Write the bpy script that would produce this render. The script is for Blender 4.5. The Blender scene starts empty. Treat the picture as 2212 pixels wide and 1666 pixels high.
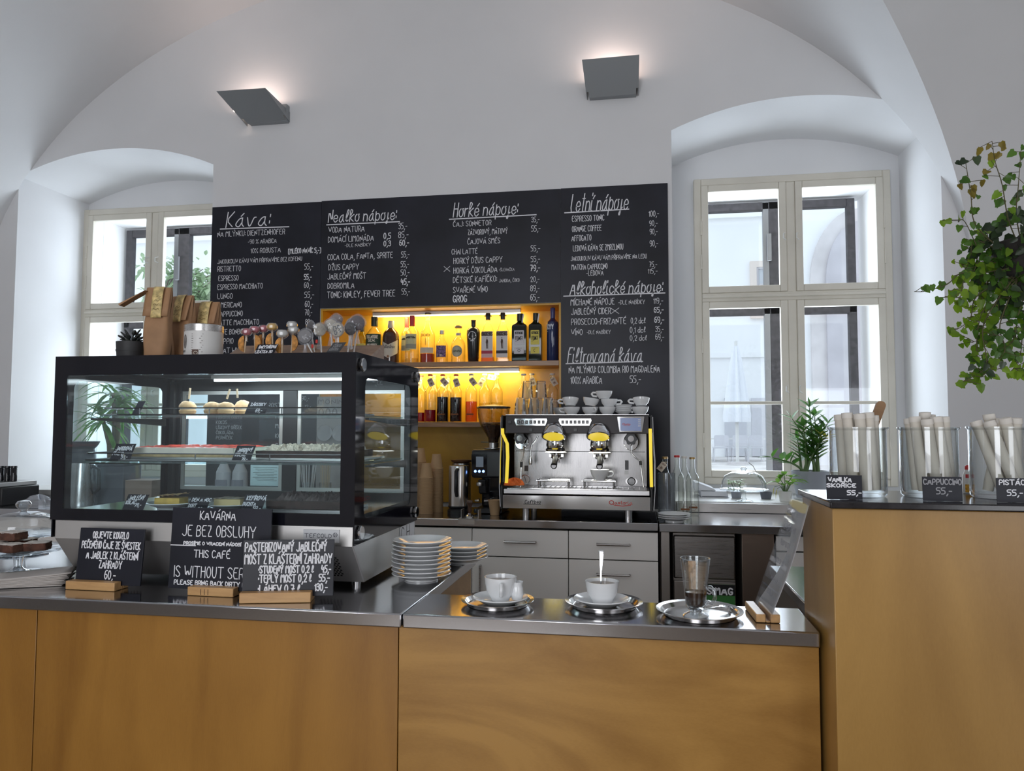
import bpy, bmesh, math, random, unicodedata
from mathutils import Vector as V, Matrix as M
random.seed(7)
sc = bpy.context.scene
COL = sc.collection
R = math.radians
PI = math.pi
# ---------------------------------------------------------------- camera
F, YAW, PITCH, ROLL, CAMZ = 1619.3, .167884, .056046, .001856, 1.42
_fw = V((-math.sin(YAW)*math.cos(PITCH), math.cos(YAW)*math.cos(PITCH), math.sin(PITCH)))
_r = V((math.cos(YAW), math.sin(YAW), 0)); _u = _r.cross(_fw)
_r2 = _r*math.cos(ROLL)+_u*math.sin(ROLL); _u2 = -_r*math.sin(ROLL)+_u*math.cos(ROLL)
cam = bpy.data.cameras.new('camera'); co = bpy.data.objects.new('camera', cam); COL.objects.link(co)
cam.sensor_width = 36; cam.lens = F/2212*36; cam.clip_start = .05; cam.clip_end = 200
co.matrix_world = M(((_r2.x, _u2.x, -_fw.x, 0), (_r2.y, _u2.y, -_fw.y, 0), (_r2.z, _u2.z, -_fw.z, CAMZ), (0, 0, 0, 1)))
sc.camera = co
def _ray(x, y): return _fw+_r2*((x-1106)/F)-_u2*((y-833)/F)
def PY(x, y, Y):                 # where a sight line meets the upright plane at depth Y -> (x, z)
    d = _ray(x, y); k = Y/d.y; return d.x*k, CAMZ+d.z*k
def PZ(x, y, z):                 # where it meets the level plane at height z -> (x, y)
    d = _ray(x, y); k = (z-CAMZ)/d.z; return d.x*k, d.y*k
# ---------------------------------------------------------------- light and exposure
sc.view_settings.view_transform = 'Standard'; sc.view_settings.look = 'None'
sc.view_settings.gamma = 1; sc.view_settings.use_curve_mapping = False
sc.view_settings.exposure = 0.12
w = bpy.data.worlds.new('sky'); sc.world = w; w.use_nodes = True
bg = w.node_tree.nodes['Background']; bg.inputs[0].default_value = (.86, .92, 1, 1); bg.inputs[1].default_value = 1.5
sc.cycles.max_bounces = 10; sc.cycles.transparent_max_bounces = 40; sc.cycles.diffuse_bounces = 5
sc.cycles.glossy_bounces = 5; sc.cycles.transmission_bounces = 6
sc.cycles.sample_clamp_indirect = 4; sc.cycles.caustics_reflective = False; sc.cycles.caustics_refractive = False
def light(name, kind, loc, power, col=(1, 1, 1), size=None, rot=(0, 0, 0), **k):
    l = bpy.data.lights.new(name, kind); l.energy = power; l.color = col
    if kind == 'AREA':
        l.shape = 'RECTANGLE'; l.size, l.size_y = size
    elif size: l.shadow_soft_size = size
    for a, b in k.items(): setattr(l, a, b)
    o = bpy.data.objects.new(name, l); o.location = loc; o.rotation_euler = rot; COL.objects.link(o); return o
# daylight through the two windows of the far wall; unseen fill lamps added behind the camera
for n, x in (('far_daylight', .93), ('far_daylight', -3.66)):
    light(n, 'AREA', (x, 5.72, 2.1), 42, (.84, .91, 1), (1.0, 2.0), (R(-90), 0, 0))
for n, x, z, h, pw_ in (('front_fill', -1.3, 1.7, 2.4, 68), ('front_fill', 3.3, 1.28, 1.6, 28)):
    light(n, 'AREA', (x, -2.45, z), pw_, (.96, .97, 1), (1.9, h), (R(90), 0, 0))
# ---------------------------------------------------------------- materials
MAT = {}
def _new(name):
    m = bpy.data.materials.new(name); m.use_nodes = True; nt = m.node_tree
    return m, nt, nt.nodes['Principled BSDF']
def mat(name, col=(.8, .8, .8), rough=.5, metal=0, **k):
    if name in MAT: return MAT[name]
    m, nt, b = _new(name)
    b.inputs['Base Color'].default_value = (*col, 1); b.inputs['Roughness'].default_value = rough; b.inputs['Metallic'].default_value = metal
    if 'emit' in k:
        b.inputs['Emission Color'].default_value = (*k.get('ecol', col), 1); b.inputs['Emission Strength'].default_value = k['emit']
    if 'trans' in k: b.inputs['Transmission Weight'].default_value = k['trans']
    if 'coat' in k: b.inputs['Coat Weight'].default_value = k['coat']; b.inputs['Coat Roughness'].default_value = k.get('crough', .1)
    if 'alpha' in k: b.inputs['Alpha'].default_value = k['alpha']
    if 'spec' in k: b.inputs['Specular IOR Level'].default_value = k['spec']
    v = k.get('var')             # gentle mottling of the colour: (scale, amount[, stretch])
    if v:
        tc = nt.nodes.new('ShaderNodeTexCoord'); mp = nt.nodes.new('ShaderNodeMapping'); n = nt.nodes.new('ShaderNodeTexNoise')
        rp = nt.nodes.new('ShaderNodeValToRGB')
        mp.inputs['Scale'].default_value = v[2] if len(v) > 2 else (1, 1, 1)
        n.inputs['Scale'].default_value = v[0]; n.inputs['Detail'].default_value = 5
        a = v[1]; rp.color_ramp.elements[0].position = .3; rp.color_ramp.elements[1].position = .7
        rp.color_ramp.elements[0].color = (*[c*(1-a) for c in col], 1); rp.color_ramp.elements[1].color = (*[min(1, c*(1+a)) for c in col], 1)
        L = nt.links.new; L(tc.outputs['Object'], mp.inputs[0]); L(mp.outputs[0], n.inputs['Vector']); L(n.outputs[0], rp.inputs[0]); L(rp.outputs[0], b.inputs['Base Color'])
        if 'bump' in k:
            bp = nt.nodes.new('ShaderNodeBump'); bp.inputs['Strength'].default_value = k['bump']; bp.inputs['Distance'].default_value = k.get('bdist', .003)
            L(n.outputs[0], bp.inputs['Height']); L(bp.outputs[0], b.inputs['Normal'])
    MAT[name] = m; return m
def wood(name, c1, c2, scale=(1, 1, 1), ws=2.0, dist=6, rough=.35, coat=.25):
    if name in MAT: return MAT[name]
    m, nt, b = _new(name); N = nt.nodes.new; L = nt.links.new
    tc = N('ShaderNodeTexCoord'); mp = N('ShaderNodeMapping'); mp.inputs['Scale'].default_value = scale
    n1 = N('ShaderNodeTexNoise'); n1.inputs['Scale'].default_value = ws; n1.inputs['Detail'].default_value = 6; n1.inputs['Distortion'].default_value = dist
    n2 = N('ShaderNodeTexNoise'); n2.inputs['Scale'].default_value = 120; n2.inputs['Detail'].default_value = 3
    n3 = N('ShaderNodeTexNoise'); n3.inputs['Scale'].default_value = 1.3; n3.inputs['Detail'].default_value = 3
    ad = N('ShaderNodeMath'); ad.operation = 'MULTIPLY_ADD'; ad.inputs[1].default_value = .16
    a2 = N('ShaderNodeMath'); a2.operation = 'MULTIPLY_ADD'; a2.inputs[1].default_value = .55
    rp = N('ShaderNodeValToRGB'); rp.color_ramp.elements[0].position = .62; rp.color_ramp.elements[1].position = 1.0
    rp.color_ramp.elements[0].color = (*c1, 1); rp.color_ramp.elements[1].color = (*c2, 1)
    L(tc.outputs['Object'], mp.inputs[0]); L(mp.outputs[0], n1.inputs['Vector']); L(mp.outputs[0], n2.inputs['Vector']); L(tc.outputs['Object'], n3.inputs['Vector'])
    L(n3.outputs[0], a2.inputs[0]); L(n1.outputs[0], a2.inputs[2]); L(n2.outputs[0], ad.inputs[0]); L(a2.outputs[0], ad.inputs[2]); L(ad.outputs[0], rp.inputs[0]); L(rp.outputs[0], b.inputs['Base Color'])
    b.inputs['Roughness'].default_value = rough; b.inputs['Coat Weight'].default_value = coat; b.inputs['Coat Roughness'].default_value = .25
    MAT[name] = m; return m
def glass(name, tint=(1, 1, 1), refl=1.0, edge=.5, rough=.02, haze=0, pw=4.5):    # thin glass: clear straight on, mirror-like and tinted at the rims
    if name in MAT: return MAT[name]
    m, nt, b = _new(name); nt.nodes.remove(b); N = nt.nodes.new; L = nt.links.new
    out = nt.nodes['Material Output']; t = N('ShaderNodeBsdfTransparent'); g = N('ShaderNodeBsdfGlossy'); mx = N('ShaderNodeMixShader')
    g.inputs['Roughness'].default_value = rough; g.inputs[0].default_value = (.95, .97, 1, 1)
    lw = N('ShaderNodeLayerWeight'); lw.inputs[0].default_value = .5; fr = N('ShaderNodeMath'); fr.operation = 'POWER'; fr.inputs[1].default_value = pw
    mu = N('ShaderNodeMath'); mu.operation = 'MULTIPLY_ADD'; mu.inputs[1].default_value = .7*refl; mu.inputs[2].default_value = .04*refl; mu.use_clamp = True
    pe = N('ShaderNodeMath'); pe.operation = 'POWER'; pe.inputs[1].default_value = 2.2; mc = N('ShaderNodeMix'); mc.data_type = 'RGBA'
    mc.inputs[6].default_value = (*tint, 1); mc.inputs[7].default_value = (*[c*(1-edge) for c in tint], 1)
    L(lw.outputs['Facing'], fr.inputs[0]); L(lw.outputs['Facing'], pe.inputs[0]); L(pe.outputs[0], mc.inputs[0]); L(mc.outputs[2], t.inputs[0]); L(fr.outputs[0], mu.inputs[0]); L(mu.outputs[0], mx.inputs[0])
    L(t.outputs[0], mx.inputs[1]); L(g.outputs[0], mx.inputs[2]); last = mx
    if haze:
        d = N('ShaderNodeBsdfDiffuse'); d.inputs[0].default_value = (.8, .82, .85, 1); m2 = N('ShaderNodeMixShader'); m2.inputs[0].default_value = haze
        L(mx.outputs[0], m2.inputs[1]); L(d.outputs[0], m2.inputs[2]); last = m2
    L(last.outputs[0], out.inputs[0]); MAT[name] = m; return m
def liquid(name, col, dens=.5):  # see-through coloured drink
    if name in MAT: return MAT[name]
    m, nt, b = _new(name); N = nt.nodes.new; L = nt.links.new
    t = N('ShaderNodeBsdfTransparent'); t.inputs[0].default_value = (*col, 1); mx = N('ShaderNodeMixShader'); mx.inputs[0].default_value = dens
    b.inputs['Base Color'].default_value = (*col, 1); b.inputs['Roughness'].default_value = .1
    L(t.outputs[0], mx.inputs[1]); L(b.outputs[0], mx.inputs[2]); L(mx.outputs[0], nt.nodes['Material Output'].inputs[0]); MAT[name] = m; return m
def leafmat(name, c1, c2, back=.5):
    if name in MAT: return MAT[name]
    m, nt, b = _new(name); N = nt.nodes.new; L = nt.links.new
    tc = N('ShaderNodeTexCoord'); n = N('ShaderNodeTexNoise'); n.inputs['Scale'].default_value = 9; rp = N('ShaderNodeValToRGB')
    rp.color_ramp.elements[0].position = .35; rp.color_ramp.elements[1].position = .65
    rp.color_ramp.elements[0].color = (*c1, 1); rp.color_ramp.elements[1].color = (*c2, 1)
    tl = N('ShaderNodeBsdfTranslucent'); mx = N('ShaderNodeMixShader'); mx.inputs[0].default_value = back
    L(tc.outputs['Object'], n.inputs['Vector']); L(n.outputs[0], rp.inputs[0]); L(rp.outputs[0], b.inputs['Base Color']); L(rp.outputs[0], tl.inputs[0])
    b.inputs['Roughness'].default_value = .4
    L(b.outputs[0], mx.inputs[1]); L(tl.outputs[0], mx.inputs[2]); L(mx.outputs[0], nt.nodes['Material Output'].inputs[0]); MAT[name] = m; return m
def brushed(name, col, rough, scale=(1, 60, 60), amp=.12, metal=1):
    if name in MAT: return MAT[name]
    m, nt, b = _new(name); N = nt.nodes.new; L = nt.links.new
    tc = N('ShaderNodeTexCoord'); mp = N('ShaderNodeMapping'); mp.inputs['Scale'].default_value = scale; n = N('ShaderNodeTexNoise'); n.inputs['Scale'].default_value = 6; n.inputs['Detail'].default_value = 4
    mr = N('ShaderNodeMapRange'); mr.inputs['To Min'].default_value = max(.02, rough-amp); mr.inputs['To Max'].default_value = rough+amp
    L(tc.outputs['Object'], mp.inputs[0]); L(mp.outputs[0], n.inputs['Vector']); L(n.outputs[0], mr.inputs[0]); L(mr.outputs[0], b.inputs['Roughness'])
    b.inputs['Base Color'].default_value = (*col, 1); b.inputs['Metallic'].default_value = metal; MAT[name] = m; return m
PLASTER = mat('plaster', (.80, .805, .82), .9, var=(1.6, .03), bump=.12, bdist=.01)
CHALKB = mat('chalkboard', (.014, .015, .024), .42, var=(3, .45), spec=.35)
CHALK = mat('chalk', (.82, .82, .86), .9)
BLACK = mat('black_plastic', (.012, .012, .014), .35)
BLACKG = mat('black_gloss', (.008, .008, .012), .06, spec=.6)
STEEL = brushed('brushed_steel', (.56, .55, .55), .32)
STEELM = brushed('satin_steel', (.66, .645, .63), .46, (1, 60, 60), .06)
STEELT = brushed('steel_top', (.50, .50, .52), .13, (60, 1, 60), .05)
CHROME = mat('chrome', (.75, .75, .76), .07, 1)
PORC = mat('porcelain', (.80, .81, .82), .12, coat=.3, crough=.05)
GLASS = glass('clear_glass'); PANE = glass('window_glass', (.97, .99, 1), .55, .1); CASEG = glass('case_glass', (.90, .95, .96), .75, .2, haze=.015)
BOTG = glass('bottle_glass', (.97, .98, .95), 1.0, .7, pw=3); JARG = glass('jar_glass', (.965, .98, .98), 1.3, .5, pw=3); THICK = glass('thick_glass', (.93, .95, .96), 2.2, .75, pw=2)
PAPER = mat('white_paper', (.75, .75, .77), .7); KRAFT = mat('kraft_paper', (.42, .25, .14), .7, var=(9, .15))
WHITEP = mat('white_paint', (.72, .72, .70), .35)
FRONTW = mat('drawer_front', (.80, .765, .735), .4)
FRAMEP = mat('window_paint', (.68, .64, .555), .45, var=(4, .06))
# ---------------------------------------------------------------- mesh builder
class MB:
    def __init__(s): s.v = []; s.f = []
    def add(s, vs, fs):
        o = len(s.v); s.v += [tuple(p) for p in vs]; s.f += [tuple(i+o for i in f) for f in fs]; return s
    def box(s, x0, x1, y0, y1, z0, z1):
        return s.add([(x0, y0, z0), (x1, y0, z0), (x1, y1, z0), (x0, y1, z0), (x0, y0, z1), (x1, y0, z1), (x1, y1, z1), (x0, y1, z1)],
                     [(3, 2, 1, 0), (4, 5, 6, 7), (0, 1, 5, 4), (1, 2, 6, 5), (2, 3, 7, 6), (3, 0, 4, 7)])
    def lathe(s, prof, n=28, c=(0, 0, 0), sx=1, sy=1):
        vs, fs, rings = [], [], []
        for r, z in prof:
            if r < 1e-6: rings.append([len(vs)]); vs.append((c[0], c[1], c[2]+z))
            else:
                rings.append(list(range(len(vs), len(vs)+n)))
                vs += [(c[0]+r*sx*math.cos(2*PI*i/n), c[1]+r*sy*math.sin(2*PI*i/n), c[2]+z) for i in range(n)]
        for a, b in zip(rings, rings[1:]):
            for i in range(n):
                j = (i+1) % n
                if len(a) == 1 and len(b) == 1: continue
                if len(a) == 1: fs.append((a[0], b[j], b[i]))
                elif len(b) == 1: fs.append((a[i], a[j], b[0]))
                else: fs.append((a[i], a[j], b[j], b[i]))
        return s.add(vs, fs)
    def cyl(s, x, y, z0, z1, r, r1=None, n=24):
        r1 = r if r1 is None else r1
        return s.lathe([(0, z0), (r, z0), (r1, z1), (0, z1)], n, (x, y, 0))
    def rod(s, p, q, r, r1=None, n=12): return s.tube([p, q], [r, r if r1 is None else r1], n)
    def tube(s, pts, r, n=8, cap=True):
        pts = [V(p) for p in pts]; rs = r if isinstance(r, (list, tuple)) else [r]*len(pts)
        vs, fs = [], []; prev = None
        for i, p in enumerate(pts):
            t = (pts[min(i+1, len(pts)-1)]-pts[max(i-1, 0)]).normalized()
            if prev is None:
                a = V((0, 0, 1)) if abs(t.z) < .9 else V((1, 0, 0)); u = t.cross(a).normalized()
            else: u = (prev-t*prev.dot(t)).normalized()
            prev = u; b = t.cross(u)
            vs += [p+(u*math.cos(2*PI*k/n)+b*math.sin(2*PI*k/n))*rs[i] for k in range(n)]
        for i in range(len(pts)-1):
            for k in range(n):
                j = (k+1) % n; fs.append((i*n+k, i*n+j, (i+1)*n+j, (i+1)*n+k))
        if cap: fs += [tuple(reversed(range(n))), tuple(range((len(pts)-1)*n, len(pts)*n))]
        return s.add(vs, fs)
    def prism(s, poly, a, b, axis='y'):
        n = len(poly)
        def P(u, v, w): return {'y': (u, w, v), 'x': (w, u, v), 'z': (u, v, w)}[axis]
        return s.add([P(u, v, a) for u, v in poly]+[P(u, v, b) for u, v in poly],
                     [tuple(range(n)), tuple(reversed(range(n, 2*n)))]+[(i+n, (i+1) % n+n, (i+1) % n, i) for i in range(n)])
    def frame(s, x0, x1, z0, z1, y0, y1, t, tb=None, tt=None):     # rectangular ring of bars in the XZ plane
        tb = t if tb is None else tb; tt = t if tt is None else tt
        s.box(x0, x0+t, y0, y1, z0, z1); s.box(x1-t, x1, y0, y1, z0, z1)
        s.box(x0+t, x1-t, y0, y1, z0, z0+tb); return s.box(x0+t, x1-t, y0, y1, z1-tt, z1)
    def grid(s, nx, ny, fn):
        return s.add([fn(i/nx, j/ny) for j in range(ny+1) for i in range(nx+1)],
                     [(j*(nx+1)+i, j*(nx+1)+i+1, (j+1)*(nx+1)+i+1, (j+1)*(nx+1)+i) for j in range(ny) for i in range(nx)])
    def tr(s, m, start=0):
        s.v[start:] = [tuple(m @ V(p)) for p in s.v[start:]]; return s
    def leaf(s, base, d, L, W, up=V((0, 0, 1)), droop=.3, n=4):
        base, d = V(base), V(d).normalized(); side = d.cross(up)
        if side.length < 1e-3: side = d.cross(V((1, 0, 0)))
        side.normalize(); nn = side.cross(d).normalized(); vs = []; fs = []
        for i in range(n+1):
            t = i/n; wv = W*.5*(math.sin(PI*min(1, t**.75))+.02); c = base+d*(L*t)-V((0, 0, 1))*(droop*L*t*t)
            vs += [c-side*wv+nn*wv*.25, c, c+side*wv+nn*wv*.25]
        for i in range(n):
            a = i*3; fs += [(a, a+1, a+4, a+3), (a+1, a+2, a+5, a+4)]
        return s.add(vs, fs)
def rounded(x0, x1, z0, z1, r, n=5):
    o = []
    for cx, cz, a in ((x1-r, z1-r, 0), (x0+r, z1-r, 90), (x0+r, z0+r, 180), (x1-r, z0+r, 270)):
        o += [(cx+r*math.cos(R(a+90*i/n)), cz+r*math.sin(R(a+90*i/n))) for i in range(n+1)]
    return o
def disc(cx, cz, r, n=24, rz=None):
    rz = r if rz is None else rz
    return [(cx+r*math.cos(2*PI*i/n), cz+rz*math.sin(2*PI*i/n)) for i in range(n)]
def _off(p):
    o = V((0, 0, 0))
    while p: o += p.location; p = p.parent
    return o
def obj(name, mb, m, parent=None, bev=0, smooth=35, label=None, local=False):
    me = bpy.data.meshes.new(name); o_ = V((0, 0, 0)) if local else _off(parent)
    me.from_pydata([V(p)-o_ for p in mb.v], [], mb.f); me.update()
    if isinstance(m, str): m = MAT[m]
    me.materials.append(m)
    bm = bmesh.new(); bm.from_mesh(me); bmesh.ops.recalc_face_normals(bm, faces=bm.faces); bm.to_mesh(me); bm.free()
    if smooth and name != 'lettering': me.shade_smooth(); me.set_sharp_from_angle(angle=R(smooth))
    o = bpy.data.objects.new(name, me); COL.objects.link(o)
    if parent: o.parent = parent
    if bev:
        b = o.modifiers.new('bevel', 'BEVEL'); b.width = bev; b.segments = 2; b.limit_method = 'ANGLE'; b.angle_limit = R(40)
        b.harden_normals = False
    if label: o['label'] = label
    return o
def tag(o, label, cat, group=None, kind=None):
    if label: o['label'] = label
    if cat: o['category'] = cat
    if group: o['group'] = group
    if kind: o['kind'] = kind
    return o
def thing(name, label, cat, loc=(0, 0, 0), rz=0, group=None):
    o = bpy.data.objects.new(name, None); COL.objects.link(o); o.location = loc; o.rotation_euler = (0, 0, rz); o.empty_display_size = .05
    return tag(o, label, cat, group)
def single(name, mb, m, label, cat, loc=(0, 0, 0), rz=0, group=None, bev=0, smooth=35, rot=None):   # a thing that is one mesh (local coords)
    o = obj(name, mb, m, None, bev, smooth); o.location = loc; o.rotation_euler = rot or (0, 0, rz); return tag(o, label, cat, group)
def struct(name, mb, m, parent=None, bev=0, smooth=35):
    o = obj(name, mb, m, parent, bev, smooth)
    if not parent: o['kind'] = 'structure'
    return o
def dup(root, loc, rot=None, label=None, group=None, scale=None):
    def cp(o, p):
        c = o.copy(); COL.objects.link(c)
        if p: c.parent = p
        for ch in KIDS(o): cp(ch, c)
        return c
    c = cp(root, None); c.location = loc
    if rot is not None: c.rotation_euler = rot if isinstance(rot, tuple) else (0, 0, rot)
    if scale: c.scale = scale if isinstance(scale, tuple) else (scale,)*3
    if label: c['label'] = label
    if group: c['group'] = group
    return c
def KIDS(o): return [c for c in list(o.children)]
ORD = ['topmost', 'second', 'third', 'fourth', 'fifth', 'sixth', 'seventh', 'eighth', 'ninth', 'tenth', 'eleventh', 'twelfth', 'thirteenth', 'fourteenth', 'fifteenth', 'sixteenth', 'seventeenth', 'eighteenth', 'nineteenth', 'twentieth', 'twenty-first', 'twenty-second', 'twenty-third', 'twenty-fourth', 'twenty-fifth', 'twenty-sixth']
# ---------------------------------------------------------------- chalk hand
_G = '''A 02 29 42|14 34
B 02 09 29 38 37 26 06|26 35 33 22 02
C 38 29 19 07 04 12 22 33
D 02 09 19 37 34 12 02
E 39 09 02 32|06 26
F 39 09 02|06 26
G 38 29 19 07 04 12 22 33 35 25
H 02 09|32 39|06 36
I 02 09
J 39 33 22 12 03
K 02 09|39 05 32
L 09 02 32
M 02 08 19 26 39 48 42
N 02 09 32 39
O 12 04 07 19 29 37 34 22 12
P 02 09 29 38 36 25 05
R 02 09 29 38 36 25 05|25 32
S 38 29 19 08 07 34 33 22 12 03
T 09 49|29 22
U 09 04 12 22 34 39
V 09 22 49
W 09 12 27 42 59
X 02 39|09 32
Y 09 25 49|25 22
Z 09 39 02 32
0 12 04 07 19 29 37 34 22 12
1 07 19 12
2 07 19 29 38 36 02 32
3 08 19 29 38 37 26 16|26 35 33 22 12 03
4 19 05 45|37 32
5 39 09 06 26 35 33 22 02
6 39 19 06 04 12 22 34 35 26 16 05
7 09 39 12|15 35
8 16 07 08 19 29 38 37 26 16 05 03 12 22 33 35 26
9 36 25 15 06 08 19 29 38 36 34 22 12
, 12 00
. 02 03
- 05 25
_ 01 51
: 03 04|06 07
% 02 49|08 19 17 07 08|33 44 42 32 33
[ 29 09 01 21
] 09 29 21 01
+ 05 25|14 16
* 05 06
a 36 26 15 03 12 22 34|36 33 42
b 09 02 22 33 35 26 05
c 35 26 16 05 03 12 22 33
d 36 16 05 03 12 22 34|39 32
e 04 34 35 26 16 05 03 12 22 33
h 02 09 19 18|05 16 26 35 32
i 06 02 12|08 09
j 16 10 00 01 23
k 02 09 19 28 05|36 04 32
l 03 27 29 19 04 12 23
n 06 02|05 16 26 35 32
o 16 05 03 12 22 33 35 26 16 36
p 07 00|05 16 26 35 33 22 12 03
r 06 02|05 16 26
s 35 26 16 05 34 33 22 03
t 19 13 12 22|07 27
u 06 03 12 22 33|36 32
v 06 12 22 36 46'''
GL = {}
for ln in _G.split('\n'):
    GL[ln[0]] = [[(int(p[0]), int(p[1])-2) for p in st.split()] for st in ln[2:].split('|')]
def _soft(pl):
    if len(pl) < 3: return pl
    o = [pl[0]]
    for a, b in zip(pl, pl[1:]):
        o += [(a[0]*.75+b[0]*.25, a[1]*.75+b[1]*.25), (a[0]*.25+b[0]*.75, a[1]*.25+b[1]*.75)]
    return o+[pl[-1]]
def strokes(s):
    out = []; x = 0
    for ch in unicodedata.normalize('NFD', s):
        if ch == ' ': x += 2.4; continue
        if ch in '\u0301\u030c\u030a':
            top = 7 if lastc.isupper() or lastc in 'dhlkt' else 4.4; cx = x-1.3-lw/2+(.4 if lw else 0)
            if ch == '\u0301': out.append([(cx-.2, top+.5), (cx+.9, top+1.8)])
            elif ch == '\u030c': out.append([(cx-.8, top+1.6), (cx, top+.5), (cx+.9, top+1.7)])
            else: out.append([(cx-.4, top+.6), (cx+.4, top+.6), (cx+.4, top+1.4), (cx-.4, top+1.4), (cx-.4, top+.6)])
            continue
        g = GL.get(ch) or GL.get(ch.upper())
        if not g: x += 1; continue
        for st in g: out.append([(p[0]+x, p[1]) for p in _soft(_soft(st) if ch.islower() else st)])
        lw = max(p[0] for st in g for p in st); lastc = ch; x += lw+1.3
    return out, max(.5, x-1.3)
_lay = [0]
def ribbon(mb, pl, wd, y=0):
    q = [pl[0]]
    for p in pl[1:]:
        if math.hypot(p[0]-q[-1][0], p[1]-q[-1][1]) > 1e-6: q.append(p)
    if len(q) < 2: return
    _lay[0] = (_lay[0]+1) % 9; y -= 4e-5*_lay[0]; n = len(q); vs = []
    for i in range(n):
        a, b = q[max(0, i-1)], q[min(n-1, i+1)]; dx, dz = b[0]-a[0], b[1]-a[1]; l = math.hypot(dx, dz) or 1
        ux, uz = dx/l, dz/l; e = -.45*wd if i == 0 else .45*wd if i == n-1 else 0; k = .5*wd
        if 0 < i < n-1:
            cx, cz = q[i][0]-a[0], q[i][1]-a[1]; c = math.hypot(cx, cz); co_ = abs(ux*cx+uz*cz)/c; k = min(1.6*k, k/max(.3, co_))
        px, pz = q[i][0]+ux*e, q[i][1]+uz*e; vs += [(px-uz*k, y, pz+ux*k), (px+uz*k, y, pz-ux*k)]
    mb.add(vs, [(2*i, 2*i+1, 2*i+3, 2*i+2) for i in range(n-1)])
def write(mb, s, x, z, w_, h, y=0, sw=None, slant=0, wob=.015):
    st, tot = strokes(s); sx = w_/tot; sy = h/7; sw = sw or h*.09
    for pl in st:
        j = random.uniform(-wob, wob)*h
        ribbon(mb, [(x+p[0]*sx+slant*p[1]*sy, z+p[1]*sy+j) for p in pl], sw, y)
def board_text(mb, lines, Y, y):       # lines measured on the upright plane at depth Y
    for t, x0, yb, x1, h, *k in lines:
        a = PY(x0, yb, Y); b = PY(x1, yb, Y); hh = PY(x0, yb-h, Y)[1]-a[1]
        if t == '~': e = PY(x1, k[0], Y); ribbon(mb, [a, (e[0], e[1])], .007, y)
        else: write(mb, t, a[0], a[1], b[0]-a[0], hh, y, *(k or []))
def rect_text(mb, lines, rect, W, H, y, ox=0, oz=0, sw=None):    # lines given inside a rectangle (x0, x1, ytop, ybot), mapped onto a W x H face
    X0, X1, Y0, Y1 = rect
    for t, x0, yb, x1, h in lines:
        k = W/(X1-X0); kz = H/(Y1-Y0)
        write(mb, t, ox+(x0-X0)*k, oz+(Y1-yb)*kz, (x1-x0)*k, h*kz, y, sw)
# ================================================================ the vaulted room
YW, YN, YO = 4.65, 5.35, 5.75          # wall face, inner window, outer window
XC, AX, ZS, HV, BY = -1.394, 3.3, 2.18, 2.31, 3.5
Y0 = YW-2*BY
def _tmp(name, mb):
    me = bpy.data.meshes.new(name); me.from_pydata([V(p) for p in mb.v], [], mb.f)
    bm = bmesh.new(); bm.from_mesh(me); bmesh.ops.recalc_face_normals(bm, faces=bm.faces); bm.to_mesh(me); bm.free()
    o = bpy.data.objects.new(name, me); COL.objects.link(o); return o
def _arch(c, a, n=64): return [(c-a, 0)]+[(c-a*math.cos(PI*i/n), ZS+HV*math.sin(PI*i/n)) for i in range(n+1)]+[(c+a, 0)]
def _niche(x0, x1, spring, crown, z0=.98, n=28):
    w_ = (x1-x0)/2; s = crown-spring; r = (w_*w_+s*s)/(2*s); c = (x0+x1)/2; zc = crown-r; t0 = math.asin(w_/r)
    return [(x0, z0)]+[(c+r*math.sin(-t0+2*t0*i/n), zc+r*math.cos(-t0+2*t0*i/n)) for i in range(n+1)]+[(x1, z0)]
block = _tmp('masonry', MB().box(-7, 5.6, Y0-.5, 5.86, -.3, 5.2))
cut = [MB().prism(_arch(XC, AX), Y0, YW), MB().prism(_arch(YW-BY, BY), -5.4, 4.6, 'x')]
cut += [MB().prism(_niche(.21, 1.745, 3.262, 3.425), YW-.004, YN), MB().prism(_niche(-4.40, -2.874, 3.225, 3.382), YW-.004, YN)]
WR = (.388, 1.676, 1.035, 3.158); WL = (-4.41, -3.12, 1.035, 3.168)
for W_ in (WR, WL):                    # splayed hole to the outside
    cut.append(MB().box(W_[0]+.03, W_[1]-.03, YN-.05, YN+.15, W_[2]+.03, W_[3]-.03))
    a, b = (W_[0]+.03, W_[1]-.03, W_[2]+.03, W_[3]-.03), (W_[0]+.07, W_[1]-.07, W_[2]+.02, W_[3]-.05)
    cut.append(MB().add([(a[0], YN+.1, a[2]), (a[1], YN+.1, a[2]), (a[1], YN+.1, a[3]), (a[0], YN+.1, a[3]), (b[0], 6, b[2]), (b[1], 6, b[2]), (b[1], 6, b[3]), (b[0], 6, b[3])],
                        [(0, 1, 2, 3), (7, 6, 5, 4), (0, 4, 5, 1), (1, 5, 6, 2), (2, 6, 7, 3), (3, 7, 4, 0)]))
for x, z1 in ((-1.3, 2.95), (3.3, 2.1)): cut.append(MB().box(x-1, x+1, Y0-1, Y0+.2, .45, z1))    # openings added behind the camera for the fill lamps
cut.append(MB().box(-2.074, -.477, YW-.2, 4.92, .5, 2.204))                        # recess for the bottle shelves
tmp = []
for i, m_ in enumerate(cut):
    o = _tmp('cut', m_); tmp.append(o); b = block.modifiers.new('b%d' % i, 'BOOLEAN'); b.operation = 'DIFFERENCE'; b.solver = 'EXACT'; b.object = o
dg = bpy.context.evaluated_depsgraph_get(); src = bpy.data.meshes.new_from_object(block.evaluated_get(dg))
for o in tmp+[block]: bpy.data.objects.remove(o)
sets = {'ceiling': [], 'floor': [], 'wall_back': [], 'wall_left': [], 'wall_right': [], 'wall_front': []}
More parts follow.
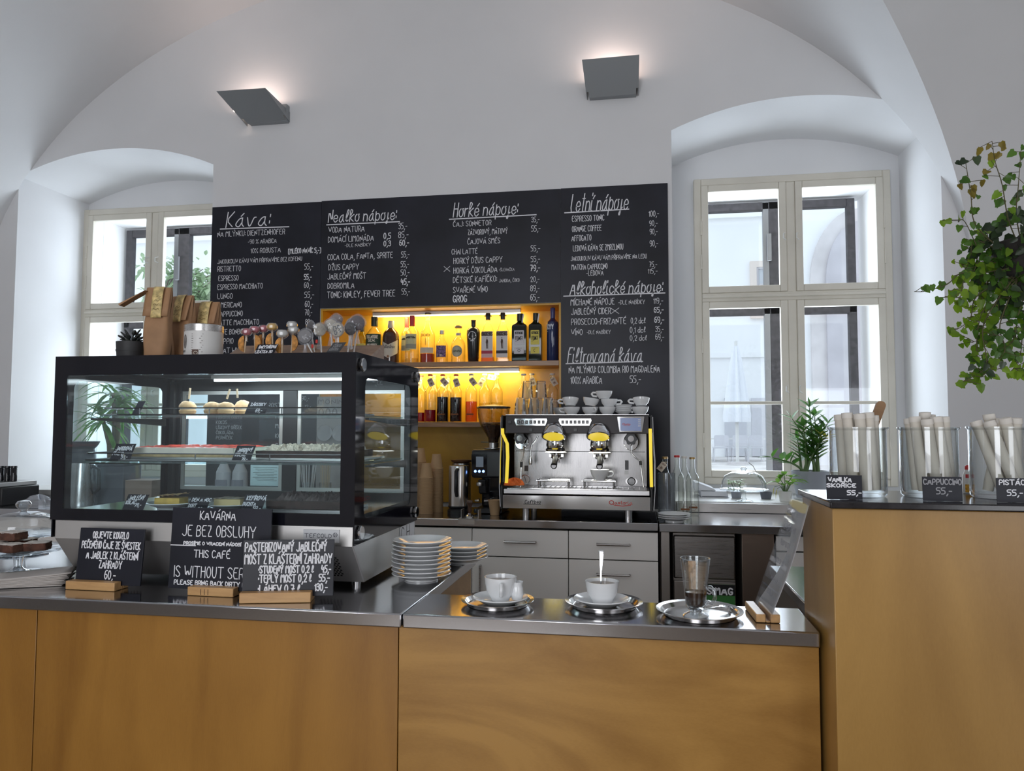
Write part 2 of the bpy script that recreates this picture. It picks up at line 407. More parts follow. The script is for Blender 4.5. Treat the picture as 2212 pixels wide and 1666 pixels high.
for p in src.polygons:
    n, c = p.normal, p.center
    if c.z > 5.15 or c.z < -.25 or c.x < -6.95 or c.x > 5.55 or c.y < Y0-.45: continue
    if n.z > .9 and c.z < .02: k = 'floor'
    elif c.y > YW-.02 or (abs(n.y) > .999 and c.y > 4): k = 'wall_back'
    elif c.y < Y0+.01 and abs(c.z) < 5 and (abs(n.y) > .99 or c.y < Y0): k = 'wall_front'
    elif c.x < -5.39 and abs(n.x) > .99: k = 'wall_left'
    elif c.x > 4.59 and abs(n.x) > .99: k = 'wall_right'
    elif c.y > 4.2 and c.x < 1.76 and (abs(n.x) > .99) and c.z < 3.2 and c.z > .9: k = 'wall_back'
    else: k = 'ceiling'
    sets[k].append(p)
FLOORM = wood('floor_boards', (.19, .145, .105), (.29, .23, .17), (1, 8, 1), 3, 2, .4)
for k, ps in sets.items():
    mb = MB()
    for p in ps: mb.add([src.vertices[i].co for i in p.vertices], [tuple(range(len(p.vertices)))])
    me = bpy.data.meshes.new(k); me.from_pydata([V(v) for v in mb.v], [], mb.f)
    bm = bmesh.new(); bm.from_mesh(me); bmesh.ops.remove_doubles(bm, verts=bm.verts, dist=1e-4); bm.to_mesh(me); bm.free()
    me.materials.append(FLOORM if k == 'floor' else PLASTER); me.shade_smooth(); me.set_sharp_from_angle(angle=R(22))
    o = bpy.data.objects.new(k, me); COL.objects.link(o); o['kind'] = 'structure'
# ---------------------------------------------------------------- windows
def sash(mb, x0, x1, z0, z1, y, t=.047):
    mb.frame(x0, x1, z0, z1, y-.022, y+.022, t)
def inner_window(name, W_):
    x0, x1, z0, z1 = W_; y = YN; xm = (x0+x1)/2; zt = z0+(z1-z0)*.605
    r = thing(name, None, None, (xm, y, z0)); r['kind'] = 'structure'
    f = MB().frame(x0, x1, z0, z1, y-.05, y+.05, .05)
    f.box(xm-.03, xm+.03, y-.05, y+.05, z0+.05, z1-.05); f.box(x0+.05, x1-.05, y-.055, y+.05, zt-.03, zt+.03); f.box(x0+.05, x1-.05, y-.07, y-.055, zt-.006, zt+.016)
    obj('window_frame', f, FRAMEP, r, .006)
    for a, b in ((x0+.05, xm-.03), (xm+.03, x1-.05)):
        for c, d in ((z0+.05, zt-.03), (zt+.03, z1-.05)):
            s = MB(); sash(s, a, b, c, d, y-.035)
            if c < zt-.5: zb_ = c+(d-c)*.42; s.box(a+.047, b-.047, y-.05, y-.02, zb_-.011, zb_+.011)
            so = obj('sash', s, FRAMEP, r, .005)
            obj('pane', MB().box(a+.045, b-.045, y-.034, y-.031, c+.045, d-.045), PANE, so)
            h = MB(); sx_ = b-.012 if b < xm else a+.012; zh = c+(d-c)*.5
            h.tube([(sx_, y-.06, zh+.02), (sx_-.012, y-.085, zh+.01), (sx_-.012, y-.085, zh-.02), (sx_+.006, y-.07, zh-.03)], .004, 6); obj('latch', h, WHITEP, so)
    h = MB()
    for hz in (z0+.3, z0+.95, zt+.25, z1-.35):
        for hx in (x0+.048, x1-.048): h.cyl(hx, y-.058, hz-.05, hz+.05, .006, n=8)
    obj('hinges', h, FRAMEP, r)
inner_window('window_1', WL); inner_window('window_2', WR)
DARKW = mat('weathered_dark_wood', (.045, .04, .045), .7, var=(30, .5))
def outer_window(name, W_):
    x0, x1, z0, z1 = W_[0]+.075, W_[1]-.115, W_[2], W_[3]-.06; y = YO; xm = (x0+x1)/2-.005; zt = z0+(z1-z0)*.615
    r = thing(name, None, None, (xm, y, z0)); r['kind'] = 'structure'
    f = MB().frame(x0, x1, z0, z1, y-.03, y+.03, .055, .07, .06); f.box(xm-.05, xm+.05, y-.03, y+.03, z0, z1); f.box(x0, x1, y-.03, y+.03, zt-.05, zt+.03)
    obj('window_frame', f, DARKW, r, .006)
    f = MB(); f.box(xm-.09, xm-.05, y-.03, y+.01, z0, z1); f.box(xm-.065, xm-.035, y-.05, y-.03, zt+.35, zt+.55); obj('lock_case', f, mat('grey_metal', (.2, .2, .21), .4, .6), r)
    for a, b in ((x0, xm), (xm, x1)):
        for c, d in ((z0, zt-.05), (zt, z1)): obj('pane', MB().box(a+.03, b-.03, y-.003, y, c+.02, d-.02), PANE, r)
outer_window('window_3', WL); outer_window('window_4', WR)
# ---------------------------------------------------------------- courtyard seen through the windows
FAC = mat('courtyard_render', (.86, .87, .88), .9, var=(.4, .04))
STONE = mat('pale_stone', (.66, .63, .63), .9, var=(2, .12))
g = MB().grid(24, 14, lambda u, v: (-40+80*u, 6+24*v, .1+.012*v*24+random.uniform(-.01, .01)))
tag(obj('courtyard_ground', g, mat('paving', (.72, .69, .67), .9, var=(.9, .25), bump=.3, bdist=.2)), None, None, kind='structure')
r = thing('courtyard_building', 'pale rendered building across the courtyard with a small stone framed window', 'building', (-1.2, 28.3, .3))
obj('facade', MB().box(-32, 16, 28.3, 29, 0, 13), FAC, r)
x0, z0 = PY(1528, 455, 28.3); x1, z1 = PY(1690, 448, 28.3)
obj('cornice', MB().box(-32, 16, 28.1, 28.3, z0-.35, z0), FAC, r)
x0, z0 = PY(1530, 763, 28.3); obj('ledge', MB().box(-32, 16, 28.2, 28.3, z0-.18, z0), FAC, r)
x0, z1 = PY(1620, 565, 28.2); x1, z0 = PY(1702, 687, 28.2)
wf = obj('window_surround', MB().frame(x0, x1, z0, z1, 28.15, 28.3, .22), mat('buff_stone', (.74, .66, .6), .9), r)
obj('window_panes', MB().box(x0+.22, x1-.22, 28.22, 28.3, z0+.22, z1-.22), mat('dim_glass', (.45, .48, .52), .2), wf)
obj('window_bars', MB().frame(x0+.22, x1-.22, z0+.22, z1-.22, 28.17, 28.22, .07).box((x0+x1)/2-.04, (x0+x1)/2+.04, 28.17, 28.22, z0+.22, z1-.22).box(x0+.3, x1-.3, 28.17, 28.22, z0+1.2, z0+1.27), mat('grey_paint', (.5, .48, .5), .6), wf)
xa, za = PY(1566, 940, 28.2); xb, zb = PY(1612, 875, 28.2)
obj('doorway', MB().box(xa, xb, 28.2, 28.3, .4, zb), mat('slate_door', (.55, .56, .60), .7), r)
xa, za = PY(1625, 980, 28.2); xb, zb = PY(1645, 860, 28.2); obj('doorway', MB().box(xa, xa+1.2, 28.2, 28.3, .4, zb), mat('pale_door', (.6, .6, .64), .7), r)
xa, za = PY(1566, 874, 28); xb, zb = PY(1611, 860, 28); s = obj('shop_sign', MB().box(xa, xb, 28.05, 28.2, za, zb), mat('slate_sign', (.30, .31, .35), .7), r)
t = MB(); write(t, 'UT', xa+.06, za+.07, .22, .13, 28.04); write(t, 'N', xb-.2, za+.07, .13, .13, 28.04); obj('lettering', t, CHALK, s)
# nearer wing with the pointed stone portal
r = thing('courtyard_wing', 'pale courtyard wing with tall pointed grey stone portal', 'building', (7.2, 15, 0))
xa, _ = PY(1716, 600, 15)
obj('facade', MB().box(xa, 20, 15, 16, 0, 13), FAC, r)
def ptd(d, x0, x1, zt, zs, n=10):      # pointed arch outline
    c = (x0+x1)/2; w_ = x1-x0; o = [(x0-d, .1)]
    for i in range(n+1): t = i/n; o.append((x0-d+(w_/2+d)*(t**1.7), zs+(zt+d-zs)*math.sin(t*PI/2)))
    for i in range(1, n+1): t = 1-i/n; o.append((x1+d-(w_/2+d)*(t**1.7), zs+(zt+d-zs)*math.sin(t*PI/2)))
    return o+[(x1+d, .1)]
xa, zs = PY(1782, 600, 14.9); xb, zt = PY(1838, 480, 14.9)
obj('portal_surround', MB().prism(ptd(.26, xa, xa+1.3, zt, zs), 14.88, 15.02), STONE, r)
obj('portal_door', MB().prism(ptd(0, xa, xa+1.3, zt, zs), 14.8, 14.9), mat('lilac_grey_door', (.52, .50, .53), .8, var=(2, .1)), r)
r = thing('patio_umbrella', 'closed white patio umbrella standing in the courtyard', 'umbrella', (PY(1593, 979, 23.5)[0], 23.5, .31))
ux, uy = r.location.x, r.location.y; ut = PY(1583, 737, uy)[1]
um = MB()
def _umb(u, v):
    a = 2*PI*u; z = ut-.15-(ut-1.75)*v; rr = (.06+.3*v**.8)*(1+.22*math.cos(8*a))*(1 if v < .97 else .9); return (ux+rr*math.cos(a), uy+rr*math.sin(a), z)
um.grid(48, 14, _umb); obj('canopy', um, mat('umbrella_cloth', (.82, .84, .88), .8), r)
obj('pole', MB().cyl(ux, uy, .31, ut, .05), WHITEP, r); obj('foot', MB().cyl(ux, uy, .31, .40, .3), STONE, r)
CH = mat('grey_chair', (.66, .66, .70), .6)
def chair(loc, lab):
    t = thing('garden_chair', lab, 'chair', (0, 0, 0), 0, 'grey chairs out in the courtyard')
    b = MB().prism(rounded(-.23, .23, .5, .86, .07), -.25, -.22); obj('backrest', b, CH, t)
    obj('seat', MB().box(-.24, .24, -.24, .24, .43, .47), CH, t, .01)
    for sx in (-1, 1):
        for sy in (-1, 1): obj('leg', MB().rod((sx*.21, sy*.22, .45 if sy > 0 else .7), (sx*.23, sy*.24, 0), .014), CH, t)
    t.location = loc; return t
spots = [(1557, 978), (1597, 978), (1631, 978)]
labs = ['grey courtyard chair left of the closed umbrella', 'grey courtyard chair behind the umbrella pole', 'grey courtyard chair right of the closed umbrella']
c0 = None
for (px, py), lb in zip(spots, labs):
    x, y = PZ(px, py, .32); y = 25.2; x = PY(px, py, y)[0]
    z = .1+.012*(y-6)
    if c0 is None: c0 = chair((x, y, z), lb)
    else: dup(c0, (x, y, z), 0, lb)
tb = thing('garden_table', 'long pale table behind the courtyard chairs', 'table', (PY(1597, 950, 25.9)[0], 25.9, .34))
obj('tabletop', MB().box(tb.location.x-1.3, tb.location.x+1.3, 25.6, 26.3, 1.04, 1.08), WHITEP, tb)
for sx in (-1.2, 1.2): obj('leg', MB().box(tb.location.x+sx-.03, tb.location.x+sx+.03, 25.7, 26.2, .34, 1.04), CH, tb)
# tree outside the left window
tr = thing('courtyard_tree', 'leafy green tree outside the window beside the coffee menu', 'tree', (-6.6, 9.5, .1))
TL = leafmat('tree_leaf', (.30, .44, .24), (.46, .60, .36), .5)
tk = MB().tube([(-6.6, 9.5, .1), (-6.55, 9.5, 1.4), (-6.7, 9.5, 2.6), (-6.5, 9.6, 3.6)], [.09, .07, .05, .02]); tips = []
for i in range(44):
    px, py = random.choice([(310+random.random()*60, 560+random.random()*100), (350+random.random()*60, 580+random.random()*90), (425+random.random()*40, 530+random.random()*130), (400+random.random()*60, 600+random.random()*60), (300+random.random()*150, 700+random.random()*120)])
    Y = 9.2+random.random()*.6; x, z = PY(px, py, Y); a = (-6.6+random.uniform(-.05, .05), 9.5, max(1, z-.5)); tk.tube([a, ((a[0]+x)/2, 9.5, z-.15), (x, Y, z)], [.02, .012, .006], 5); tips.append((x, Y, z))
obj('trunk', tk, mat('bark', (.2, .16, .13), .9), tr)
lf = MB()
for x, y, z in tips:
    for k in range(30):
        d = V((random.gauss(0, 1), random.gauss(0, .6), random.gauss(-.2, .7))).normalized()
        lf.leaf(V((x, y, z))+d*random.uniform(.02, .2), d, random.uniform(.08, .13), .06)
obj('foliage', lf, TL, tr)
# ================================================================ counters
ZT, YC = .92, 1.965
W1 = wood('birch_ply_amber', (.235, .10, .013), (.36, .17, .028), (3, 3, .5), 1.6, 1.2, .38)
W2 = wood('birch_ply_honey', (.27, .125, .02), (.42, .22, .05), (.8, .8, 2.0), 1.5, 3.2, .38)
W3 = wood('birch_ply_pale', (.29, .15, .032), (.42, .235, .06), (2, 2, .5), 1.4, 1.5, .38)
SLAB = mat('dark_stone', (.02, .018, .02), .16, var=(40, .4))
TX = (-2.6, -.632, .436)
def top_edge(mb, x0, x1, y0, y1, zt, t=.037): mb.box(x0, x1, y0, y1, zt-t, zt)
# left bar counter with the display case
r = thing('bar_counter', 'amber plywood bar counter base under the cake display case', 'counter', (-1.6, 2.4, 0))
xs = PY(78, 1400, 1.985)[0]
obj('front_panel', MB().box(TX[0], xs-.0015, 1.985, 2.003, .0, .88), W1, r, .001)
obj('front_panel', MB().box(xs+.0015, -.648, 1.985, 2.003, .0, .88), W1, r, .001)
obj('side_panel', MB().box(-.666, -.648, 2.004, 2.88, .0, .88), W2, r, .001)
obj('back_panel', MB().box(TX[0], -.667, 2.86, 2.88, 0, .88), FRONTW, r)
single('steel_worktop', MB().box(TX[0]+1.616, -.6335+1.616, YC-2.4, 2.9-2.4, -.038, 0), STEELT, 'brushed steel worktop under the display case and cake signs', 'worktop', (-1.616, 2.4, ZT), bev=.004)
# right, lower-depth run where the used cups stand
r = thing('bar_counter', 'honey plywood counter base in the middle below the coffee cups', 'counter', (-.1, 2.1, 0))
obj('front_panel', MB().box(-.646, .434, 1.987, 2.005, 0, .88), W2, r, .001)
obj('back_panel', MB().box(-.646, .434, 2.18, 2.198, 0, .88), FRONTW, r)
single('steel_worktop', MB().box(-.53, .533, YC-2.1, .118, -.038, 0), STEELT, 'narrow steel worktop carrying three round serving trays', 'worktop', (-.1, 2.1, ZT), bev=.004)
# tall box at right
r = thing('tall_cabinet', 'tall plywood cabinet box topped with dark stone and jars', 'cabinet', (1.1, 2.03, 0))
obj('carcass', MB().box(.445, 1.9, 1.872, 2.2, 0, 1.232), W3, r, .002)
obj('stone_top', MB().box(.434, 1.92, 1.846, 2.205, 1.234, 1.25), SLAB, r, .003)
# steel side table behind it
r = thing('side_table', 'low steel side table behind the acrylic sign', 'table', (1.0, 2.55, 0))
xa, ya = PZ(1662, 1222, .9); obj('tabletop', MB().box(xa, 1.85, 2.23, ya, .865, .9), STEELT, r, .004)
obj('side_panel', MB().box(xa+.02, xa+.04, 2.24, ya-.02, 0, .864), mat('brown_panel', (.1, .075, .06), .5), r)
obj('back_panel', MB().box(xa+.041, 1.83, ya-.05, ya-.03, 0, .864), mat('brown_panel'), r)
# ---------------------------------------------------------------- back counter
YB = 4.03
single('steel_worktop', MB().box(-4.8, .094, 0, .612, -.04, 0), STEELT, 'steel back worktop under the espresso machine and grinder', 'worktop', (0, YB, ZT), bev=.003)
r = thing('steel_worktop', 'steel worktop with raised rear lip under the window sill plants', 'worktop', (1, YB-.01, ZT))
obj('worktop_sheet', MB().box(.1, 2.4, YB-.012, 4.64, ZT-.042, ZT), STEELT, r, .003)
zu = PY(1560, 1087, 4.62)[1]
obj('rear_lip', MB().box(.22, 2.4, 4.60, 4.64, ZT+.001, zu), STEEL, r, .003)
tag(obj('window_sill', MB().box(.211, 1.744, 4.642, YN-.052, zu-.03, zu+.005), WHITEP), None, None, kind='structure')
tag(obj('window_sill', MB().box(-4.40, -2.876, 4.642, YN-.052, zu-.03, zu+.005), WHITEP), None, None, kind='structure')
HND = brushed('handle_steel', (.45, .43, .42), .28)
def handle(x0, x1, z, par, vert=False):
    y = YB+.02; h = MB()
    if vert: h.tube([(x0, y, z), (x0, y-.026, z), (x0, y-.026, x1), (x0, y, x1)], .0065, 8)
    else: h.tube([(x0, y+.003, z), (x0, y-.03, z), (x1, y-.03, z), (x1, y+.003, z)], .0065, 8)
    obj('handle', h, HND, par)
xs = [-4.6, -2.35, PY(1020, 1160, 4.05)[0], PY(1228, 1160, 4.05)[0], PY(1422, 1160, 4.05)[0]]
zsplit = PY(1125, 1204, 4.05)[1]; hz = PY(1122, 1172, 4.02)[1]
labs = ['off-white cabinet wholly behind the display case', 'off-white drawer unit partly hidden behind the plate stack', 'off-white drawer and door unit below the coffee grinder', 'off-white two drawer unit below the espresso machine']
for i in (-1, 0, 1, 2):
    j = i+1; a, b = xs[j]+.002, xs[j+1]-.002
    r = thing('base_cabinet', labs[j], 'cabinet', ((a+b)/2, 4.3, 0), 0, None)
    obj('carcass', MB().box(a, b, 4.065, 4.6, .1, .87), mat('carcass_dark', (.03, .025, .022), .7), r); obj('plinth', MB().box(a, b, 4.12, 4.6, 0, .1), BLACK, r)
    d = obj('drawer', MB().box(a, b, 4.045, 4.063, zsplit+.003, .868), FRONTW, r, .0015); c = (a+b)/2
    hw = .085
    if i == 0: c = PY(920, 1165, 4.02)[0]
    if i == 2: c = PY(1324, 1177, 4.02)[0]
    if i == 1: c = PY(1122, 1172, 4.02)[0]
    handle(c-hw, c+hw, hz, d)
    d = obj('door' if i < 2 else 'drawer', MB().box(a, b, 4.045, 4.063, .11, zsplit-.003), FRONTW, r, .0015)
    if i == 2: handle(c-hw, c+hw, PY(1324, 1243, 4.02)[1], d)
    elif i == 1: handle(PY(1036, 1250, 4.02)[0], zsplit-.05-.22, zsplit-.05, d, True)
# open bay with the ice machine
DST = brushed('dull_steel', (.34, .31, .29), .38)
r = thing('worktop_frame', 'steel leg frame between drawers and ice machine', 'frame', (1.0, 4.3, 0))
for px in (1428, ):
    xa = PY(px, 1200, 4.05)[0]; obj('leg', MB().box(xa, xa+.045, 4.06, 4.105, 0, .875), DST, r, .003); obj('leg', MB().box(xa, xa+.045, 4.5, 4.545, 0, .875), DST, r, .003)
xa, zt_ = PY(1453, 1152, 4.12); xb, _ = PY(1590, 1152, 4.12)
r = thing('ice_machine', 'grey steel ice machine with a green name plate', 'appliance', ((xa+xb)/2, 4.3, 0))
zd = PY(1520, 1255, 4.12)[1]
obj('cabinet', MB().box(xa, xb, 4.16, 4.58, .02, zt_), DST, r, .004)
obj('hatch', MB().box(xa+.004, xb-.004, 4.13, 4.158, zd+.006, zt_-.012), brushed('hatch_steel', (.36, .34, .33), .3), r, .008)
obj('front_panel', MB().box(xa+.004, xb-.004, 4.135, 4.158, .06, zd-.006), DST, r, .004)
x2, z2 = PY(1520, 1262, 4.13); x3, z3 = PY(1588, 1300, 4.13)
bd = obj('name_plate', MB().box(x2, x3, 4.130, 4.1345, z3-.03, z2), mat('green_plate', (.05, .22, .05), .5), r)
obj('name_band', MB().box(x2, x3, 4.127, 4.1295, PY(1520, 1285, 4.13)[1], z2), BLACK, bd)
t = MB(); a = PY(1528, 1283, 4.127); write(t, 'SIMAG', a[0], a[1], PY(1582, 1283, 4.127)[0]-a[0], .032, 4.126, .008); obj('lettering', t, CHALK, bd)
xa, _ = PY(1602, 1150, 4.1); xb, _ = PY(1672, 1150, 4.1)
r = thing('base_cabinet', 'brownish steel cupboard between ice machine and acrylic sign', 'cabinet', ((xa+xb)/2, 4.3, 0))
obj('carcass', MB().box(xa, xb, 4.12, 4.58, .05, .872), DST, r); obj('door', MB().box(xa, xb, 4.1, 4.118, .06, .87), brushed('bronze_steel', (.26, .20, .165), .35), r, .003)
r = thing('base_cabinet', 'white drawer cabinet seen behind the acrylic sign', 'cabinet', (1.05, 4.3, 0))
obj('carcass', MB().box(xb+.01, 2.3, 4.12, 4.58, .05, .872), BLACK, r)
z1 = PY(1690, 1192, 4.1)[1]
obj('drawer', MB().box(xb+.01, 2.3, 4.1, 4.118, z1+.004, .86), FRONTW, r, .002); obj('drawer', MB().box(xb+.01, 2.3, 4.1, 4.118, .08, z1-.004), FRONTW, r, .002)
# ---------------------------------------------------------------- chalk menu boards
def menu(label, x0, x1, z0, z1, *sections):
    r = thing('menu_board', label, 'menu board', ((x0+x1)/2, YW-.006, z0))
    obj('board_panel', MB().box(x0, x1, YW-.012, YW-.001, z0, z1), CHALKB, r)
    for lines in sections: t = MB(); board_text(t, lines, YW-.012, YW-.0128); obj('lettering', t, CHALK, r)
BT = 2.921
xa = PY(692.5, 660, YW)[0]; xb = PY(1212, 655, YW)[0]; zn = 2.203
S = [.004, .12]
menu('tall chalk menu board listing coffees behind the display case', -2.867, xa-.001, .93, BT, [
 ('Káva:', 488, 491, 581, 32, .007, .15), ('~', 476, 495, 624, 9, 490), ('NA MLÝNKU: DIENTZENHOFER', 470, 512, 615, 11), ('-90 % ARABICA', 536, 527, 597, 9), ('10% ROBUSTA', 542, 547, 606, 10),
 ('[MLÉKO NAVÍC 5,-]', 623, 548, 693, 10, .005), ('JAKOUKOLIV KÁVU VÁM PŘIPRAVÍME BEZ KOFEINU', 470, 570, 652, 8.5), ('RISTRETTO', 470, 587, 520, 11), ('55,-', 658, 582, 676, 12),
 ('ESPRESSO', 472, 607, 515, 11), ('55,-', 657, 604, 673, 11, .005), ('ESPRESSO MACCHIATO', 470, 626, 567, 11), ('60,-', 657, 622, 674, 11), ('LUNGO', 470, 646, 502, 11), ('55,-', 658, 643, 678, 12),
 ('AMERICANO', 470, 665, 522, 11), ('60,-', 659, 663, 676, 12), ('CAPPUCCINO', 470, 684, 524, 11), ('70,-', 659, 681, 674, 12), ('LATTE MACCHIATO', 468, 703, 559, 11), ('80,-', 660, 701, 676, 11),
 ('CAFE BONBON', 467, 723, 530, 11), ('DOPPIO', 469, 743, 504, 11), ('FLAT WHITE', 470, 763, 531, 11),
 ], [('KOKOS', 467, 916, 490, 7), ('LÍSKOVÝ OŘÍŠEK', 467, 927, 522, 7), ('ČOKOLÁDA', 467, 938, 504, 7), ('PERNÍČEK', 467, 949, 502, 7), ], [('ROSTLINNÁ', 579, 880, 640, 9), ('MANDLOVÉ', 595, 925, 650, 9), ('KOKOSOVÉ', 595, 946, 650, 9), ('SÓJOVÉ', 595, 967, 640, 9), ('90,-', 652, 865, 668, 9), ('12,-', 659, 882, 672, 7)])
menu('wide middle chalk menu board above the lit bottle shelves', xa+.001, xb-.001, zn+.002, BT+.004, [
 ('Nealko nápoje:', 709, 481, 855, 26, .006, .1), ('~', 706, 486, 863, 9, 479), ('VODA NATURA', 710, 503, 787, 12), ('35,-', 861, 495, 879, 13), ('DOMÁCÍ LIMONÁDA', 709, 524, 807, 12), ('0,5', 829, 516, 844, 12, .005), ('85,-', 861, 514, 882, 13),
 ('-DLE NABÍDKY', 745, 534, 801, 7), ('0,3', 829, 532, 844, 11, .005), ('60,-', 863, 531, 883, 12, .005), ('COCA COLA, FANTA, SPRITE', 708, 562, 848, 12), ('55,-', 867, 556, 884, 12), ('DŽUS CAPPY', 710, 584, 775, 12), ('55,-', 866, 577, 883, 12),
 ('JABLEČNÝ MOŠT', 708, 604, 790, 12), ('50,-', 866, 595, 884, 12), ('DOBROMILA', 708, 624, 765, 12), ('45,-', 866, 615, 885, 12, .006), ('TONIC: KINLEY, FEVER TREE', 707, 644, 853, 13), ('55,-', 868, 636, 885, 12),
], [('Horké nápoje:', 979, 469, 1117, 30, .006, .12), ('~', 971, 474, 1158, 9, 464), ('ČAJ: SONNETOR', 979, 490, 1061, 11), ('35,-', 1148, 480, 1165, 11), ('ZÁZVOROVÝ, MÁTOVÝ', 1011, 508, 1096, 11), ('55,-', 1148, 500, 1167, 12), ('ČAJOVÁ SMĚS', 1010, 528, 1080, 11),
 ('CHAI LATTÉ', 976, 550, 1031, 11), ('55,-', 1147, 543, 1166, 12), ('HORKÝ DŽUS CAPPY', 980, 570, 1085, 12), ('55,-', 1147, 566, 1166, 12), ('X', 959, 587, 972, 11), ('HORKÁ ČOKOLÁDA', 980, 591, 1074, 12), ('+ŠLEHAČKA', 1078, 586, 1111, 6), ('79,-', 1146, 585, 1166, 12, .005),
 ('DĚTSKÉ KAFÍČKO:', 979, 611, 1073, 12), ('JAHODA, ČOKO', 1078, 610, 1122, 7), ('20,-', 1146, 609, 1165, 11), ('SVAŘENÉ VÍNO', 979, 633, 1053, 12), ('89,-', 1146, 629, 1165, 12), ('GROG', 979, 653, 1008, 14, .006), ('65,-', 1146, 649, 1165, 13)])
menu('tall chalk menu board listing summer and alcoholic drinks', xb+.001, .184, .93, BT+.006, [
 ('Letní nápoje', 1232, 458, 1355, 38, .006, .15), ('~', 1220, 460, 1358, 9, 452), ('ESPRESSO TONIC', 1236, 479, 1305, 12), ('100,-', 1402, 468, 1423, 12), ('ORANGE COFFEE', 1236, 501, 1299, 12), ('90,-', 1403, 488, 1420, 11), ('AFFOGATO', 1235, 521, 1277, 12), ('90,-', 1404, 506, 1420, 11),
 ('LEDOVÁ KÁVA SE ZMRZLINOU', 1238, 543, 1346, 12), ('90,-', 1404, 532, 1421, 12), ('JAKOUKOLIV KÁVU VÁM PŘIPRAVÍME NA LEDU', 1233, 564, 1397, 9.5), ('MATCHA CAPPUCCINO', 1235, 583, 1312, 11), ('75,-', 1403, 577, 1419, 11), ('-LEDOVÁ', 1267, 596, 1303, 11), ('115,-', 1400, 591, 1420, 10),
], [('Alkoholické nápoje:', 1231, 637, 1430, 28, .006, .12), ('~', 1218, 640, 1436, 9, 633), ('MÍCHANÉ NÁPOJE', 1233, 660, 1327, 13), ('-DLE NABÍDKY', 1336, 658, 1393, 9), ('119,-', 1412, 656, 1432, 12), ('JABLEČNÝ CIDER', 1234, 680, 1319, 13), ('X', 1320, 678, 1337, 12), ('65,-', 1413, 675, 1433, 11, .005),
 ('PROSECCO-FRIZANTÉ', 1234, 702, 1352, 13), ('0,2 dcl', 1363, 699, 1394, 12), ('69,-', 1414, 697, 1434, 12, .005), ('VÍNO', 1234, 724, 1258, 12), ('-DLE NABÍDKY', 1268, 722, 1319, 8), ('0,1 dcl', 1361, 719, 1394, 12), ('35,-', 1416, 717, 1433, 12), ('0,2 dcl', 1361, 736, 1397, 11), ('69,-', 1416, 734, 1434, 12),
], [('Filtrovaná káva', 1226, 784, 1386, 32, .006, .12), ('~', 1223, 786, 1388, 9, 781), ('NA MLÝNKU: COLOMBIA RIO MAGDALENA', 1229, 806, 1425, 14), ('100% ARABICA', 1233, 829, 1300, 15), ('55,-', 1361, 827, 1384, 15)])
# ---------------------------------------------------------------- lit bottle shelves in the recess
OR = wood('amber_lit_ply', (.56, .28, .013), (.72, .39, .024), (1, 1, 1), 2.2, 2, .5)
SHW = wood('shelf_oak', (.20, .10, .045), (.40, .22, .11), (1, 10, 10), 3, 1, .45)
NX0, NX1 = -2.073, -.478
r = thing('bar_shelf', 'orange plywood recess with two oak shelves for bottles', 'shelf', (-1.27, 4.8, .92))
obj('back_panel', MB().box(NX0, NX1, 4.902, 4.918, .922, zn), OR, r)
obj('side_panel', MB().box(NX0, NX0+.012, 4.652, 4.9, .922, zn), OR, r); obj('side_panel', MB().box(NX1-.012, NX1, 4.652, 4.9, .922, zn), OR, r)
obj('top_panel', MB().box(NX0+.013, NX1-.013, 4.652, 4.9, zn-.012, zn-.001), OR, r)
S1 = PY(1100, 780, 4.655)[1]; S2 = PY(980, 912, 4.655)[1]; ST = .032
for z in (S1, S2): obj('shelf', MB().box(NX0+.013, NX1-.013, 4.655, 4.9, z-ST, z), SHW, r, .002)
LEDM = mat('warm_led', (1, .8, .35), .5, emit=9, ecol=(1, .82, .42)); ALU = mat('aluminium', (.5, .49, .47), .4, .9)
for (p0, p1, Y, zz, lb) in ((806, 1125, 4.79, zn-.013, 'upper warm LED strip light under the recess top'), (815, 1122, 4.79, S1-ST-.001, 'lower warm LED strip light under the oak shelf')):
    a, b = PY(p0, 680, Y)[0], PY(p1, 680, Y)[0]; q = thing('led_strip', lb, 'light', ((a+b)/2, Y, zz))
    obj('housing', MB().box(a, b, Y-.012, Y+.012, zz-.022, zz), ALU, q, .001); obj('diffuser', MB().box(a+.002, b-.002, Y-.009, Y+.010, zz-.029, zz-.0225), LEDM, q)
    light('led_glow', 'AREA', ((a+b)/2, Y, zz-.031), 4.6 if zz > 2 else 3.8, (1, .85, .33), (b-a, .10), (R(34), 0, 0))
# ================================================================ refrigerated cake display case
XL, XR, YF, YK, ZC0, ZC1 = -1.872, -.842, 2.15, 2.80, 1.065, 1.648
case = thing('display_case', 'black and steel refrigerated glass cake display case on the counter', 'display case', (-1.357, 2.45, ZT))
obj('steel_base', MB().prism([(2.158, 1.122), (2.158, 1.062), (2.258, .937), (2.79, .937), (2.79, 1.122)], XL+.012, XR-.006, 'x'), STEELM, case, .003)
v = MB()
for cx in (XL+.2, XR-.14):
    for i in range(7):
        for j in range(11):
            t_ = .32+j*.05; x = cx+i*.011+(j % 2)*.005; y = 2.158+.1*t_; z = 1.062-.125*t_; v.add([(x+a*.0034, y-.0012+b*.0027*.62, z-b*.0027*.78) for a, b in ((-1, -1), (1, -1), (1, 1), (-1, 1))], [(0, 1, 2, 3)])
o = obj('vent_holes', v, BLACK, case)
for x in (XL+.05, XR-.05):
    for y in (2.30, 2.74): obj('foot', MB().cyl(x, y, ZT, .937, .016), CHROME, case)
obj('top_panel', MB().box(XL+.004, XR-.004, YF+.006, YK, 1.615, ZC1-.002), BLACK, case)
f = MB(); f.frame(XL, XR, 1.122, ZC1, YF, YF+.005, .046, .036, .062); obj('front_border', f, BLACKG, case)
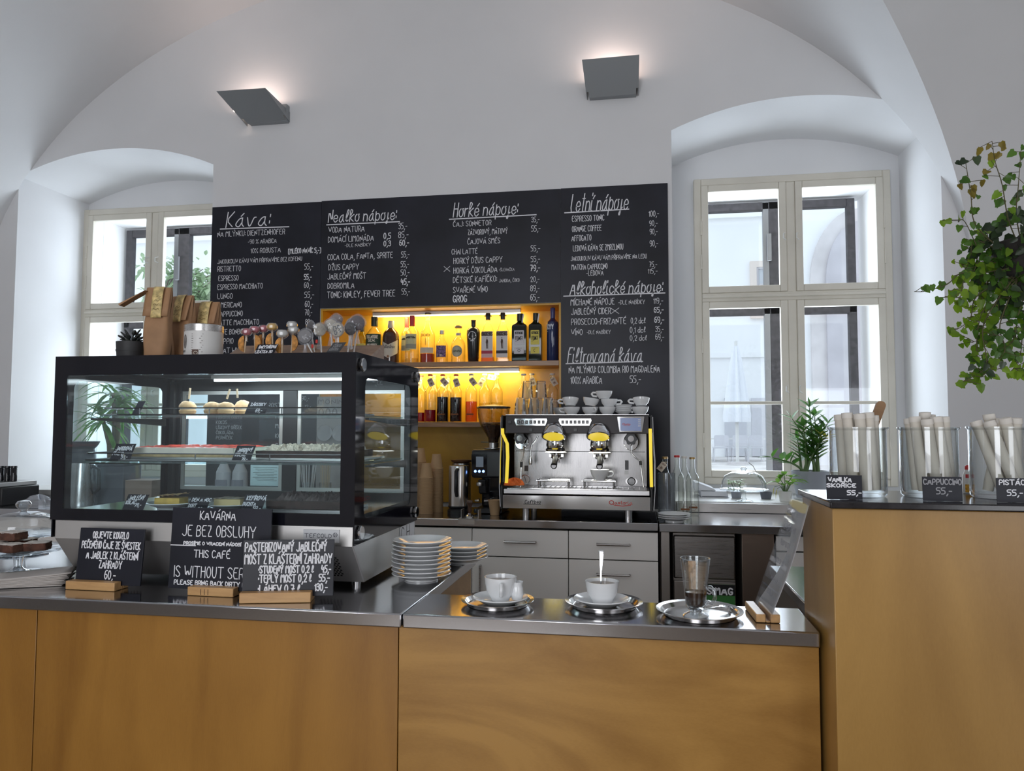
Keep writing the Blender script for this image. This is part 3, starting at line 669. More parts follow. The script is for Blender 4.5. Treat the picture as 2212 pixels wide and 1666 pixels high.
obj('front_pane', MB().box(XL+.046, XR-.046, YF+.001, YF+.004, 1.158, 1.586), CASEG, case)
def side(x, nm):
    f = MB(); ya, yb, za, zb = YF+.08, YK-.09, 1.135, 1.575; pr = rounded(ya, yb, za, zb, .03, 6); n = len(pr)
    # printed border as a plate with a rounded opening
    outer = []
    for (y, z) in pr:
        cy_, cz_ = (ya+yb)/2, (za+zb)/2; k = min((((YK if y > cy_ else YF+.006)-cy_)/(y-cy_)) if abs(y-cy_) > 1e-6 else 9, (((ZC1 if z > cz_ else ZC0)-cz_)/(z-cz_)) if abs(z-cz_) > 1e-6 else 9)
        outer.append((cy_+(y-cy_)*k, cz_+(z-cz_)*k))
    corners = [(YK, ZC1), (YF+.006, ZC1), (YF+.006, ZC0), (YK, ZC0)]
    for c in corners:
        i = min(range(n), key=lambda q: (outer[q][0]-c[0])**2+(outer[q][1]-c[1])**2); outer[i] = c
    for dx in (-.002, .002): f.add([(x+dx, *p) for p in pr]+[(x+dx, *p) for p in outer], [(i, (i+1) % n, n+(i+1) % n, n+i) for i in range(n)])
    b = [(x-.002, *p) for p in outer]+[(x+.002, *p) for p in outer]; f.add(b, [(i, (i+1) % n, n+(i+1) % n, n+i) for i in range(n)])
    s = obj(nm, f, BLACKG, case, smooth=0)
    obj('side_pane', MB().prism(pr, x-.0012, x+.0012, 'x'), CASEG, s)
    return s
s_ = side(XL+.003, 'left_border'); s = side(XR-.003, 'right_border')
for y, z in ((2.19, 1.612), (2.765, 1.612), (2.765, 1.10), (2.19, 1.10)):
    k = MB().lathe([(0, .001), (.015, .001), (.015, .004), (.021, .004), (.021, .010), (.019, .012), (0, .012)], 24); k.tr(M.Translation((XR-.001, y, z)) @ M.Rotation(R(90), 4, 'Y')); obj('knob', k, CHROME, s)
# chemistry style paper label on the steel side
lb = obj('paper_label', MB().box(XR-.0055, XR-.0045, 2.60, 2.775, .955, 1.062), PAPER, case)
t = MB(); write(t, 'C', 0, .034, .034, .052, 0, .004); write(t, '5', .04, .014, .018, .03, 0, .003); write(t, 'H', .066, .034, .034, .052, 0, .004); write(t, '10', .106, .014, .03, .03, 0, .003)
t.tr(M.Translation((XR-.0043, 2.615, .972)) @ M.Rotation(R(90), 4, 'Z')); obj('lettering', t, BLACK, lb)
lb = obj('maker_plate', MB().box(*[PY(656, 1150, 2.157)[0], PY(734, 1150, 2.157)[0]], 2.1545, 2.1575, PY(690, 1172, 2.157)[1], PY(690, 1144, 2.157)[1]), mat('plate_silver', (.55, .56, .58), .4, .2), case)
t = MB(); a = PY(658, 1161, 2.154); write(t, 'TEFCOLD', a[0], a[1], PY(716, 1161, 2.154)[0]-a[0], .0115, 2.1543, .0018)
h = disc(PY(724, 1156, 2.154)[0], PY(724, 1156, 2.154)[1], .0068, 6); ribbon(t, h+[h[0]], .0018, 2.1543)
for q in h[::2]: ribbon(t, [q, (sum(p[0] for p in h)/6, sum(p[1] for p in h)/6)], .0018, 2.1543)
obj('lettering', t, mat('dark_print', (.08, .08, .1), .6), lb)
# rear frame with two sliding glass doors
yb = YK-.02; f = MB()
xm = PY(628, 940, yb)[0]
f.frame(XL+.01, XR-.01, 1.13, 1.614, yb-.012, yb+.012, .035, .04, .05); f.box(xm-.03, xm+.03, yb-.012, yb+.012, 1.17, 1.565); obj('rear_frame', f, BLACK, case, .002)
f = MB(); f.frame(XL+.047, xm-.031, 1.17, 1.564, yb-.008, yb, .014); d = obj('rear_door', f, ALU, case); obj('pane', MB().box(XL+.061, xm-.045, yb-.005, yb-.003, 1.184, 1.55), CASEG, d)
f = MB(); f.frame(xm+.031, XR-.047, 1.17, 1.564, yb-.008, yb, .014); d = obj('rear_door', f, ALU, case); obj('pane', MB().box(xm+.045, XR-.061, yb-.005, yb-.003, 1.184, 1.55), CASEG, d)
obj('inner_post', MB().box(XL+.012, XL+.03, 2.74, 2.765, 1.13, 1.6).box(XR-.03, XR-.012, 2.74, 2.765, 1.13, 1.6), BLACK, case)
obj('deck', MB().box(XL+.012, XR-.012, YF+.01, yb-.02, 1.123, 1.148), STEELT, case)
COOL = mat('cool_led', (1, 1, 1), .5, emit=7, ecol=(.86, .94, 1))
for (y, z, xa, xb) in ((2.62, 1.602, -1.60, XR-.03), (YF+.035, 1.598, XL+.05, XR-.05)):
    q = obj('lamp_housing', MB().box(xa, xb, y-.014, y+.014, z, z+.013), ALU, case)
    obj('lamp_tube', MB().box(xa+.01, xb-.01, y-.009, y+.009, z-.009, z-.0005), COOL, q)
light('case_glow', 'AREA', ((XL+XR)/2, 2.5, 1.588), 5.5, (.88, .95, 1), (.85, .3), (0, 0, 0))
SH = []
for y0, z in ((2.315, PY(490, 898, 2.315)[1]), (2.24, PY(490, 999, 2.24)[1])):
    q = obj('glass_shelf', MB().box(XL+.035, XR-.03, y0, 2.70, z-.006, z), glass('shelf_glass', (.80, .88, .86), .9, .4, haze=.06), case)
    g = MB(); xa, xb = XL+.045, XR-.035
    g.tube([(xa, 2.4, z+.003), (xa, y0+.006, z+.003), (xb, y0+.006, z+.003), (xb, 2.4, z+.003)], .0035, 6)
    g.tube([(xa, 2.42, z+.026), (xa, y0+.012, z+.026), (xa+.006, y0+.006, z+.026), (xb, y0+.006, z+.026)], .0025, 6)
    x = xa+.14
    while x < xb: g.rod((x, y0+.006, z+.003), (x, y0+.006, z+.026), .0025, n=6); x += .26
    obj('shelf_rail', g, CHROME, q); SH.append(z)
    br = MB()
    for x in (XL+.02, XR-.02): br.prism([(2.3, z-.008), (2.3, z-.014), (2.7, z-.035), (2.7, z-.008)], x-.006, x+.006, 'x')
    obj('shelf_bracket', br, BLACK, q)
# ---------------------------------------------------------------- cakes
def slab(name, label, cat, x0, x1, y0, y1, z0, h, m, mt, bump=.006, side_m=None, fr=40):
    r = thing(name, label, cat, ((x0+x1)/2, (y0+y1)/2, z0)); hs = {}
    def top(u, v):
        e = min(1, min(u, 1-u)*fr*.25, min(v, 1-v)*5)
        return (x0+(x1-x0)*u+random.uniform(-.002, .002), y0+(y1-y0)*v, z0+h+e*random.uniform(-.2, 1)*bump+(e-1)*bump*.6)
    obj('cake_base', MB().grid(20, 4, lambda u, v: (x0+(x1-x0)*u, (y0, y0-.002, y1, y1, y0)[round(v*4)], (z0, z0+h*.93, z0+h*.93, z0, z0)[round(v*4)]+random.uniform(0, .0008))).box(x0, x0+.002, y0, y1, z0, z0+h*.9).box(x1-.002, x1, y0, y1, z0, z0+h*.9), m, r)
    obj('topping', MB().grid(fr, 14, top), mt, r, smooth=60); return r
SP = mat('sponge', (.55, .42, .22), .9, var=(40, .3)); CREAM = mat('cream', (.80, .74, .64), .7, var=(20, .1))
BERRY = mat('strawberry_jelly', (.55, .05, .03), .25, var=(25, .6)); CRUMB = mat('crumble', (.36, .29, .24), .95, var=(60, .5)); DARKC = mat('dark_cake', (.05, .03, .025), .8, var=(40, .5)); SUGARD = mat('sugared_dark_cake', (.13, .10, .10), .95, var=(45, .6))
zz = SH[1]+.012
def px(x, y, Y): return PY(x, y, Y)[0]
r = slab('strawberry_cake', 'long strawberry topped cream cake on the middle glass shelf', 'cake', px(283, 970, 2.34), px(508, 970, 2.34), 2.33, 2.6, zz, .033, CREAM, BERRY, .006)
obj('sponge_layer', MB().box(px(283, 970, 2.34)+.001, px(508, 970, 2.34)-.001, 2.3275, 2.6, zz, zz+.011), SP, r)
tag(single('cake_tray', MB().box(-.42, .42, -.15, .14, -.009, 0), STEEL, 'thin steel tray under the cakes on the middle shelf', 'tray', (-1.33, 2.47, zz-.0005), bev=.002), None, None)
slab('crumble_cake', 'dark berry cake with pale crumble, beside the strawberry cake', 'cake', px(556, 975, 2.34), px(738, 975, 2.36)+.02, 2.33, 2.6, zz, .024, DARKC, CRUMB, .022, fr=60)
tray = MB().box(-.22, .06, -.12, .12, 0, .01); x0 = px(590, 1075, 2.28); single('cake_tray', tray, STEEL, 'steel tray under the dark cake on the case floor', 'tray', (px(740, 1080, 2.35)-.02, 2.36, 1.149))
slab('dark_cake', 'low dark sugar dusted cake on the case floor', 'cake', px(585, 1075, 2.28), px(742, 1075, 2.3)+.01, 2.25, 2.46, 1.160, .026, DARKC, SUGARD, .02, fr=60)
# pastries on the upper shelf
CHOUX = mat('choux_pastry', (.50, .33, .17), .8, var=(30, .35)); STICK = mat('birch_stick', (.62, .48, .32), .7)
def pastry(lab, cx, cy, w_, h, k):
    r = thing('cream_pastry', lab, 'pastry', (cx, cy, SH[0]+.006), 0, None); z0 = SH[0]+.006
    b = MB()
    for i in range(k):
        xx = cx+(i-(k-1)/2)*w_/k; b.lathe([(0, 0), (.026, .002), (.029, .012), (.024, .017)], 16, (xx, cy, z0))
    obj('pastry_base', b, CHOUX, r); c = MB()
    for i in range(k):
        xx = cx+(i-(k-1)/2)*w_/k; c.lathe([(.024, .015), (.027, .02), (.024, .026), (0, .026)], 16, (xx, cy, z0))
    obj('cream_filling', c, CREAM, r); d = MB()
    for i in range(k):
        xx = cx+(i-(k-1)/2)*w_/k; d.lathe([(.029, .023), (.028, .030), (.02, .023+h*.8), (.008, .023+h), (0, .023+h)], 16, (xx, cy, z0))
    d.v = [(x+random.uniform(-.002, .002), y, z+random.uniform(-.002, .002)) for x, y, z in d.v]; obj('pastry_top', d, CHOUX, r, smooth=60)
    return r
pastry('choux pastry standing apart with a wooden pick in it', px(398, 885, 2.36), 2.38, .05, .022, 1)
pastry('choux pastry pair in the middle of the upper shelf', px(466, 885, 2.36), 2.38, .10, .018, 2)
pastry('choux pastry behind the upper shelf price tag', px(515, 880, 2.42), 2.45, .055, .026, 1)
for i, (x, y0, x1, y1) in enumerate(((408, 862, 411, 838), (490, 862, 497, 840), (513, 860, 512, 840))):
    a = PY(x, y0, 2.38); b = PY(x1, y1, 2.38); s_ = MB().box(-.003, .003, -.0015, .0015, 0, b[1]-a[1]); s_.tr(M.Rotation(math.atan2(b[0]-a[0], b[1]-a[1]), 4, 'Y'))
    single('wooden_pick', s_, STICK, ['flat wooden pick in the choux pastry standing apart', 'slanted wooden pick in the middle choux pastry', 'upright wooden pick in the choux pastry next to the tag'][i], 'pick', (a[0], 2.38, a[1]))
# plates with slices on the case floor
def plate_mb(rad, h=.02, n=40): return MB().lathe([(0, .004), (rad*.55, .004), (rad*.62, .006), (rad*.93, h-.003), (rad, h), (rad*.985, h+.002), (rad*.9, h-.0005), (rad*.6, .0095), (rad*.5, .0075), (0, .0075)], n).lathe([(rad*.5, 0), (rad*.56, 0), (rad*.56, .005), (rad*.5, .005), (rad*.5, 0)], n)
for cx, lab, lab2, cap, col in ((377, 'white plate holding the apple cake slice', 'golden apple cake slice on a white plate in the case', CHOUX, 'apple_cake'), (505, 'white plate holding the cheesecake slice', 'pale cheesecake slice with crumb top in the case', CRUMB, 'cheesecake')):
    x = px(cx, 1075, 2.30); single('plate', plate_mb(.085), PORC, lab, 'plate', (x, 2.29, 1.149))
    r = thing('cake_slice', lab2, 'cake', (x, 2.29, 1.157)); w_ = .085 if cx < 400 else .088
    poly = [(x-w_/2, 2.255), (x+w_/2, 2.262), (x+w_/2-.008, 2.325), (x-w_/2+.01, 2.318)]
    obj('cake_body', MB().prism(poly, 1.1575, 1.186, 'z'), mat('yellow_sponge', (.62, .42, .10), .85, var=(40, .25)) if cx < 400 else mat('cheese_cream', (.72, .58, .30), .8, var=(15, .1)), r)
    tp = MB().grid(14, 8, lambda u, v: ((x-w_/2-.002)+(w_+.004)*u, 2.252+.075*v, 1.187+random.uniform(0, .008 if cx < 400 else .003)+(u*.008 if cx < 400 else 0))); obj('crust', tp, cap, r, smooth=60)
# ---------------------------------------------------------------- small slate price tags
def tag_sign(lab, rect, Y, lines, zb=None, lean=.012, skew=0, name='price_tag', m=None, cm=None, rz=0, foot=True):
    X0, X1, Y0_, Y1_ = rect; a = PY(X0, Y1_, Y); b = PY(X1, Y0_, Y); W, H = b[0]-a[0], b[1]-a[1]; z = a[1] if zb is None else zb
    r = thing(name, lab, 'sign', (a[0]+W/2, Y, z), rz)
    sh = M.Identity(4); sh[0][2] = skew; sh[1][2] = lean/H
    p = MB().box(-W/2, W/2, 0, .002, 0, H).tr(sh); obj('card', p, m or CHALKB, r, local=True)
    t = MB(); rect_text(t, lines, rect, W, H, -.0009, -W/2, 0, H*.045); t.tr(sh); obj('lettering', t, cm or CHALK, r, local=True)
    if foot: obj('support', MB().prism([(.003, 0), (.03, 0), (.0035+lean*.6, H*.6)], -.004, .004, 'x'), CHROME, r, local=True)
    return r
tag_sign('slate price tag beside the choux pastries on the upper shelf', (527, 572, 864, 897), 2.335, [('ZÁKUSKY', 533, 876, 566, 6), ('69,-', 549, 890, 563, 7)], SH[0]+.001, .014, .25)
tag_sign('slate price tag seen edge-on on the upper shelf', (283, 299, 866, 898), 2.37, [], SH[0]+.001, .02, .25)
tag_sign('slate price tag beside the strawberry cake end, middle shelf', (236, 280, 961, 997), 2.26, [('JAHODOVÁ', 241, 975, 276, 8), ('ŘEZ', 238, 985, 262, 6), ('59,-', 260, 992, 273, 6)], SH[1]+.001, .014, .25)
tag_sign('slate price tag between the two cakes on the middle shelf', (499, 540, 961, 996), 2.26, [('JAHODOVÝ', 505, 974, 536, 7), ('KOLÁČ', 503, 984, 526, 7), ('79,-', 521, 993, 533, 6)], SH[1]+.001, .014, .25)
tag_sign('slate price tag before the apple cake plate, apple kolach', (263, 309, 1053, 1087), 2.2, [('JABLEČNÝ', 268, 1064, 302, 8), ('KOLÁČ', 266, 1073, 287, 7), ('79,-', 288, 1078, 301, 7)], 1.149, .014, .25)
tag_sign('slate price tag between the two cake slice plates', (400, 444, 1059, 1091), 2.19, [('DEN A NOC', 405, 1068, 446, 7), ('DORT', 402, 1080, 419, 7), ('79,-', 425, 1087, 440, 7)], 1.149, .014, .25)
tag_sign('slate price tag in front of the cheesecake slice', (516, 563, 1054, 1094), 2.19, [('KEFÍROVÁ', 522, 1065, 564, 8), ('DUCHTA', 518, 1077, 546, 7), ('59,-', 543, 1086, 560, 8)], 1.149, .014, .25)
# ---------------------------------------------------------------- big chalk signs in wooden feet on the worktop
BLK = wood('beech_block', (.45, .24, .09), (.62, .36, .15), (1, 8, 8), 4, 1, .5)
def chalk_sign(lab, rect, Y, rz, block, lines, lean, slots=False, sw=None):
    X0, X1, Y0_, Y1_ = rect; a = PY(X0, Y1_, Y); b = PY(X1, Y0_, Y); W = (b[0]-a[0])/math.cos(rz); H = b[1]-ZT
    cx = a[0]+(b[0]-a[0])/2; r = thing('chalk_sign', lab, 'sign', (cx, Y, ZT), rz)
    p = MB().box(-W/2, W/2, 0, .006, .012, H); sh = M.Identity(4); sh[1][2] = lean; p.tr(sh); obj('board_panel', p, CHALKB, r, .001, local=True)
    t = MB(); rr = (X0, X1, Y0_, Y0_+(Y1_-Y0_)*H/(b[1]-a[1])); rect_text(t, lines, rr, W, H, -.0009, -W/2, 0, sw); t.tr(sh); obj('lettering', t, CHALK, r, local=True)
    bx0, bx1, bh = block; k = W/(X1-X0); u0, u1 = -W/2+(bx0-X0)*k, -W/2+(bx1-X0)*k
    q = MB().box(u0, u1, -.032, -.002, 0.0005, bh).box(u0, u1, .0075, .032, .0005, bh*.9).box(u0, u1, -.0019, .0074, .0005, .011); o = obj('wooden_foot', q, BLK, r, .002, local=True)
    if slots: obj('slots', MB().box(u0+.043, u0+.0445, -.0326, -.0318, .004, bh*.8).box(u0+.055, u0+.0565, -.0326, -.0318, .004, bh*.8).box(u0+.067, u0+.0685, -.0326, -.0318, .004, bh*.8), DARKC, o, local=True)
    return r
chalk_sign('chalk sign about baked plum tea, price 60 in its last line', (160, 306, 1146, 1258), 2.105, R(-1), (157, 266, .026), [
 ('OBJEVTE KOUZLO', 191, 1166, 271, 13), ('PEČENÉHO ČAJE ZE ŠVESTEK', 168, 1187, 299, 14), ('A JABLEK Z KLÁŠTERNÍ', 180, 1208, 296, 14), ('ZAHRADY', 211, 1227, 262, 15), ('60,-', 226, 1249, 250, 17)], .10, sw=.0032)
chalk_sign('largest chalk sign in two languages about self service', (361, 583, 1102, 1268), 2.095, R(-1), (420, 520, .026), [
 ('KAVÁRNA', 425, 1126, 504, 17), ('JE BEZ OBSLUHY', 387, 1161, 550, 22), ('PROSÍME O VRACENÍ NÁDOBÍ', 391, 1179, 519, 6), ('_', 362, 1180, 418, 8), ('THIS CAFÉ', 416, 1205, 496, 15), ('IS WITHOUT SERVICE', 374, 1246, 572, 22), ('PLEASE BRING BACK DIRTY DISHES', 375, 1262, 562, 9)], .06, True, .0028)
chalk_sign('chalk sign about apple must, turned, in front of case corner', (534, 712, 1170, 1286), 2.055, R(14), (535, 672, .030), [
 ('PASTERIZOVANÝ JABLEČNÝ', 538, 1193, 697, 18), ('MOŠT Z KLÁŠTERNÍ ZAHRADY', 538, 1218, 708, 19), ('*STUDENÝ MOŠT 0,2 l', 566, 1237, 672, 14), ('45,-', 688, 1237, 706, 14), ('*TEPLÝ MOŠT 0,2 l', 566, 1256, 668, 15), ('55,-', 684, 1255, 704, 14), ('*LÁHEV 0,7 l', 566, 1276, 646, 14), ('130,-', 676, 1274, 700, 14)], .04, sw=.0036)
# ---------------------------------------------------------------- plates by the case
def stack(cx, cy, rad, n, step, z0, lab, group):
    p0 = None
    for i in range(n):
        l = 'white plate, %s from the %s' % (('lowest' if i == n-1 else ORD[i]) if False else ORD[i], lab) if i else 'white plate, topmost of the '+lab.replace('top of the ', '')
        loc = (cx+random.uniform(-.002, .002), cy+random.uniform(-.002, .002), z0+(n-1-i)*step)
        if p0 is None: p0 = single('plate', plate_mb(rad, .022), PORC, l, 'plate', loc, 0, group)
        else: dup(p0, loc, random.random(), l)
x, y = PZ(911, 1252, ZT); stack(x, y+.0, .098, 9, .0135, ZT+.0005, 'top of the tall front plate stack by the case', 'plates in the tall front stack')
stack(x+.06, y+.33, .092, 4, .0135, ZT+.0005, 'top of the short rear plate stack by the case', 'plates in the short rear stack')
# ---------------------------------------------------------------- cups and glass on the right run
def cup_parts(r, rad, h, m=PORC, foot=.55, hand=None):
    o = [(foot*rad*.9, 0), (foot*rad, 0), (foot*rad*1.02, .004), (rad*.86, h*.4), (rad*.97, h*.75), (rad, h), (rad-.0035, h), (rad*.93-.003, h*.75), (rad*.82-.003, h*.4), (foot*rad*.8, .008), (0, .007)]
    obj('cup_body', MB().lathe([(0, .001)]+o, 40), m, r, local=True)
    hz = h*.5; pts = [(rad*.93, 0, h*.80), (rad*1.32, 0, h*.82), (rad*1.5, 0, h*.62), (rad*1.32, 0, h*.36), (rad*.84, 0, h*.30)]
    q = []
    for i in range(len(pts)-1):
        for k in range(3): t = k/3; q.append(tuple(pts[i][c]*(1-t)+pts[i+1][c]*t for c in range(3)))
    q.append(pts[-1]); obj('handle', MB().tube(q, [.0055]*len(q), 8), m, r, local=True, smooth=60)
    return r
def saucer(lab, loc, rad=.078):
    return single('saucer', MB().lathe([(0, .003), (rad*.5, .003), (rad*.55, .0), (rad*.6, .003), (rad*.85, .012), (rad, .019), (rad*.985, .0215), (rad*.84, .0155), (rad*.55, .0075), (rad*.4, .0085), (rad*.36, .007), (0, .007)], 44), PORC, lab, 'saucer', loc)
def tray(lab, loc, rad, rot=0):
    r = thing('serving_tray', lab, 'tray', loc)
    obj('tray_dish', MB().lathe([(0, 0), (rad*.83, 0), (rad*.91, .011), (rad, .0135), (rad*1.0, .0155), (rad*.90, .0130), (rad*.82, .0022), (0, .002)], 56), brushed('tray_steel', (.62, .61, .6), .16, (8, 8, 1), .05), r, local=True)
    return r
t1 = PZ(1075, 1306, ZT); t2 = PZ(1304, 1310, ZT); t3 = PZ(1511, 1329, ZT)
tray('round steel tray carrying a cup and the tiny milk jug', (*t1, ZT+.001), .103); saucer('white saucer under the cup beside the tiny milk jug', (t1[0]+.008, t1[1]-.002, ZT+.0035))
tray('round steel tray under the cup with the spoon', (*t2, ZT+.001), .108); saucer('white saucer under the cup with the spoon', (t2[0]-.006, t2[1]-.002, ZT+.0035))
tray('round steel tray under the tall latte glass', (*t3, ZT+.001), .114)
r = thing('coffee_cup', 'empty white cup with handle to the front, beside a tiny jug', 'cup', (t1[0]+.008, t1[1], ZT+.0125), R(-78)); cup_parts(r, .046, .066)
obj('coffee_stain', MB().lathe([(.0365, .040), (.0395, .055)], 30), mat('coffee_foam', (.35, .24, .16), .8, var=(60, .6), alpha=.35), r, local=True)
r = thing('coffee_cup', 'empty white cup with a spoon standing in it', 'cup', (t2[0]-.004, t2[1], ZT+.0125), R(70)); cup_parts(r, .0475, .058, foot=.6)
obj('coffee_stain', MB().lathe([(.0385, .034), (.042, .049)], 30), MAT['coffee_foam'], r, local=True)
sp = MB()
def spoon_mb(L=.135):
    s = MB(); s.grid(10, 6, lambda u, v: ((v-.5)*(.006+.010*max(0, 1-(u-.0)*3.2)**.5 if u < .3 else (v-.5)*0+.006+.006*max(0, u-.6)), (u*L), .0015+((abs(v-.5)*2)**2*.003 if u < .3 else 0)))
    return s
def spoon(lab, loc, rot, L=.135):
    s = MB(); n = 22
    def wd(u): return .0145*math.sqrt(max(0, 1-((u-.14)/.14)**2)) if u < .24 else .0026+.0052*max(0, (u-.55)/.45)**.8*(1 if u < .97 else .6)
    s.grid(n, 6, lambda u, v: ((v-.5)*2*max(.0025, wd(u)), u*L, (.004*((abs(v-.5)*2)**2-1) if u < .27 else 0)+.006*math.sin(u*PI)*.6))
    o = single('teaspoon', s, CHROME, lab, 'spoon', loc, 0, None, rot=rot); m_ = o.modifiers.new('t', 'SOLIDIFY'); m_.thickness = .0012; return o
a = PY(1296, 1268, t2[1]); spoon('steel teaspoon standing upright in a white cup', (a[0]+.002, t2[1]-.004, ZT+.024), (R(82), 0, R(-6)), .132)
r = thing('milk_jug', 'tiny white porcelain milk jug standing behind an empty cup', 'jug', (*PZ(1117, 1301, ZT+.008), ZT+.0155), R(110))
obj('jug_body', MB().lathe([(0, 0), (.014, 0), (.018, .015), (.017, .032), (.0145, .04), (.0175, .05), (.016, .05), (.013, .04), (.015, .03), (0, .004)], 28), PORC, r, local=True)
obj('handle', MB().tube([(.015, 0, .042), (.026, 0, .04), (.028, 0, .025), (.017, 0, .014)], .003, 6), PORC, r, local=True)
# latte glass
gx, gy = PZ(1503, 1333, ZT+.003); gl = thing('latte_glass', 'tall footed latte glass with coffee left at the bottom', 'glass', (gx, gy, ZT+.0035), R(-25))
obj('glass_body', MB().lathe([(.021, .0215), (.026, .028), (.030, .075), (.039, .152), (.0373, .152), (.0285, .075), (.0245, .032), (.018, .026)], 40), JARG, gl, local=True)
obj('glass_foot', MB().lathe([(0, .001), (.033, .001), (.034, .004), (.030, .008), (.016, .014), (.020, .0212), (0, .0245)], 40), THICK, gl, local=True)
obj('rim', MB().tube([(.0382*math.cos(i*PI/20), .0382*math.sin(i*PI/20), .152) for i in range(41)], .0011, 6), THICK, gl, local=True)
obj('handle', MB().tube([(.030, 0, .079), (.041, 0, .082), (.052, 0, .072), (.053, 0, .055), (.045, 0, .041), (.034, 0, .043), (.027, 0, .036)], .0048, 10), THICK, gl, local=True, smooth=60)
obj('coffee', MB().lathe([(0, .0262), (.0176, .0275), (.0242, .0335), (.0275, .062), (.0274, .0655), (.0250, .064), (0, .0635)], 36), liquid('coffee', (.035, .014, .006), .9), gl, local=True)
obj('foam_residue', MB().lathe([(.0278, .066), (.0281, .075), (.0335, .12), (.0352, .137)], 40).tr(M.Identity(4)), mat('foam_trace', (.62, .42, .26), .9, var=(50, .3), alpha=.16), gl, local=True)
st = MB()
for i in range(5):
    a0, a1 = 1.9+i*.12, 2.02+i*.12; st.add([(.0279*math.cos(a0), .0279*math.sin(a0), .058), (.0279*math.cos(a1), .0279*math.sin(a1), .058), (.035*math.cos(a1), .035*math.sin(a1), .140), (.035*math.cos(a0), .035*math.sin(a0), .140)], [(0, 1, 2, 3)])
obj('foam_streak', st, mat('foam_thick', (.62, .40, .24), .9, var=(80, .4), alpha=.75), gl, local=True)
spoon('steel teaspoon lying on the tray beside the latte glass', (*PZ(1577, 1322, ZT), ZT+.0155), (0, 0, R(128)), .13)
# acrylic leaflet holder with a paper in it
a = PZ(1640, 1330, ZT); b = PZ(1690, 1352, ZT); cx, cy = PZ(1668, 1345, ZT)
r = thing('acrylic_sign', 'clear acrylic sign holder with curling paper in wooden foot', 'sign', (*PZ(1646, 1331, ZT), ZT), R(93))
Wd, Hh = .20, .318
f = MB().box(-.075, .075, .006, .03, .001, .022).box(-.075, .075, -.03, -.006, .001, .022).box(-.075, .075, -.0058, .0058, .001, .005); obj('wooden_foot', f, BLK, r, .002, local=True)
sh = M.Identity(4); sh[1][2] = -.345
for y in (.0022, -.0022): obj('acrylic_sheet', MB().box(-Wd/2+.02, Wd/2, y-.0008, y+.0008, .006, Hh).tr(sh), glass('acrylic', (.98, .985, .99), .3, .08, haze=.03), r, local=True)
pg = MB()
def _pg(u, v):
    z = .012+v*(Hh-.03); curl = .035*math.sin(PI*min(1, v*1.15))*(1-u)**2*.8; return (-Wd/2+.025+(Wd-.03)*u*(1 if v > .3 else 1), -.345*z-.0002-curl*.0, z)
def _pg2(u, v):
    z = .012+v*(Hh-.03); b = .034*math.sin(PI*v)**1.2; return (-Wd/2+.03+(Wd-.03)*u, -.345*z-.004-b*(.2+.8*u), z)
pg.grid(10, 16, _pg2); po = obj('paper', pg, leafmat('sheet_paper', (.80, .80, .82), (.84, .84, .86), .5), r, local=True)
m_ = po.modifiers.new('t', 'SOLIDIFY'); m_.thickness = .0004
t = MB()
for i, (s_, z, w_, h) in enumerate((('DEN OTEVŘENÝCH', .225, .12, .013), ('VSTUP VOLNÝ', .185, .10, .012), ('OD 10 HODIN', .14, .09, .011), ('KAVÁRNA', .095, .07, .010), ('KLÁŠTER', .06, .06, .010))): write(t, s_, -.055+i*.004, z, w_, h, 0, .0018)
t.v = [(x, -.345*z+.0034, z) for x, y, z in t.v]; obj('lettering', t, mat('grey_print', (.25, .25, .28), .8), r, local=True)
# ---------------------------------------------------------------- left end of the counter
r0 = PZ(75, 1275, ZT)
def bag(i, x, y, z, rz):
    b = MB(); b.grid(8, 6, lambda u, v: (-.105+.21*u, -.07+.14*v, .0012*math.sin(4*u)*u+.0012*i*u*u)); o = single('paper_bag', b, mat('grey_kraft', (.52, .48, .45), .7, var=(5, .06)), 'flat white paper bag, %s of the pile at the counter end' % ORD[7-i], 'paper bag', (x, y, z), rz, 'flat paper bags piled at the counter end'); m_ = o.modifiers.new('t', 'SOLIDIFY'); m_.thickness = .0022; m_.offset = 1
x, y = PZ(88, 1262, ZT)
for i in range(8): bag(i, x-.035+.0012*i, y+.0012*i, ZT+.0015+.0037*i, R(25+(i*7 % 10)))
def glass_stand(x, y, rad, h, lab, name='cake_stand'):
    r = thing(name, lab, 'cake stand', (x, y, ZT))
    obj('stand_foot', MB().lathe([(0, .004), (rad*.62, .002), (rad*.64, .006), (rad*.3, .012), (.018, .022), (.012, .03), (.014, h*.6), (.02, h-.012), (.022, h-.004), (0, h-.004)], 36), THICK, r, local=True)
    n = 44; pl = MB().lathe([(0, h-.004), (rad*.9, h-.002), (rad*1.0, h+.006), (rad*1.0, h+.009), (rad*.9, h+.002), (0, h)], n)
    pl.v = [(vx, vy, vz+(.0035*math.sin(11*math.atan2(vy, vx)) if math.hypot(vx, vy) > rad*.95 else 0)) for vx, vy, vz in pl.v]
    obj('plate_top', pl, JARG, r, local=True); return r
x, y = PZ(38, 1243, ZT); glass_stand(x, y, .155, .085, 'footed glass cake stand carrying the brownies')
BR = mat('brownie', (.085, .035, .022), .85, var=(30, .5)); SU = mat('icing_sugar', (.62, .56, .52), .95, var=(30, .3))
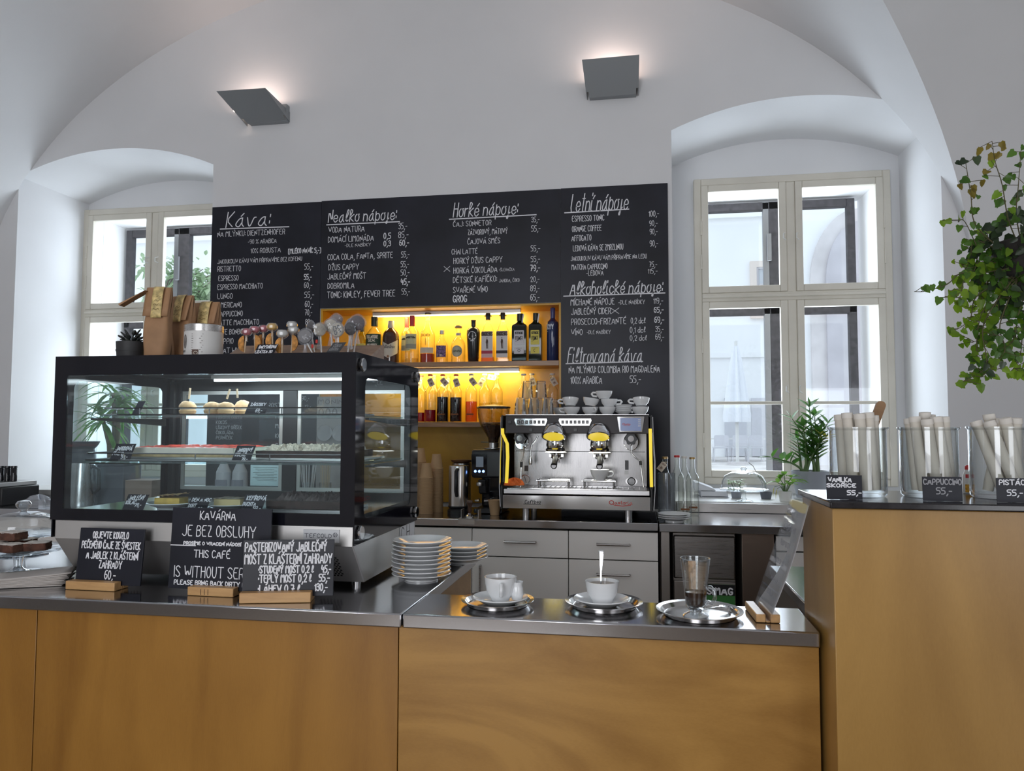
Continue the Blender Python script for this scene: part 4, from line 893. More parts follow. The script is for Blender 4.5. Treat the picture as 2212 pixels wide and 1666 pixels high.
def brownie(i, dx, dy, dz, rz, lab):
    r = thing('brownie', lab, 'cake', (x+dx, y+dy, ZT+.088+dz), rz)
    b = MB().grid(12, 10, lambda u, v: (-.036+.072*u+random.uniform(-.001, .001), -.03+.06*v+random.uniform(-.001, .001), .026-.004*max(abs(2*u-1), abs(2*v-1))**6+random.uniform(0, .0035))); s = MB().grid(36, 5, lambda u, v: ((.036+.0015*math.sin(40*u+9*v)+random.uniform(-.001, .001))*max(-1, min(1, 1.35*math.cos(2*PI*u))), (.03+.0015*math.sin(33*u+7*v)+random.uniform(-.001, .001))*max(-1, min(1, 1.35*math.sin(2*PI*u))), .025*v)).box(-.033, .033, -.027, .027, 0, .024); obj('brownie_block', s, BR, r, .002, local=True); obj('sugar_dusting', b, SU, r, local=True)
for i, (dx, dy, dz, rz, lab) in enumerate(((-.06, -.04, 0, 5, 'brownie at front left of the glass stand'), (.02, -.05, 0, -8, 'brownie at front middle of the glass stand'), (.075, -.005, 0, 20, 'pale dusted brownie at right of the glass stand'), (-.03, .05, 0, 2, 'brownie at back of the glass stand'), (-.02, -.005, .032, -4, 'brownie lying on top of the others'))): brownie(i, dx, dy, dz, R(rz), lab)
x2, y2 = PZ(50, 1180, ZT); x2, y2 = PY(50, 1120, 2.62)[0], 2.62
g = glass_stand(x2, y2, .15, .075, 'second glass cake stand with domed lid behind the brownies')
d = thing('glass_dome', 'low glass dome with ball knob on the rear cake stand', 'glass dome', (x2, y2, ZT+.085))
zt_ = PY(50, 1105, y2)[1]-(ZT+.085)
obj('dome', MB().lathe([(.142, 0), (.144, .004), (.138, zt_*.45), (.11, zt_*.75), (.05, zt_*.95), (.012, zt_), (0, zt_)], 44), JARG, d, local=True)
obj('knob', MB().lathe([(0, zt_), (.012, zt_), (.014, zt_+.008), (.026, zt_+.02), (.028, zt_+.03), (.02, zt_+.041), (0, zt_+.044)], 28), THICK, d, local=True)
# ================================================================ espresso machine
MF, MBK = 4.13, 4.58                       # front and back of the machine
def PX(x, y, Y): return PY(x, y, Y)[0]
def PH(y, Y, x=1240): return PY(x, y, Y)[1]
mx0, mx1 = PX(1086, 1080, MF), PX(1405, 1080, MF)
em = thing('espresso_machine', 'large chrome two group espresso machine with yellow light strips', 'espresso machine', ((mx0+mx1)/2, 4.33, ZT))
zt0, zt1, zt2, zt3 = PH(897, MF), PH(937, MF), PH(1057, MF), PH(1101, MF)
DKP = mat('anthracite_panel', (.045, .040, .042), .38, .3); YEL = mat('yellow_strip', (.85, .62, .03), .35, emit=.55, ecol=(1, .75, .05))
MIR = mat('mirror_steel', (.62, .61, .60), .12, 1); POL = brushed('polished_plate', (.23, .225, .225), .26, (60, 60, 2), .06)
cxl, cxr = PX(1091, 940, MF), PX(1402, 940, MF)
obj('head_panel', MB().prism([(MF, zt1), (MF+.015, zt0), (MBK, zt0), (MBK, zt1+.02), (MF+.26, zt1)], cxl, cxr, 'x'), DKP, em, .004)
BS = MF+.25
obj('backsplash', MB().box(cxl+.012, cxr-.012, BS, BS+.012, zt2, zt1-.001), POL, em)
zs_ = PH(976, BS-.0); obj('splash_seam', MB().box(cxl+.02, cxr-.02, BS-.002, BS-.0002, zs_, zs_+.003), BLACK, em)
obj('body', MB().box(cxl+.013, cxr-.013, BS+.013, MBK, zt3+.01, zt1-.001), DKP, em)
obj('drip_tray', MB().box(mx0+.004, mx1-.004, MF+.004, BS-.001, PH(1069, MF), zt2-.004), STEEL, em, .002)
g = MB()
for i in range(26):
    x = mx0+.03+i*(mx1-mx0-.06)/25; g.box(x, x+.004, MF+.03, BS-.02, zt2-.0035, zt2-.001)
for y in (MF+.03, BS-.02): g.box(mx0+.02, mx1-.02, y-.003, y+.003, zt2-.0035, zt2-.0006)
obj('drip_grate', g, CHROME, em)
obj('front_plate', MB().box(mx0, mx1, MF, MF+.02, zt3, PH(1071, MF)-.002), MIR, em, .002)
obj('chassis', MB().box(mx0+.005, mx1-.005, MF+.021, MBK, zt3+.002, PH(1070, MF)-.006), DKP, em)
for i, (sx, e) in enumerate(((mx0, -1), (mx1, 1))):
    xo = sx+e*.012; a, b = min(sx+e*.001, xo), max(sx+e*.001, xo); zl = PH(1054, MF)
    q = obj('side_panel', MB().prism([(MF, zt3-.004), (MF, zl), (MF+.05, zl+.02), (MF+.06, zt1), (MF, zt1+.03), (MF+.01, zt0), (MBK, zt0), (MBK, zt3-.004)], a, b, 'x'), BLACK, em, .003)
    c = MB()
    xs_ = sx+e*.006; zc = PH(926, MF)
    pr = [(sx-.003, MF-.003, zc), (sx-.002, MF-.003, zc-.03), (sx+.024, MF-.002, zc-.085), (sx+.027, MF-.002, zc-.16), (sx+.020, MF-.002, PH(1046, MF))] if i == 0 else [(xs_-e*.004, MF-.003, zc), (xs_-e*.003, MF-.003, zc-.06), (xs_, MF-.003, PH(1050, MF))]
    for p, q2 in zip(pr, pr[1:]):
        c.add([(p[0]-.0085, p[1], p[2]), (p[0]+.0085, p[1], p[2]), (q2[0]+.0085, q2[1], q2[2]), (q2[0]-.0085, q2[1], q2[2]), (p[0]-.0085, p[1]+.012, p[2]), (p[0]+.0085, p[1]+.012, p[2]), (q2[0]+.0085, q2[1]+.012, q2[2]), (q2[0]-.0085, q2[1]+.012, q2[2])], [(0, 1, 2, 3), (7, 6, 5, 4), (0, 4, 5, 1), (1, 5, 6, 2), (2, 6, 7, 3), (3, 7, 4, 0)])
    obj('light_strip', c, YEL, q)
    obj('side_trim', MB().tube([(xo+e*.002, MF+.03, zt0-.01), (xo+e*.004, MF+.04, zt1), (xo+e*.014, MF+.06, (zt1+zt2)/2), (xo+e*.012, MF+.04, zt2), (xo+e*.004, MF+.03, zt3)], .005, 6), CHROME, q)
rl = MB().tube([(cxl, MF+.03, zt0), (cxl, MF+.03, zt0+.012), (cxr+.012, MF+.03, zt0+.012), (cxr+.012, MBK-.03, zt0+.012)], .003, 6); obj('cup_rail', MB().box(cxl, cxr, MF+.016, MBK, zt0+.0005, zt0+.004), STEEL, em)
for px_ in (1136, 1357):
    for y in (MF+.05, MBK-.08): obj('foot', MB().cyl(PX(px_, 1110, MF+.05), y, ZT, zt3+.001, .019, n=24), STEEL, em)
yF = MF-.004
def plate(rect, Y, t, poly=None): a = PY(rect[0], rect[3], Y); b = PY(rect[1], rect[2], Y); return a[0], b[0], a[1], b[1]
for x0 in (1111, 1206.5):
    a, b, c, d = plate((x0, x0+72, 904, 920), MF, 0)
    q = obj('button_plate', MB().prism([(a+.012, c), (b-.012, c), (b, d-.012), (b-.004, d), (a+.004, d), (a, d-.012)], yF-.003, yF+.012), CHROME, em, .002)
    for i in range(7):
        bx = a+.024+i*(b-a-.048)/6; bz = (c+d)/2; bt = obj('button', MB().box(bx-.008, bx+.008, yF-.0055, yF-.0032, bz-.0095, bz+.0095), BLACK, q, .001)
        t = MB(); ribbon(t, [(bx-.004, bz+.002), (bx-.002, bz-.003), (bx+.002, bz-.003), (bx+.004, bz+.002), (bx-.004, bz+.002)], .0016, yF-.006); obj('icon', t, CHALK, bt)
for x0, y0 in ((1101, 912), (1147, 929), (1243, 929)):
    c = PY(x0, y0, yF); obj('badge', MB().prism(rounded(c[0]-.009, c[0]+.009, c[1]-.008, c[1]+.008, .003), yF-.003, yF+.01), BLACK, em)
a, b, c, d = plate((1333, 1392, 900, 934), MF, 0)
q = obj('display_bezel', MB().prism([(a+.012, c), (b-.012, c), (b, d-.004), (b-.004, d), (a+.004, d), (a, d-.004)], yF-.004, yF+.012), CHROME, em, .002)
s_ = obj('screen', MB().box(a+.018, b-.018, yF-.0055, yF-.0042, c+.008, d-.008), mat('screen_blue', (.06, .08, .16), .2, emit=.35, ecol=(.25, .32, .55)), q)
RED = mat('logo_red', (.55, .03, .015), .4)
def logo(par, x, z, w_, h, y, sw, m):
    t = MB(); o = [(x+h*.55*(1+math.cos(i*PI/9)), z+h*.5+h*.45*math.sin(i*PI/9)) for i in range(19)]; ribbon(t, o, sw*1.5, y)
    ribbon(t, [(x+h*.95, z+h*.1), (x+h*1.3, z-h*.2), (x+w_*.6, z-h*.34), (x+w_*.92, z-h*.12)], sw*1.3, y); write(t, 'astoria', x+h*1.28, z+h*.12, w_-h*1.3, h*.75, y, sw); obj('emblem', t, m, par)
logo(s_, a+.03, (c+d)/2-.004, .042, .011, yF-.006, .0016, RED)
t = MB()
for i in range(4): ribbon(t, [(b-.032, d-.018-i*.011), (b-.022, d-.018-i*.011)], .005, yF-.006)
obj('screen_icons', t, CHALK, s_)
fp = [o for o in em.children if o.name.startswith('front_plate')][0]
la = PY(1316, 1090, MF); logo(fp, la[0], la[1], PX(1366, 1090, MF)-la[0], .022, MF-.001, .0028, RED)
t = MB(); a = PY(1131, 1089, MF); write(t, 'Calypso', a[0]+.006, a[1]+.004, PX(1168, 1089, MF)-a[0]-.008, .018, MF-.001, .0028, .25); ribbon(t, [(a[0], a[1]), (PX(1168, 1089, MF), a[1])], .003, MF-.001); obj('script_badge', t, BLACK, fp)
LAMP = mat('white_led', (1, 1, .95), .4, emit=3, ecol=(1, 1, .92))
def group(px_):
    gx = PX(px_, 945, MF-.03); z1 = PH(918, MF-.03); z0 = PH(976, MF+.02); gy = MF+.03
    # chrome hood: a bell whose mouth, filled by a yellow lit disc, tips to the front
    ez = PH(943, MF-.04); T_ = M.Translation((gx, MF-.03, ez)) @ M.Rotation(R(-27), 4, 'X')
    h = obj('group_hood', MB().lathe([(0, .078), (.026, .074), (.047, .057), (.060, .030), (.067, .004), (.066, -.004), (.058, -.005), (.055, .002)], 40).tr(T_), CHROME, em, smooth=60)
    e_ = obj('light_window', MB().lathe([(0, -.003), (.0545, -.003), (.0545, .0005), (0, .0005)], 36).tr(T_), YEL, h)
    bd_ = MB().lathe([(.030, z0-.006), (.052, z0), (.055, z0+.012), (.047, z0+.02), (.052, z0+.034), (.048, z0+.06), (.044, z0+.085)], 32, (gx, gy+.03, 0)); bd_.box(gx-.03, gx+.03, gy+.07, BS-.001, z0+.01, z0+.075)
    obj('group_body', bd_, CHROME, em)
    lr = MB().lathe([(.046, 0), (.058, -.002), (.060, -.005), (.048, -.006)], 36, (gx, gy+.04, z0-.001)); obj('lamp_ring', lr, LAMP, em)
    pf = obj('portafilter', MB().lathe([(0, z0-.042), (.026, z0-.042), (.034, z0-.034), (.037, z0-.02), (.037, z0-.012), (.028, z0-.008)], 32, (gx+.006, gy+.045, 0)).box(gx-.032, gx-.022, gy+.01, gy+.04, z0-.03, z0-.016).box(gx+.034, gx+.046, gy+.01, gy+.04, z0-.03, z0-.016), CHROME, em)
    obj('collar', MB().lathe([(.036, 0), (.039, .002), (.039, .01), (.036, .012)], 30, (gx+.004, gy+.045, z0-.011)), BLACK, pf)
    hz = z0-.03; hn = MB().tube([(gx+.005, gy+.012, hz), (gx+.006, gy-.02, hz-.006), (gx+.007, gy-.07, hz-.026), (gx+.007, gy-.115, hz-.045)], [.011, .016, .0155, .0175], 16); obj('handle', hn, BLACK, pf, smooth=60)
    en = MB().prism(disc(0, 0, .0125, 20), -.004, .0); en.tr(M.Translation((gx+.007, gy-.1155, hz-.0455)) @ M.Rotation(R(-20), 4, 'X')); obj('end_cap', en, CHROME, pf)
    sp_ = MB()
    for s in (-1, 1): sp_.tube([(gx+.006, gy+.045, z0-.043), (gx+.006+s*.012, gy+.045, z0-.05), (gx+.006+s*.014, gy+.045, z0-.066)], .0045, 8)
    obj('spout', sp_, CHROME, pf)
    light('group_glow', 'AREA', (gx, gy+.05, z0-.075), .22, (1, 1, .93), (.1, .06), (0, 0, 0))
    # cup stand below
    a = PY(px_-33, 1042, MF+.12); b = PY(px_+36, 1042, MF+.12); zc = PH(1038, MF+.1)
    st_ = MB()
    for y in (MF+.06, MF+.16): st_.tube([(a[0], y, zc), (b[0], y, zc)], .006, 8)
    for i in range(4): x = a[0]+(b[0]-a[0])*i/3; st_.tube([(x, MF+.06, zc), (x, MF+.16, zc)], .004, 6)
    for x in (a[0]+.008, b[0]-.008):
        for y in (MF+.07, MF+.15): st_.rod((x, y, zc), (x, y, zt2-.001), .004, n=6)
    obj('cup_stand', st_, CHROME, em, smooth=60); return gx, gy, zc
g1 = group(1196); g2 = group(1293)
# steam wands and valve knobs
for px_, py_, e in ((1123, 947, 1), (1363, 948, -1)):
    kx, kz = PY(px_, py_, MF+.06); 
    vb = MB().prism(disc(kx, kz-.018, .042, 28, .05), MF+.12, BS-.001); obj('valve_body', vb, CHROME, em, .004)
    kn = MB(); pr = [((.0325+.0035*math.cos(6*i*PI/24))*math.cos(i*PI/24), (.0325+.0035*math.cos(6*i*PI/24))*math.sin(i*PI/24)) for i in range(48)]
    kn.prism([(kx+p[0], kz+p[1]) for p in pr], MF+.055, MF+.085); k_ = obj('valve_knob', kn, BLACK, em, .002); obj('knob_cap', MB().prism(disc(kx, kz, .0165), MF+.0515, MF+.0545), CHROME, k_)
    obj('spindle', MB().rod((kx, MF+.086, kz), (kx, MF+.12, kz), .012), CHROME, k_)
    if e > 0: path = [(1131, 965), (1132, 978), (1131, 990), (1127, 998), (1126, 1030), (1125, 1052)]; nb = 3
    else: path = [(1364, 962), (1364, 980), (1374, 990), (1383, 996), (1386, 1020), (1390, 1052)]; nb = 3
    pts = [(lambda q: (q[0], MF+.10-.006*i, q[1]))(PY(x, y, MF+.09)) for i, (x, y) in enumerate(path)]
    wd_ = obj('steam_wand', MB().tube([(pts[0][0], MF+.12, pts[0][2])]+pts, .0045, 8), CHROME, em, smooth=60)
    p, q = V(pts[nb]), V(pts[nb+1]); obj('grip', MB().rod(p, p+(q-p)*.36, .0075), BLACK, wd_)
hw = [(lambda q: (q[0], MF+.1, q[1]))(PY(x, y, MF+.1)) for x, y in ((1163, 940), (1158, 950), (1148, 962), (1146, 985))]
wt = obj('water_tap', MB().tube(hw, .0045, 8), CHROME, em, smooth=60); p = V(hw[-1]); obj('nozzle', MB().lathe([(0, -.05), (.009, -.05), (.011, -.03), (.006, 0)], 16, tuple(p)), CHROME, wt)
c = PY(1135, 1036, BS); gq = obj('gauge', MB().prism(disc(c[0], c[1], .028), BS-.006, BS-.0005), CHROME, em); gd = obj('dial', MB().prism(disc(c[0], c[1], .024), BS-.0075, BS-.0061), mat('dial_pinkish', (.62, .55, .55), .4), gq)
t = MB(); ribbon(t, [(c[0]-.004, c[1]+.018), (c[0]+.001, c[1]), (c[0]+.006, c[1]-.017)], .003, BS-.008); obj('needle', t, BLACK, gd)
c = PY(1354, 1005, BS); obj('level_window', MB().box(c[0]-.01, c[0]+.01, BS-.003, BS-.0005, c[1]-.027, c[1]+.027), BLACK, em)
c = PY(1353, 1021, BS); sw_ = obj('label_square', MB().box(c[0]-.011, c[0]+.011, BS-.002, BS-.0005, c[1]-.011, c[1]+.011), PAPER, em)
c = PY(1137, 1012, BS); obj('switch', MB().box(c[0]-.011, c[0]+.011, BS-.004, BS-.0005, c[1]-.016, c[1]+.016), mat('brown_switch', (.06, .035, .03), .4), em)
c = PY(1364, 1040, BS); kq = obj('rotary_knob', MB().prism(disc(c[0], c[1], .034, 28, .022), BS-.004, BS-.0005), STEEL, em); obj('knob_ring', MB().tube([(c[0]+.021*math.cos(i*PI/14), BS-.008, c[1]+.021*math.sin(i*PI/14)) for i in range(29)], .003, 6), BLACK, kq); obj('knob_face', MB().prism(disc(c[0], c[1], .02), BS-.0085, BS-.0042), CHROME, kq)
# cup catching espresso
r = thing('coffee_cup', 'white cup on the machine cup stand, being filled', 'cup', (g2[0]+.0, g2[1]+.06, g2[2]+.0065), R(-12)); cup_parts(r, .053, PH(1013, MF+.1)-g2[2]-.008)
cupA = r
# cups and glasses on top of the machine
ztop = zt0+.0045; Yc = 4.22
def mcup(px_, row, Y, lab, rz, tilt=0, cup=[None]):
    x = PX(px_, 885, Y); z = ztop+row*.047
    if cup[0] is None:
        r = thing('coffee_cup', lab, 'cup', (x, Y, z), R(rz), 'white cups on the espresso machine'); cup_parts(r, .047, .043, foot=.62); cup[0] = r; r.rotation_euler = (R(tilt), 0, R(rz)); return r
    return dup(cup[0], (x, Y, z), (R(tilt), 0, R(rz)), lab)
mcup(1235, 0, 4.22, 'white cup in the lower row on the machine, next to the glasses', 175)
mcup(1275, 0, 4.24, 'white cup in the middle of the lower row on the machine', -60)
mcup(1312, 0, 4.22, 'white cup in the lower row beside the stacked saucers', 118)
mcup(1383, 0, 4.22, 'white cup in the lower row beside the display screen', 182)
mcup(1210, 0, 4.37, 'white cup half hidden behind the lower row beside the glasses', 80)
mcup(1232, 1.08, 4.24, 'tilted white cup in the upper row nearest the glasses', 178, 9)
mcup(1275, 1.08, 4.26, 'tilted white cup in the middle of the upper row', 100, 9)
mcup(1316, .95, 4.24, 'white cup carrying another cup, upper row on the machine', 0)
mcup(1305, 1.9, 4.24, 'white cup at the very top of the heap on the machine', 178)
mcup(1385, 1.06, 4.24, 'tilted white cup heaped above the display screen', 180, 9)
for i in range(4):
    lab = 'small white saucer, %s of the pile between the machine cups' % (ORD[3-i] if i < 3 else 'topmost')
    saucer(lab, (PX(1347, 890, 4.22), 4.22, ztop+i*.011), .048)['group'] = 'saucers piled on the espresso machine'
def tumbler(px_, Y, row, lab, g=[None]):
    x = PX(px_, 880, Y); z = ztop+row*.0625
    if g[0] is None:
        n = 12; m_ = MB().lathe([(.0335, 0), (.034, .002), (.029, .075), (.027, .094), (.022, .0965), (0, .0965), (0, .088), (.0245, .086), (.0285, .05), (.0315, 0), (.0335, 0)], n)
        g[0] = single('glass_tumbler', m_, THICK, lab, 'glass', (x, Y, z), .2, 'upturned glasses on the espresso machine', smooth=15); return
    dup(g[0], (x, Y, z), random.random(), lab)
for a in ((1124, 4.22, 0, 'upturned glass tumbler at the grinder end, lower row'), (1153, 4.22, 0, 'upturned glass tumbler, second in the lower row'), (1183, 4.20, 0, 'upturned glass tumbler nearest the cups, lower row'),
          (1139, 4.31, 0, 'upturned glass tumbler behind the first two in the lower row'), (1172, 4.31, 0, 'upturned glass tumbler behind the second and third in the row'), (1197, 4.49, 0, 'upturned glass tumbler at the back beside the cups'),
          (1139, 4.265, 1.55, 'upturned glass tumbler stacked on top at left'), (1169, 4.265, 1.55, 'upturned glass tumbler stacked on top at right')): tumbler(*a)
# orange cloth
cl = MB(); cx0, cz0 = PX(1105, 1045, MF+.01), zt2+.012
def _cl(u, v):
    a = 2*PI*u; k = math.sin(PI*v*.5); rr = (1+.16*math.sin(3*a+1)+.10*math.sin(7*a)+.07*math.sin(13*a+v*5))
    return (cx0+(.052*k)*rr*math.cos(a)+.008*(1-v), MF+.035+.036*k*rr*math.sin(a), cz0+.034*math.cos(PI*v*.5)*(1+.25*math.sin(5*a))+.002+.006*math.sin(4*a)*k*(1-v))
cl.grid(60, 12, _cl); single('cleaning_cloth', MB().add([(x-cx0, y-MF-.03, z-cz0) for x, y, z in cl.v], cl.f), mat('orange_cloth', (.70, .15, .03), .9, var=(60, .25), bump=.4), 'crumpled orange cloth on the drip tray corner', 'cloth', (cx0, MF+.03, cz0), smooth=70)
# ================================================================ grinder, kettle, paper cups, tamper
GY = 4.40; gx = PX(1066, 960, GY)
gr = thing('coffee_grinder', 'black coffee grinder with tall bean hopper and blue display', 'coffee grinder', (gx, GY, ZT))
zc0, zc1 = PY(1050, 1056, GY)[1], PY(1068, 878, GY)[1]; z_h = PY(1050, 969, GY)[1]
bx0, bx1 = PX(1018, 1000, GY-.1), PX(1082, 1000, GY-.1)
obj('base', MB().prism(rounded(bx0+.02, bx1+.01, ZT+.004, ZT+.03, .008), GY-.12, GY+.14), BLACK, gr, .003)
obj('column', MB().box(bx0+.045, bx1+.01, GY-.02, GY+.13, ZT+.03, z_h-.16), BLACKG, gr, .012)
obj('head', MB().box(bx0, bx1+.01, GY-.10, GY+.13, z_h-.17, z_h-.004), BLACK, gr, .014)
s = obj('display_panel', MB().box(bx0+.002, bx0+.095, GY-.106, GY-.101, z_h-.155, z_h-.03), BLACKG, gr, .002)
obj('display', MB().box(bx0+.03, bx0+.074, GY-.108, GY-.1065, z_h-.105, z_h-.045), mat('screen_dim', (.03, .04, .06), .2, emit=.2, ecol=(.3, .36, .45)), s)
for i in range(3): obj('lit_button', MB().prism(disc(bx0+.026+i*.024, z_h-.13, .0075, 14), GY-.1085, GY-.1065), mat('blue_led', (.1, .25, 1), .4, emit=4, ecol=(.2, .4, 1)), s)
obj('spout', MB().prism([(GY-.10, z_h-.18), (GY-.03, z_h-.18), (GY-.03, z_h-.27), (GY-.07, z_h-.26)], bx0+.04, bx0+.085, 'x'), BLACK, gr, .004)
obj('fork', MB().tube([(bx0+.03, GY-.02, z_h-.30), (bx0+.03, GY-.11, z_h-.30), (bx0+.05, GY-.115, z_h-.30)], .006, 8).tube([(bx0+.10, GY-.02, z_h-.30), (bx0+.10, GY-.11, z_h-.30), (bx0+.08, GY-.115, z_h-.30)], .006, 8), STEEL, gr)
obj('adjust_knob', MB().lathe([(0, 0), (.02, 0), (.022, .01), (.02, .02), (0, .022)], 20, (bx0+.05, GY-.09, z_h-.215)), STEEL, gr)
obj('collar', MB().lathe([(.052, z_h-.002), (.055, z_h), (.055, z_h+.004), (.03, z_h+.006), (.0305, z_h+.034), (0, z_h+.034)], 32, (gx, GY, 0)), STEEL, gr)
rt = (PX(1106, 880, GY)-PX(1035, 880, GY))/2; zh = z_h+.035
hp = obj('hopper', MB().lathe([(.028, zh), (.034, zh+.03), (rt*.82, zh+.105), (rt*.93, zh+.15), (rt*.97, zc1-.012), (rt*.94, zc1-.012), (rt*.89, zh+.15), (rt*.78, zh+.108), (.03, zh+.03)], 40, (gx, GY, 0)), glass('smoked_hopper', (.95, .93, .90), 1.2, .45, pw=3), gr)
bn = MB().lathe([(0, zh+.002), (.026, zh+.002), (.031, zh+.03), (rt*.52, zh+.06), (rt*.755, zh+.1), (rt*.72, zh+.107), (rt*.5, zh+.112), (0, zh+.114)], 64, (gx, GY, 0)); bn.v = [(x+random.uniform(-.002, .002), y+random.uniform(-.002, .002), z+random.uniform(-.003, .003)) for x, y, z in bn.v]
o = obj('coffee_beans', bn, mat('coffee_bean', (.05, .022, .012), .5, var=(90, .7), bump=.8, bdist=.004), hp); o['kind'] = 'stuff'
obj('lid', MB().lathe([(rt, zc1-.012), (rt*1.02, zc1-.008), (rt*1.0, zc1-.002), (rt*.6, zc1+.008), (0, zc1+.012)], 40, (gx, GY, 0)), mat('smoke_lid', (.03, .03, .03), .25), hp)
obj('slide_lever', MB().box(gx-.075, gx-.03, GY-.012, GY+.012, z_h+.036, z_h+.04), BLACK, gr)
# steel canister with lid
kx, ky = PX(991, 1060, 4.30), 4.30; kt = PY(990, 1006, 4.3)[1]; kr = (PX(1013, 1050, 4.3)-PX(970, 1050, 4.3))/2
k = thing('steel_jug', 'brushed steel cylindrical jug between paper cups and grinder', 'jug', (kx, ky, ZT))
obj('jug_body', MB().lathe([(0, ZT+.045), (kr, ZT+.045), (kr, kt-.008), (kr*.97, kt), (0, kt+.003)], 48, (kx, ky, 0)), brushed('jug_steel', (.60, .58, .56), .22, (1, 1, 40), .06), k)
obj('base_ring', MB().lathe([(0, ZT+.0), (kr*1.1, ZT), (kr*1.1, ZT+.018), (kr*.9, ZT+.03), (kr*1.03, ZT+.038), (kr*1.03, ZT+.0445), (0, ZT+.0445)], 40, (kx, ky, 0)), BLACK, k)
obj('handle', MB().tube([(kx+.006, ky-kr, kt-.02), (kx+.006, ky-kr-.03, kt-.03), (kx+.006, ky-kr-.034, kt-.14), (kx+.006, ky-kr-.012, kt-.17)], .011, 10), BLACK, k, smooth=60)
bw = MB().lathe([(0, 0), (.05, .002), (.075, .012), (.08, .016), (.072, .0155), (.05, .006), (0, .005)], 36); 
kb = thing('knock_box', 'dark canister with brown rim behind the steel jug', 'canister', (PX(997, 1000, 4.5), 4.5, ZT)); zr = PY(1005, 994, 4.47)[1]
obj('can_body', MB().lathe([(0, 0), (.058, 0), (.058, zr-ZT-.02), (0, zr-ZT-.02)], 32), STEEL, kb, local=True); obj('rim', MB().lathe([(.04, zr-ZT-.02), (.060, zr-ZT-.014), (.066, zr-ZT), (.061, zr-ZT), (.04, zr-ZT-.012)], 36), mat('brown_rim', (.12, .06, .03), .5), kb, local=True)
# paper cup stacks
CUP = MB().lathe([(.0253, 0), (.0375, .082), (.0408, .083), (.0408, .0866), (.0377, .0868), (.0371, .083), (.0257, .006), (0, .006)], 28)
KC = mat('kraft_cup', (.50, .32, .17), .7, var=(12, .1)); cp0 = [None]
def cups(px_, Y, pyt, lab, up=True):
    x = PX(px_, 1040, Y); top = PY(px_, pyt, Y)[1]; H = .087; st_ = .0082
    n = max(2, int((top-ZT-H)/st_)+1); 
    for i in range(n):            # upside-down cups nested, the lowest first
        z = ZT+H+.0005+i*st_; l = 'brown paper cup, %s in the %s' % (ORD[n-1-i] if n-1-i < 26 else 'lowest', lab)
        if i == n-1: l = 'brown paper cup, topmost of the '+lab
        if cp0[0] is None: cp0[0] = single('paper_cup', CUP, KC, l, 'paper cup', (x, Y, z), 0, 'brown paper cups stacked upside down', rot=(PI, 0, 0))
        else: dup(cp0[0], (x, Y, z), (PI, 0, 0), l)
cups(921, 4.25, 999, 'shortest paper cup stack, in front')
cups(943, 4.34, 981, 'middle paper cup stack beside the jug')
cups(907, 4.42, 966, 'tallest paper cup stack, half behind the case')
px1 = PX(1066, 1080, 4.2); dup(cp0[0], (px1, 4.24, ZT+.001), 0, 'single upright paper cup squeezed beside the espresso machine')
# tamper on its edge holder
tx, ty = PZ(1013, 1117, ZT+.0); th = thing('tamper_holder', 'small steel bracket clipped on the worktop edge with tamper', 'bracket', (tx, YB+.05, ZT))
x0, x1 = PX(990, 1118, YB), PX(1025, 1118, YB)
obj('bracket', MB().box(x0, x1, YB-.003, YB-.001, ZT-.028, ZT+.002).box(x0, x1+.02, YB-.003, YB+.09, ZT+.0005, ZT+.003).box(x0+.012, x0+.015, YB+.01, YB+.08, ZT+.003, ZT+.05).box(x1+.017, x1+.02, YB+.01, YB+.08, ZT+.003, ZT+.05), STEEL, th)
tp = thing('tamper', 'coffee tamper with dark wooden handle on the worktop edge', 'tamper', ((x0+x1)/2+.008, YB+.045, ZT+.0035))
obj('steel_base', MB().lathe([(0, 0), (.0255, 0), (.0255, .012), (.014, .018), (.008, .024), (0, .024)], 32), CHROME, tp, local=True)
obj('handle', MB().lathe([(.0085, .0245), (.012, .04), (.0105, .058), (.015, .072), (.0185, .084), (.015, .094), (0, .097)], 28), wood('walnut', (.05, .022, .014), (.10, .048, .03), (8, 8, 2), 4, 1, .35), tp, local=True)
# ================================================================ right end of the back counter
BZ = {}
def bottle_mb(rad, h, neck=.0135, sh=.62, nk=.78, base=.006): return MB().lathe([(0, 0.001), (rad*.92, .0), (rad, base), (rad, h*sh), (rad*.93, h*(sh+.05)), (rad*.6, h*(sh+.11)), (neck*1.2, h*nk), (neck, h*(nk+.04)), (neck, h*.965), (neck*1.15, h*.967), (neck*1.15, h*.985), (neck, h*.987)], 32)
a = PZ(1440, 1113, ZT); pm = plate_mb(.086, .021); pp = None
for i in range(3):
    l = ['white plate at the bottom of the low pile beside the machine', 'white plate in the middle of the low pile beside the machine', 'white plate on top of the low pile beside the machine'][i]
    loc = (PX(1456, 1105, 4.14), 4.14, ZT+.0005+i*.0105)
    if i == 0: pp = single('plate', pm, PORC, l, 'plate', loc, 0, 'plates in the low pile beside the machine')
    else: dup(pp, loc, i, l)
PSY = 4.32
def tag_mb(W, H): return MB().prism([(-W/2, -H), (W/2, -H), (W/2, -.006), (W/2-.006, 0), (-W/2+.006, 0), (-W/2, -.006)], -.0008, 0)
TAGM = mat('tag_paper', (.66, .58, .48), .8)
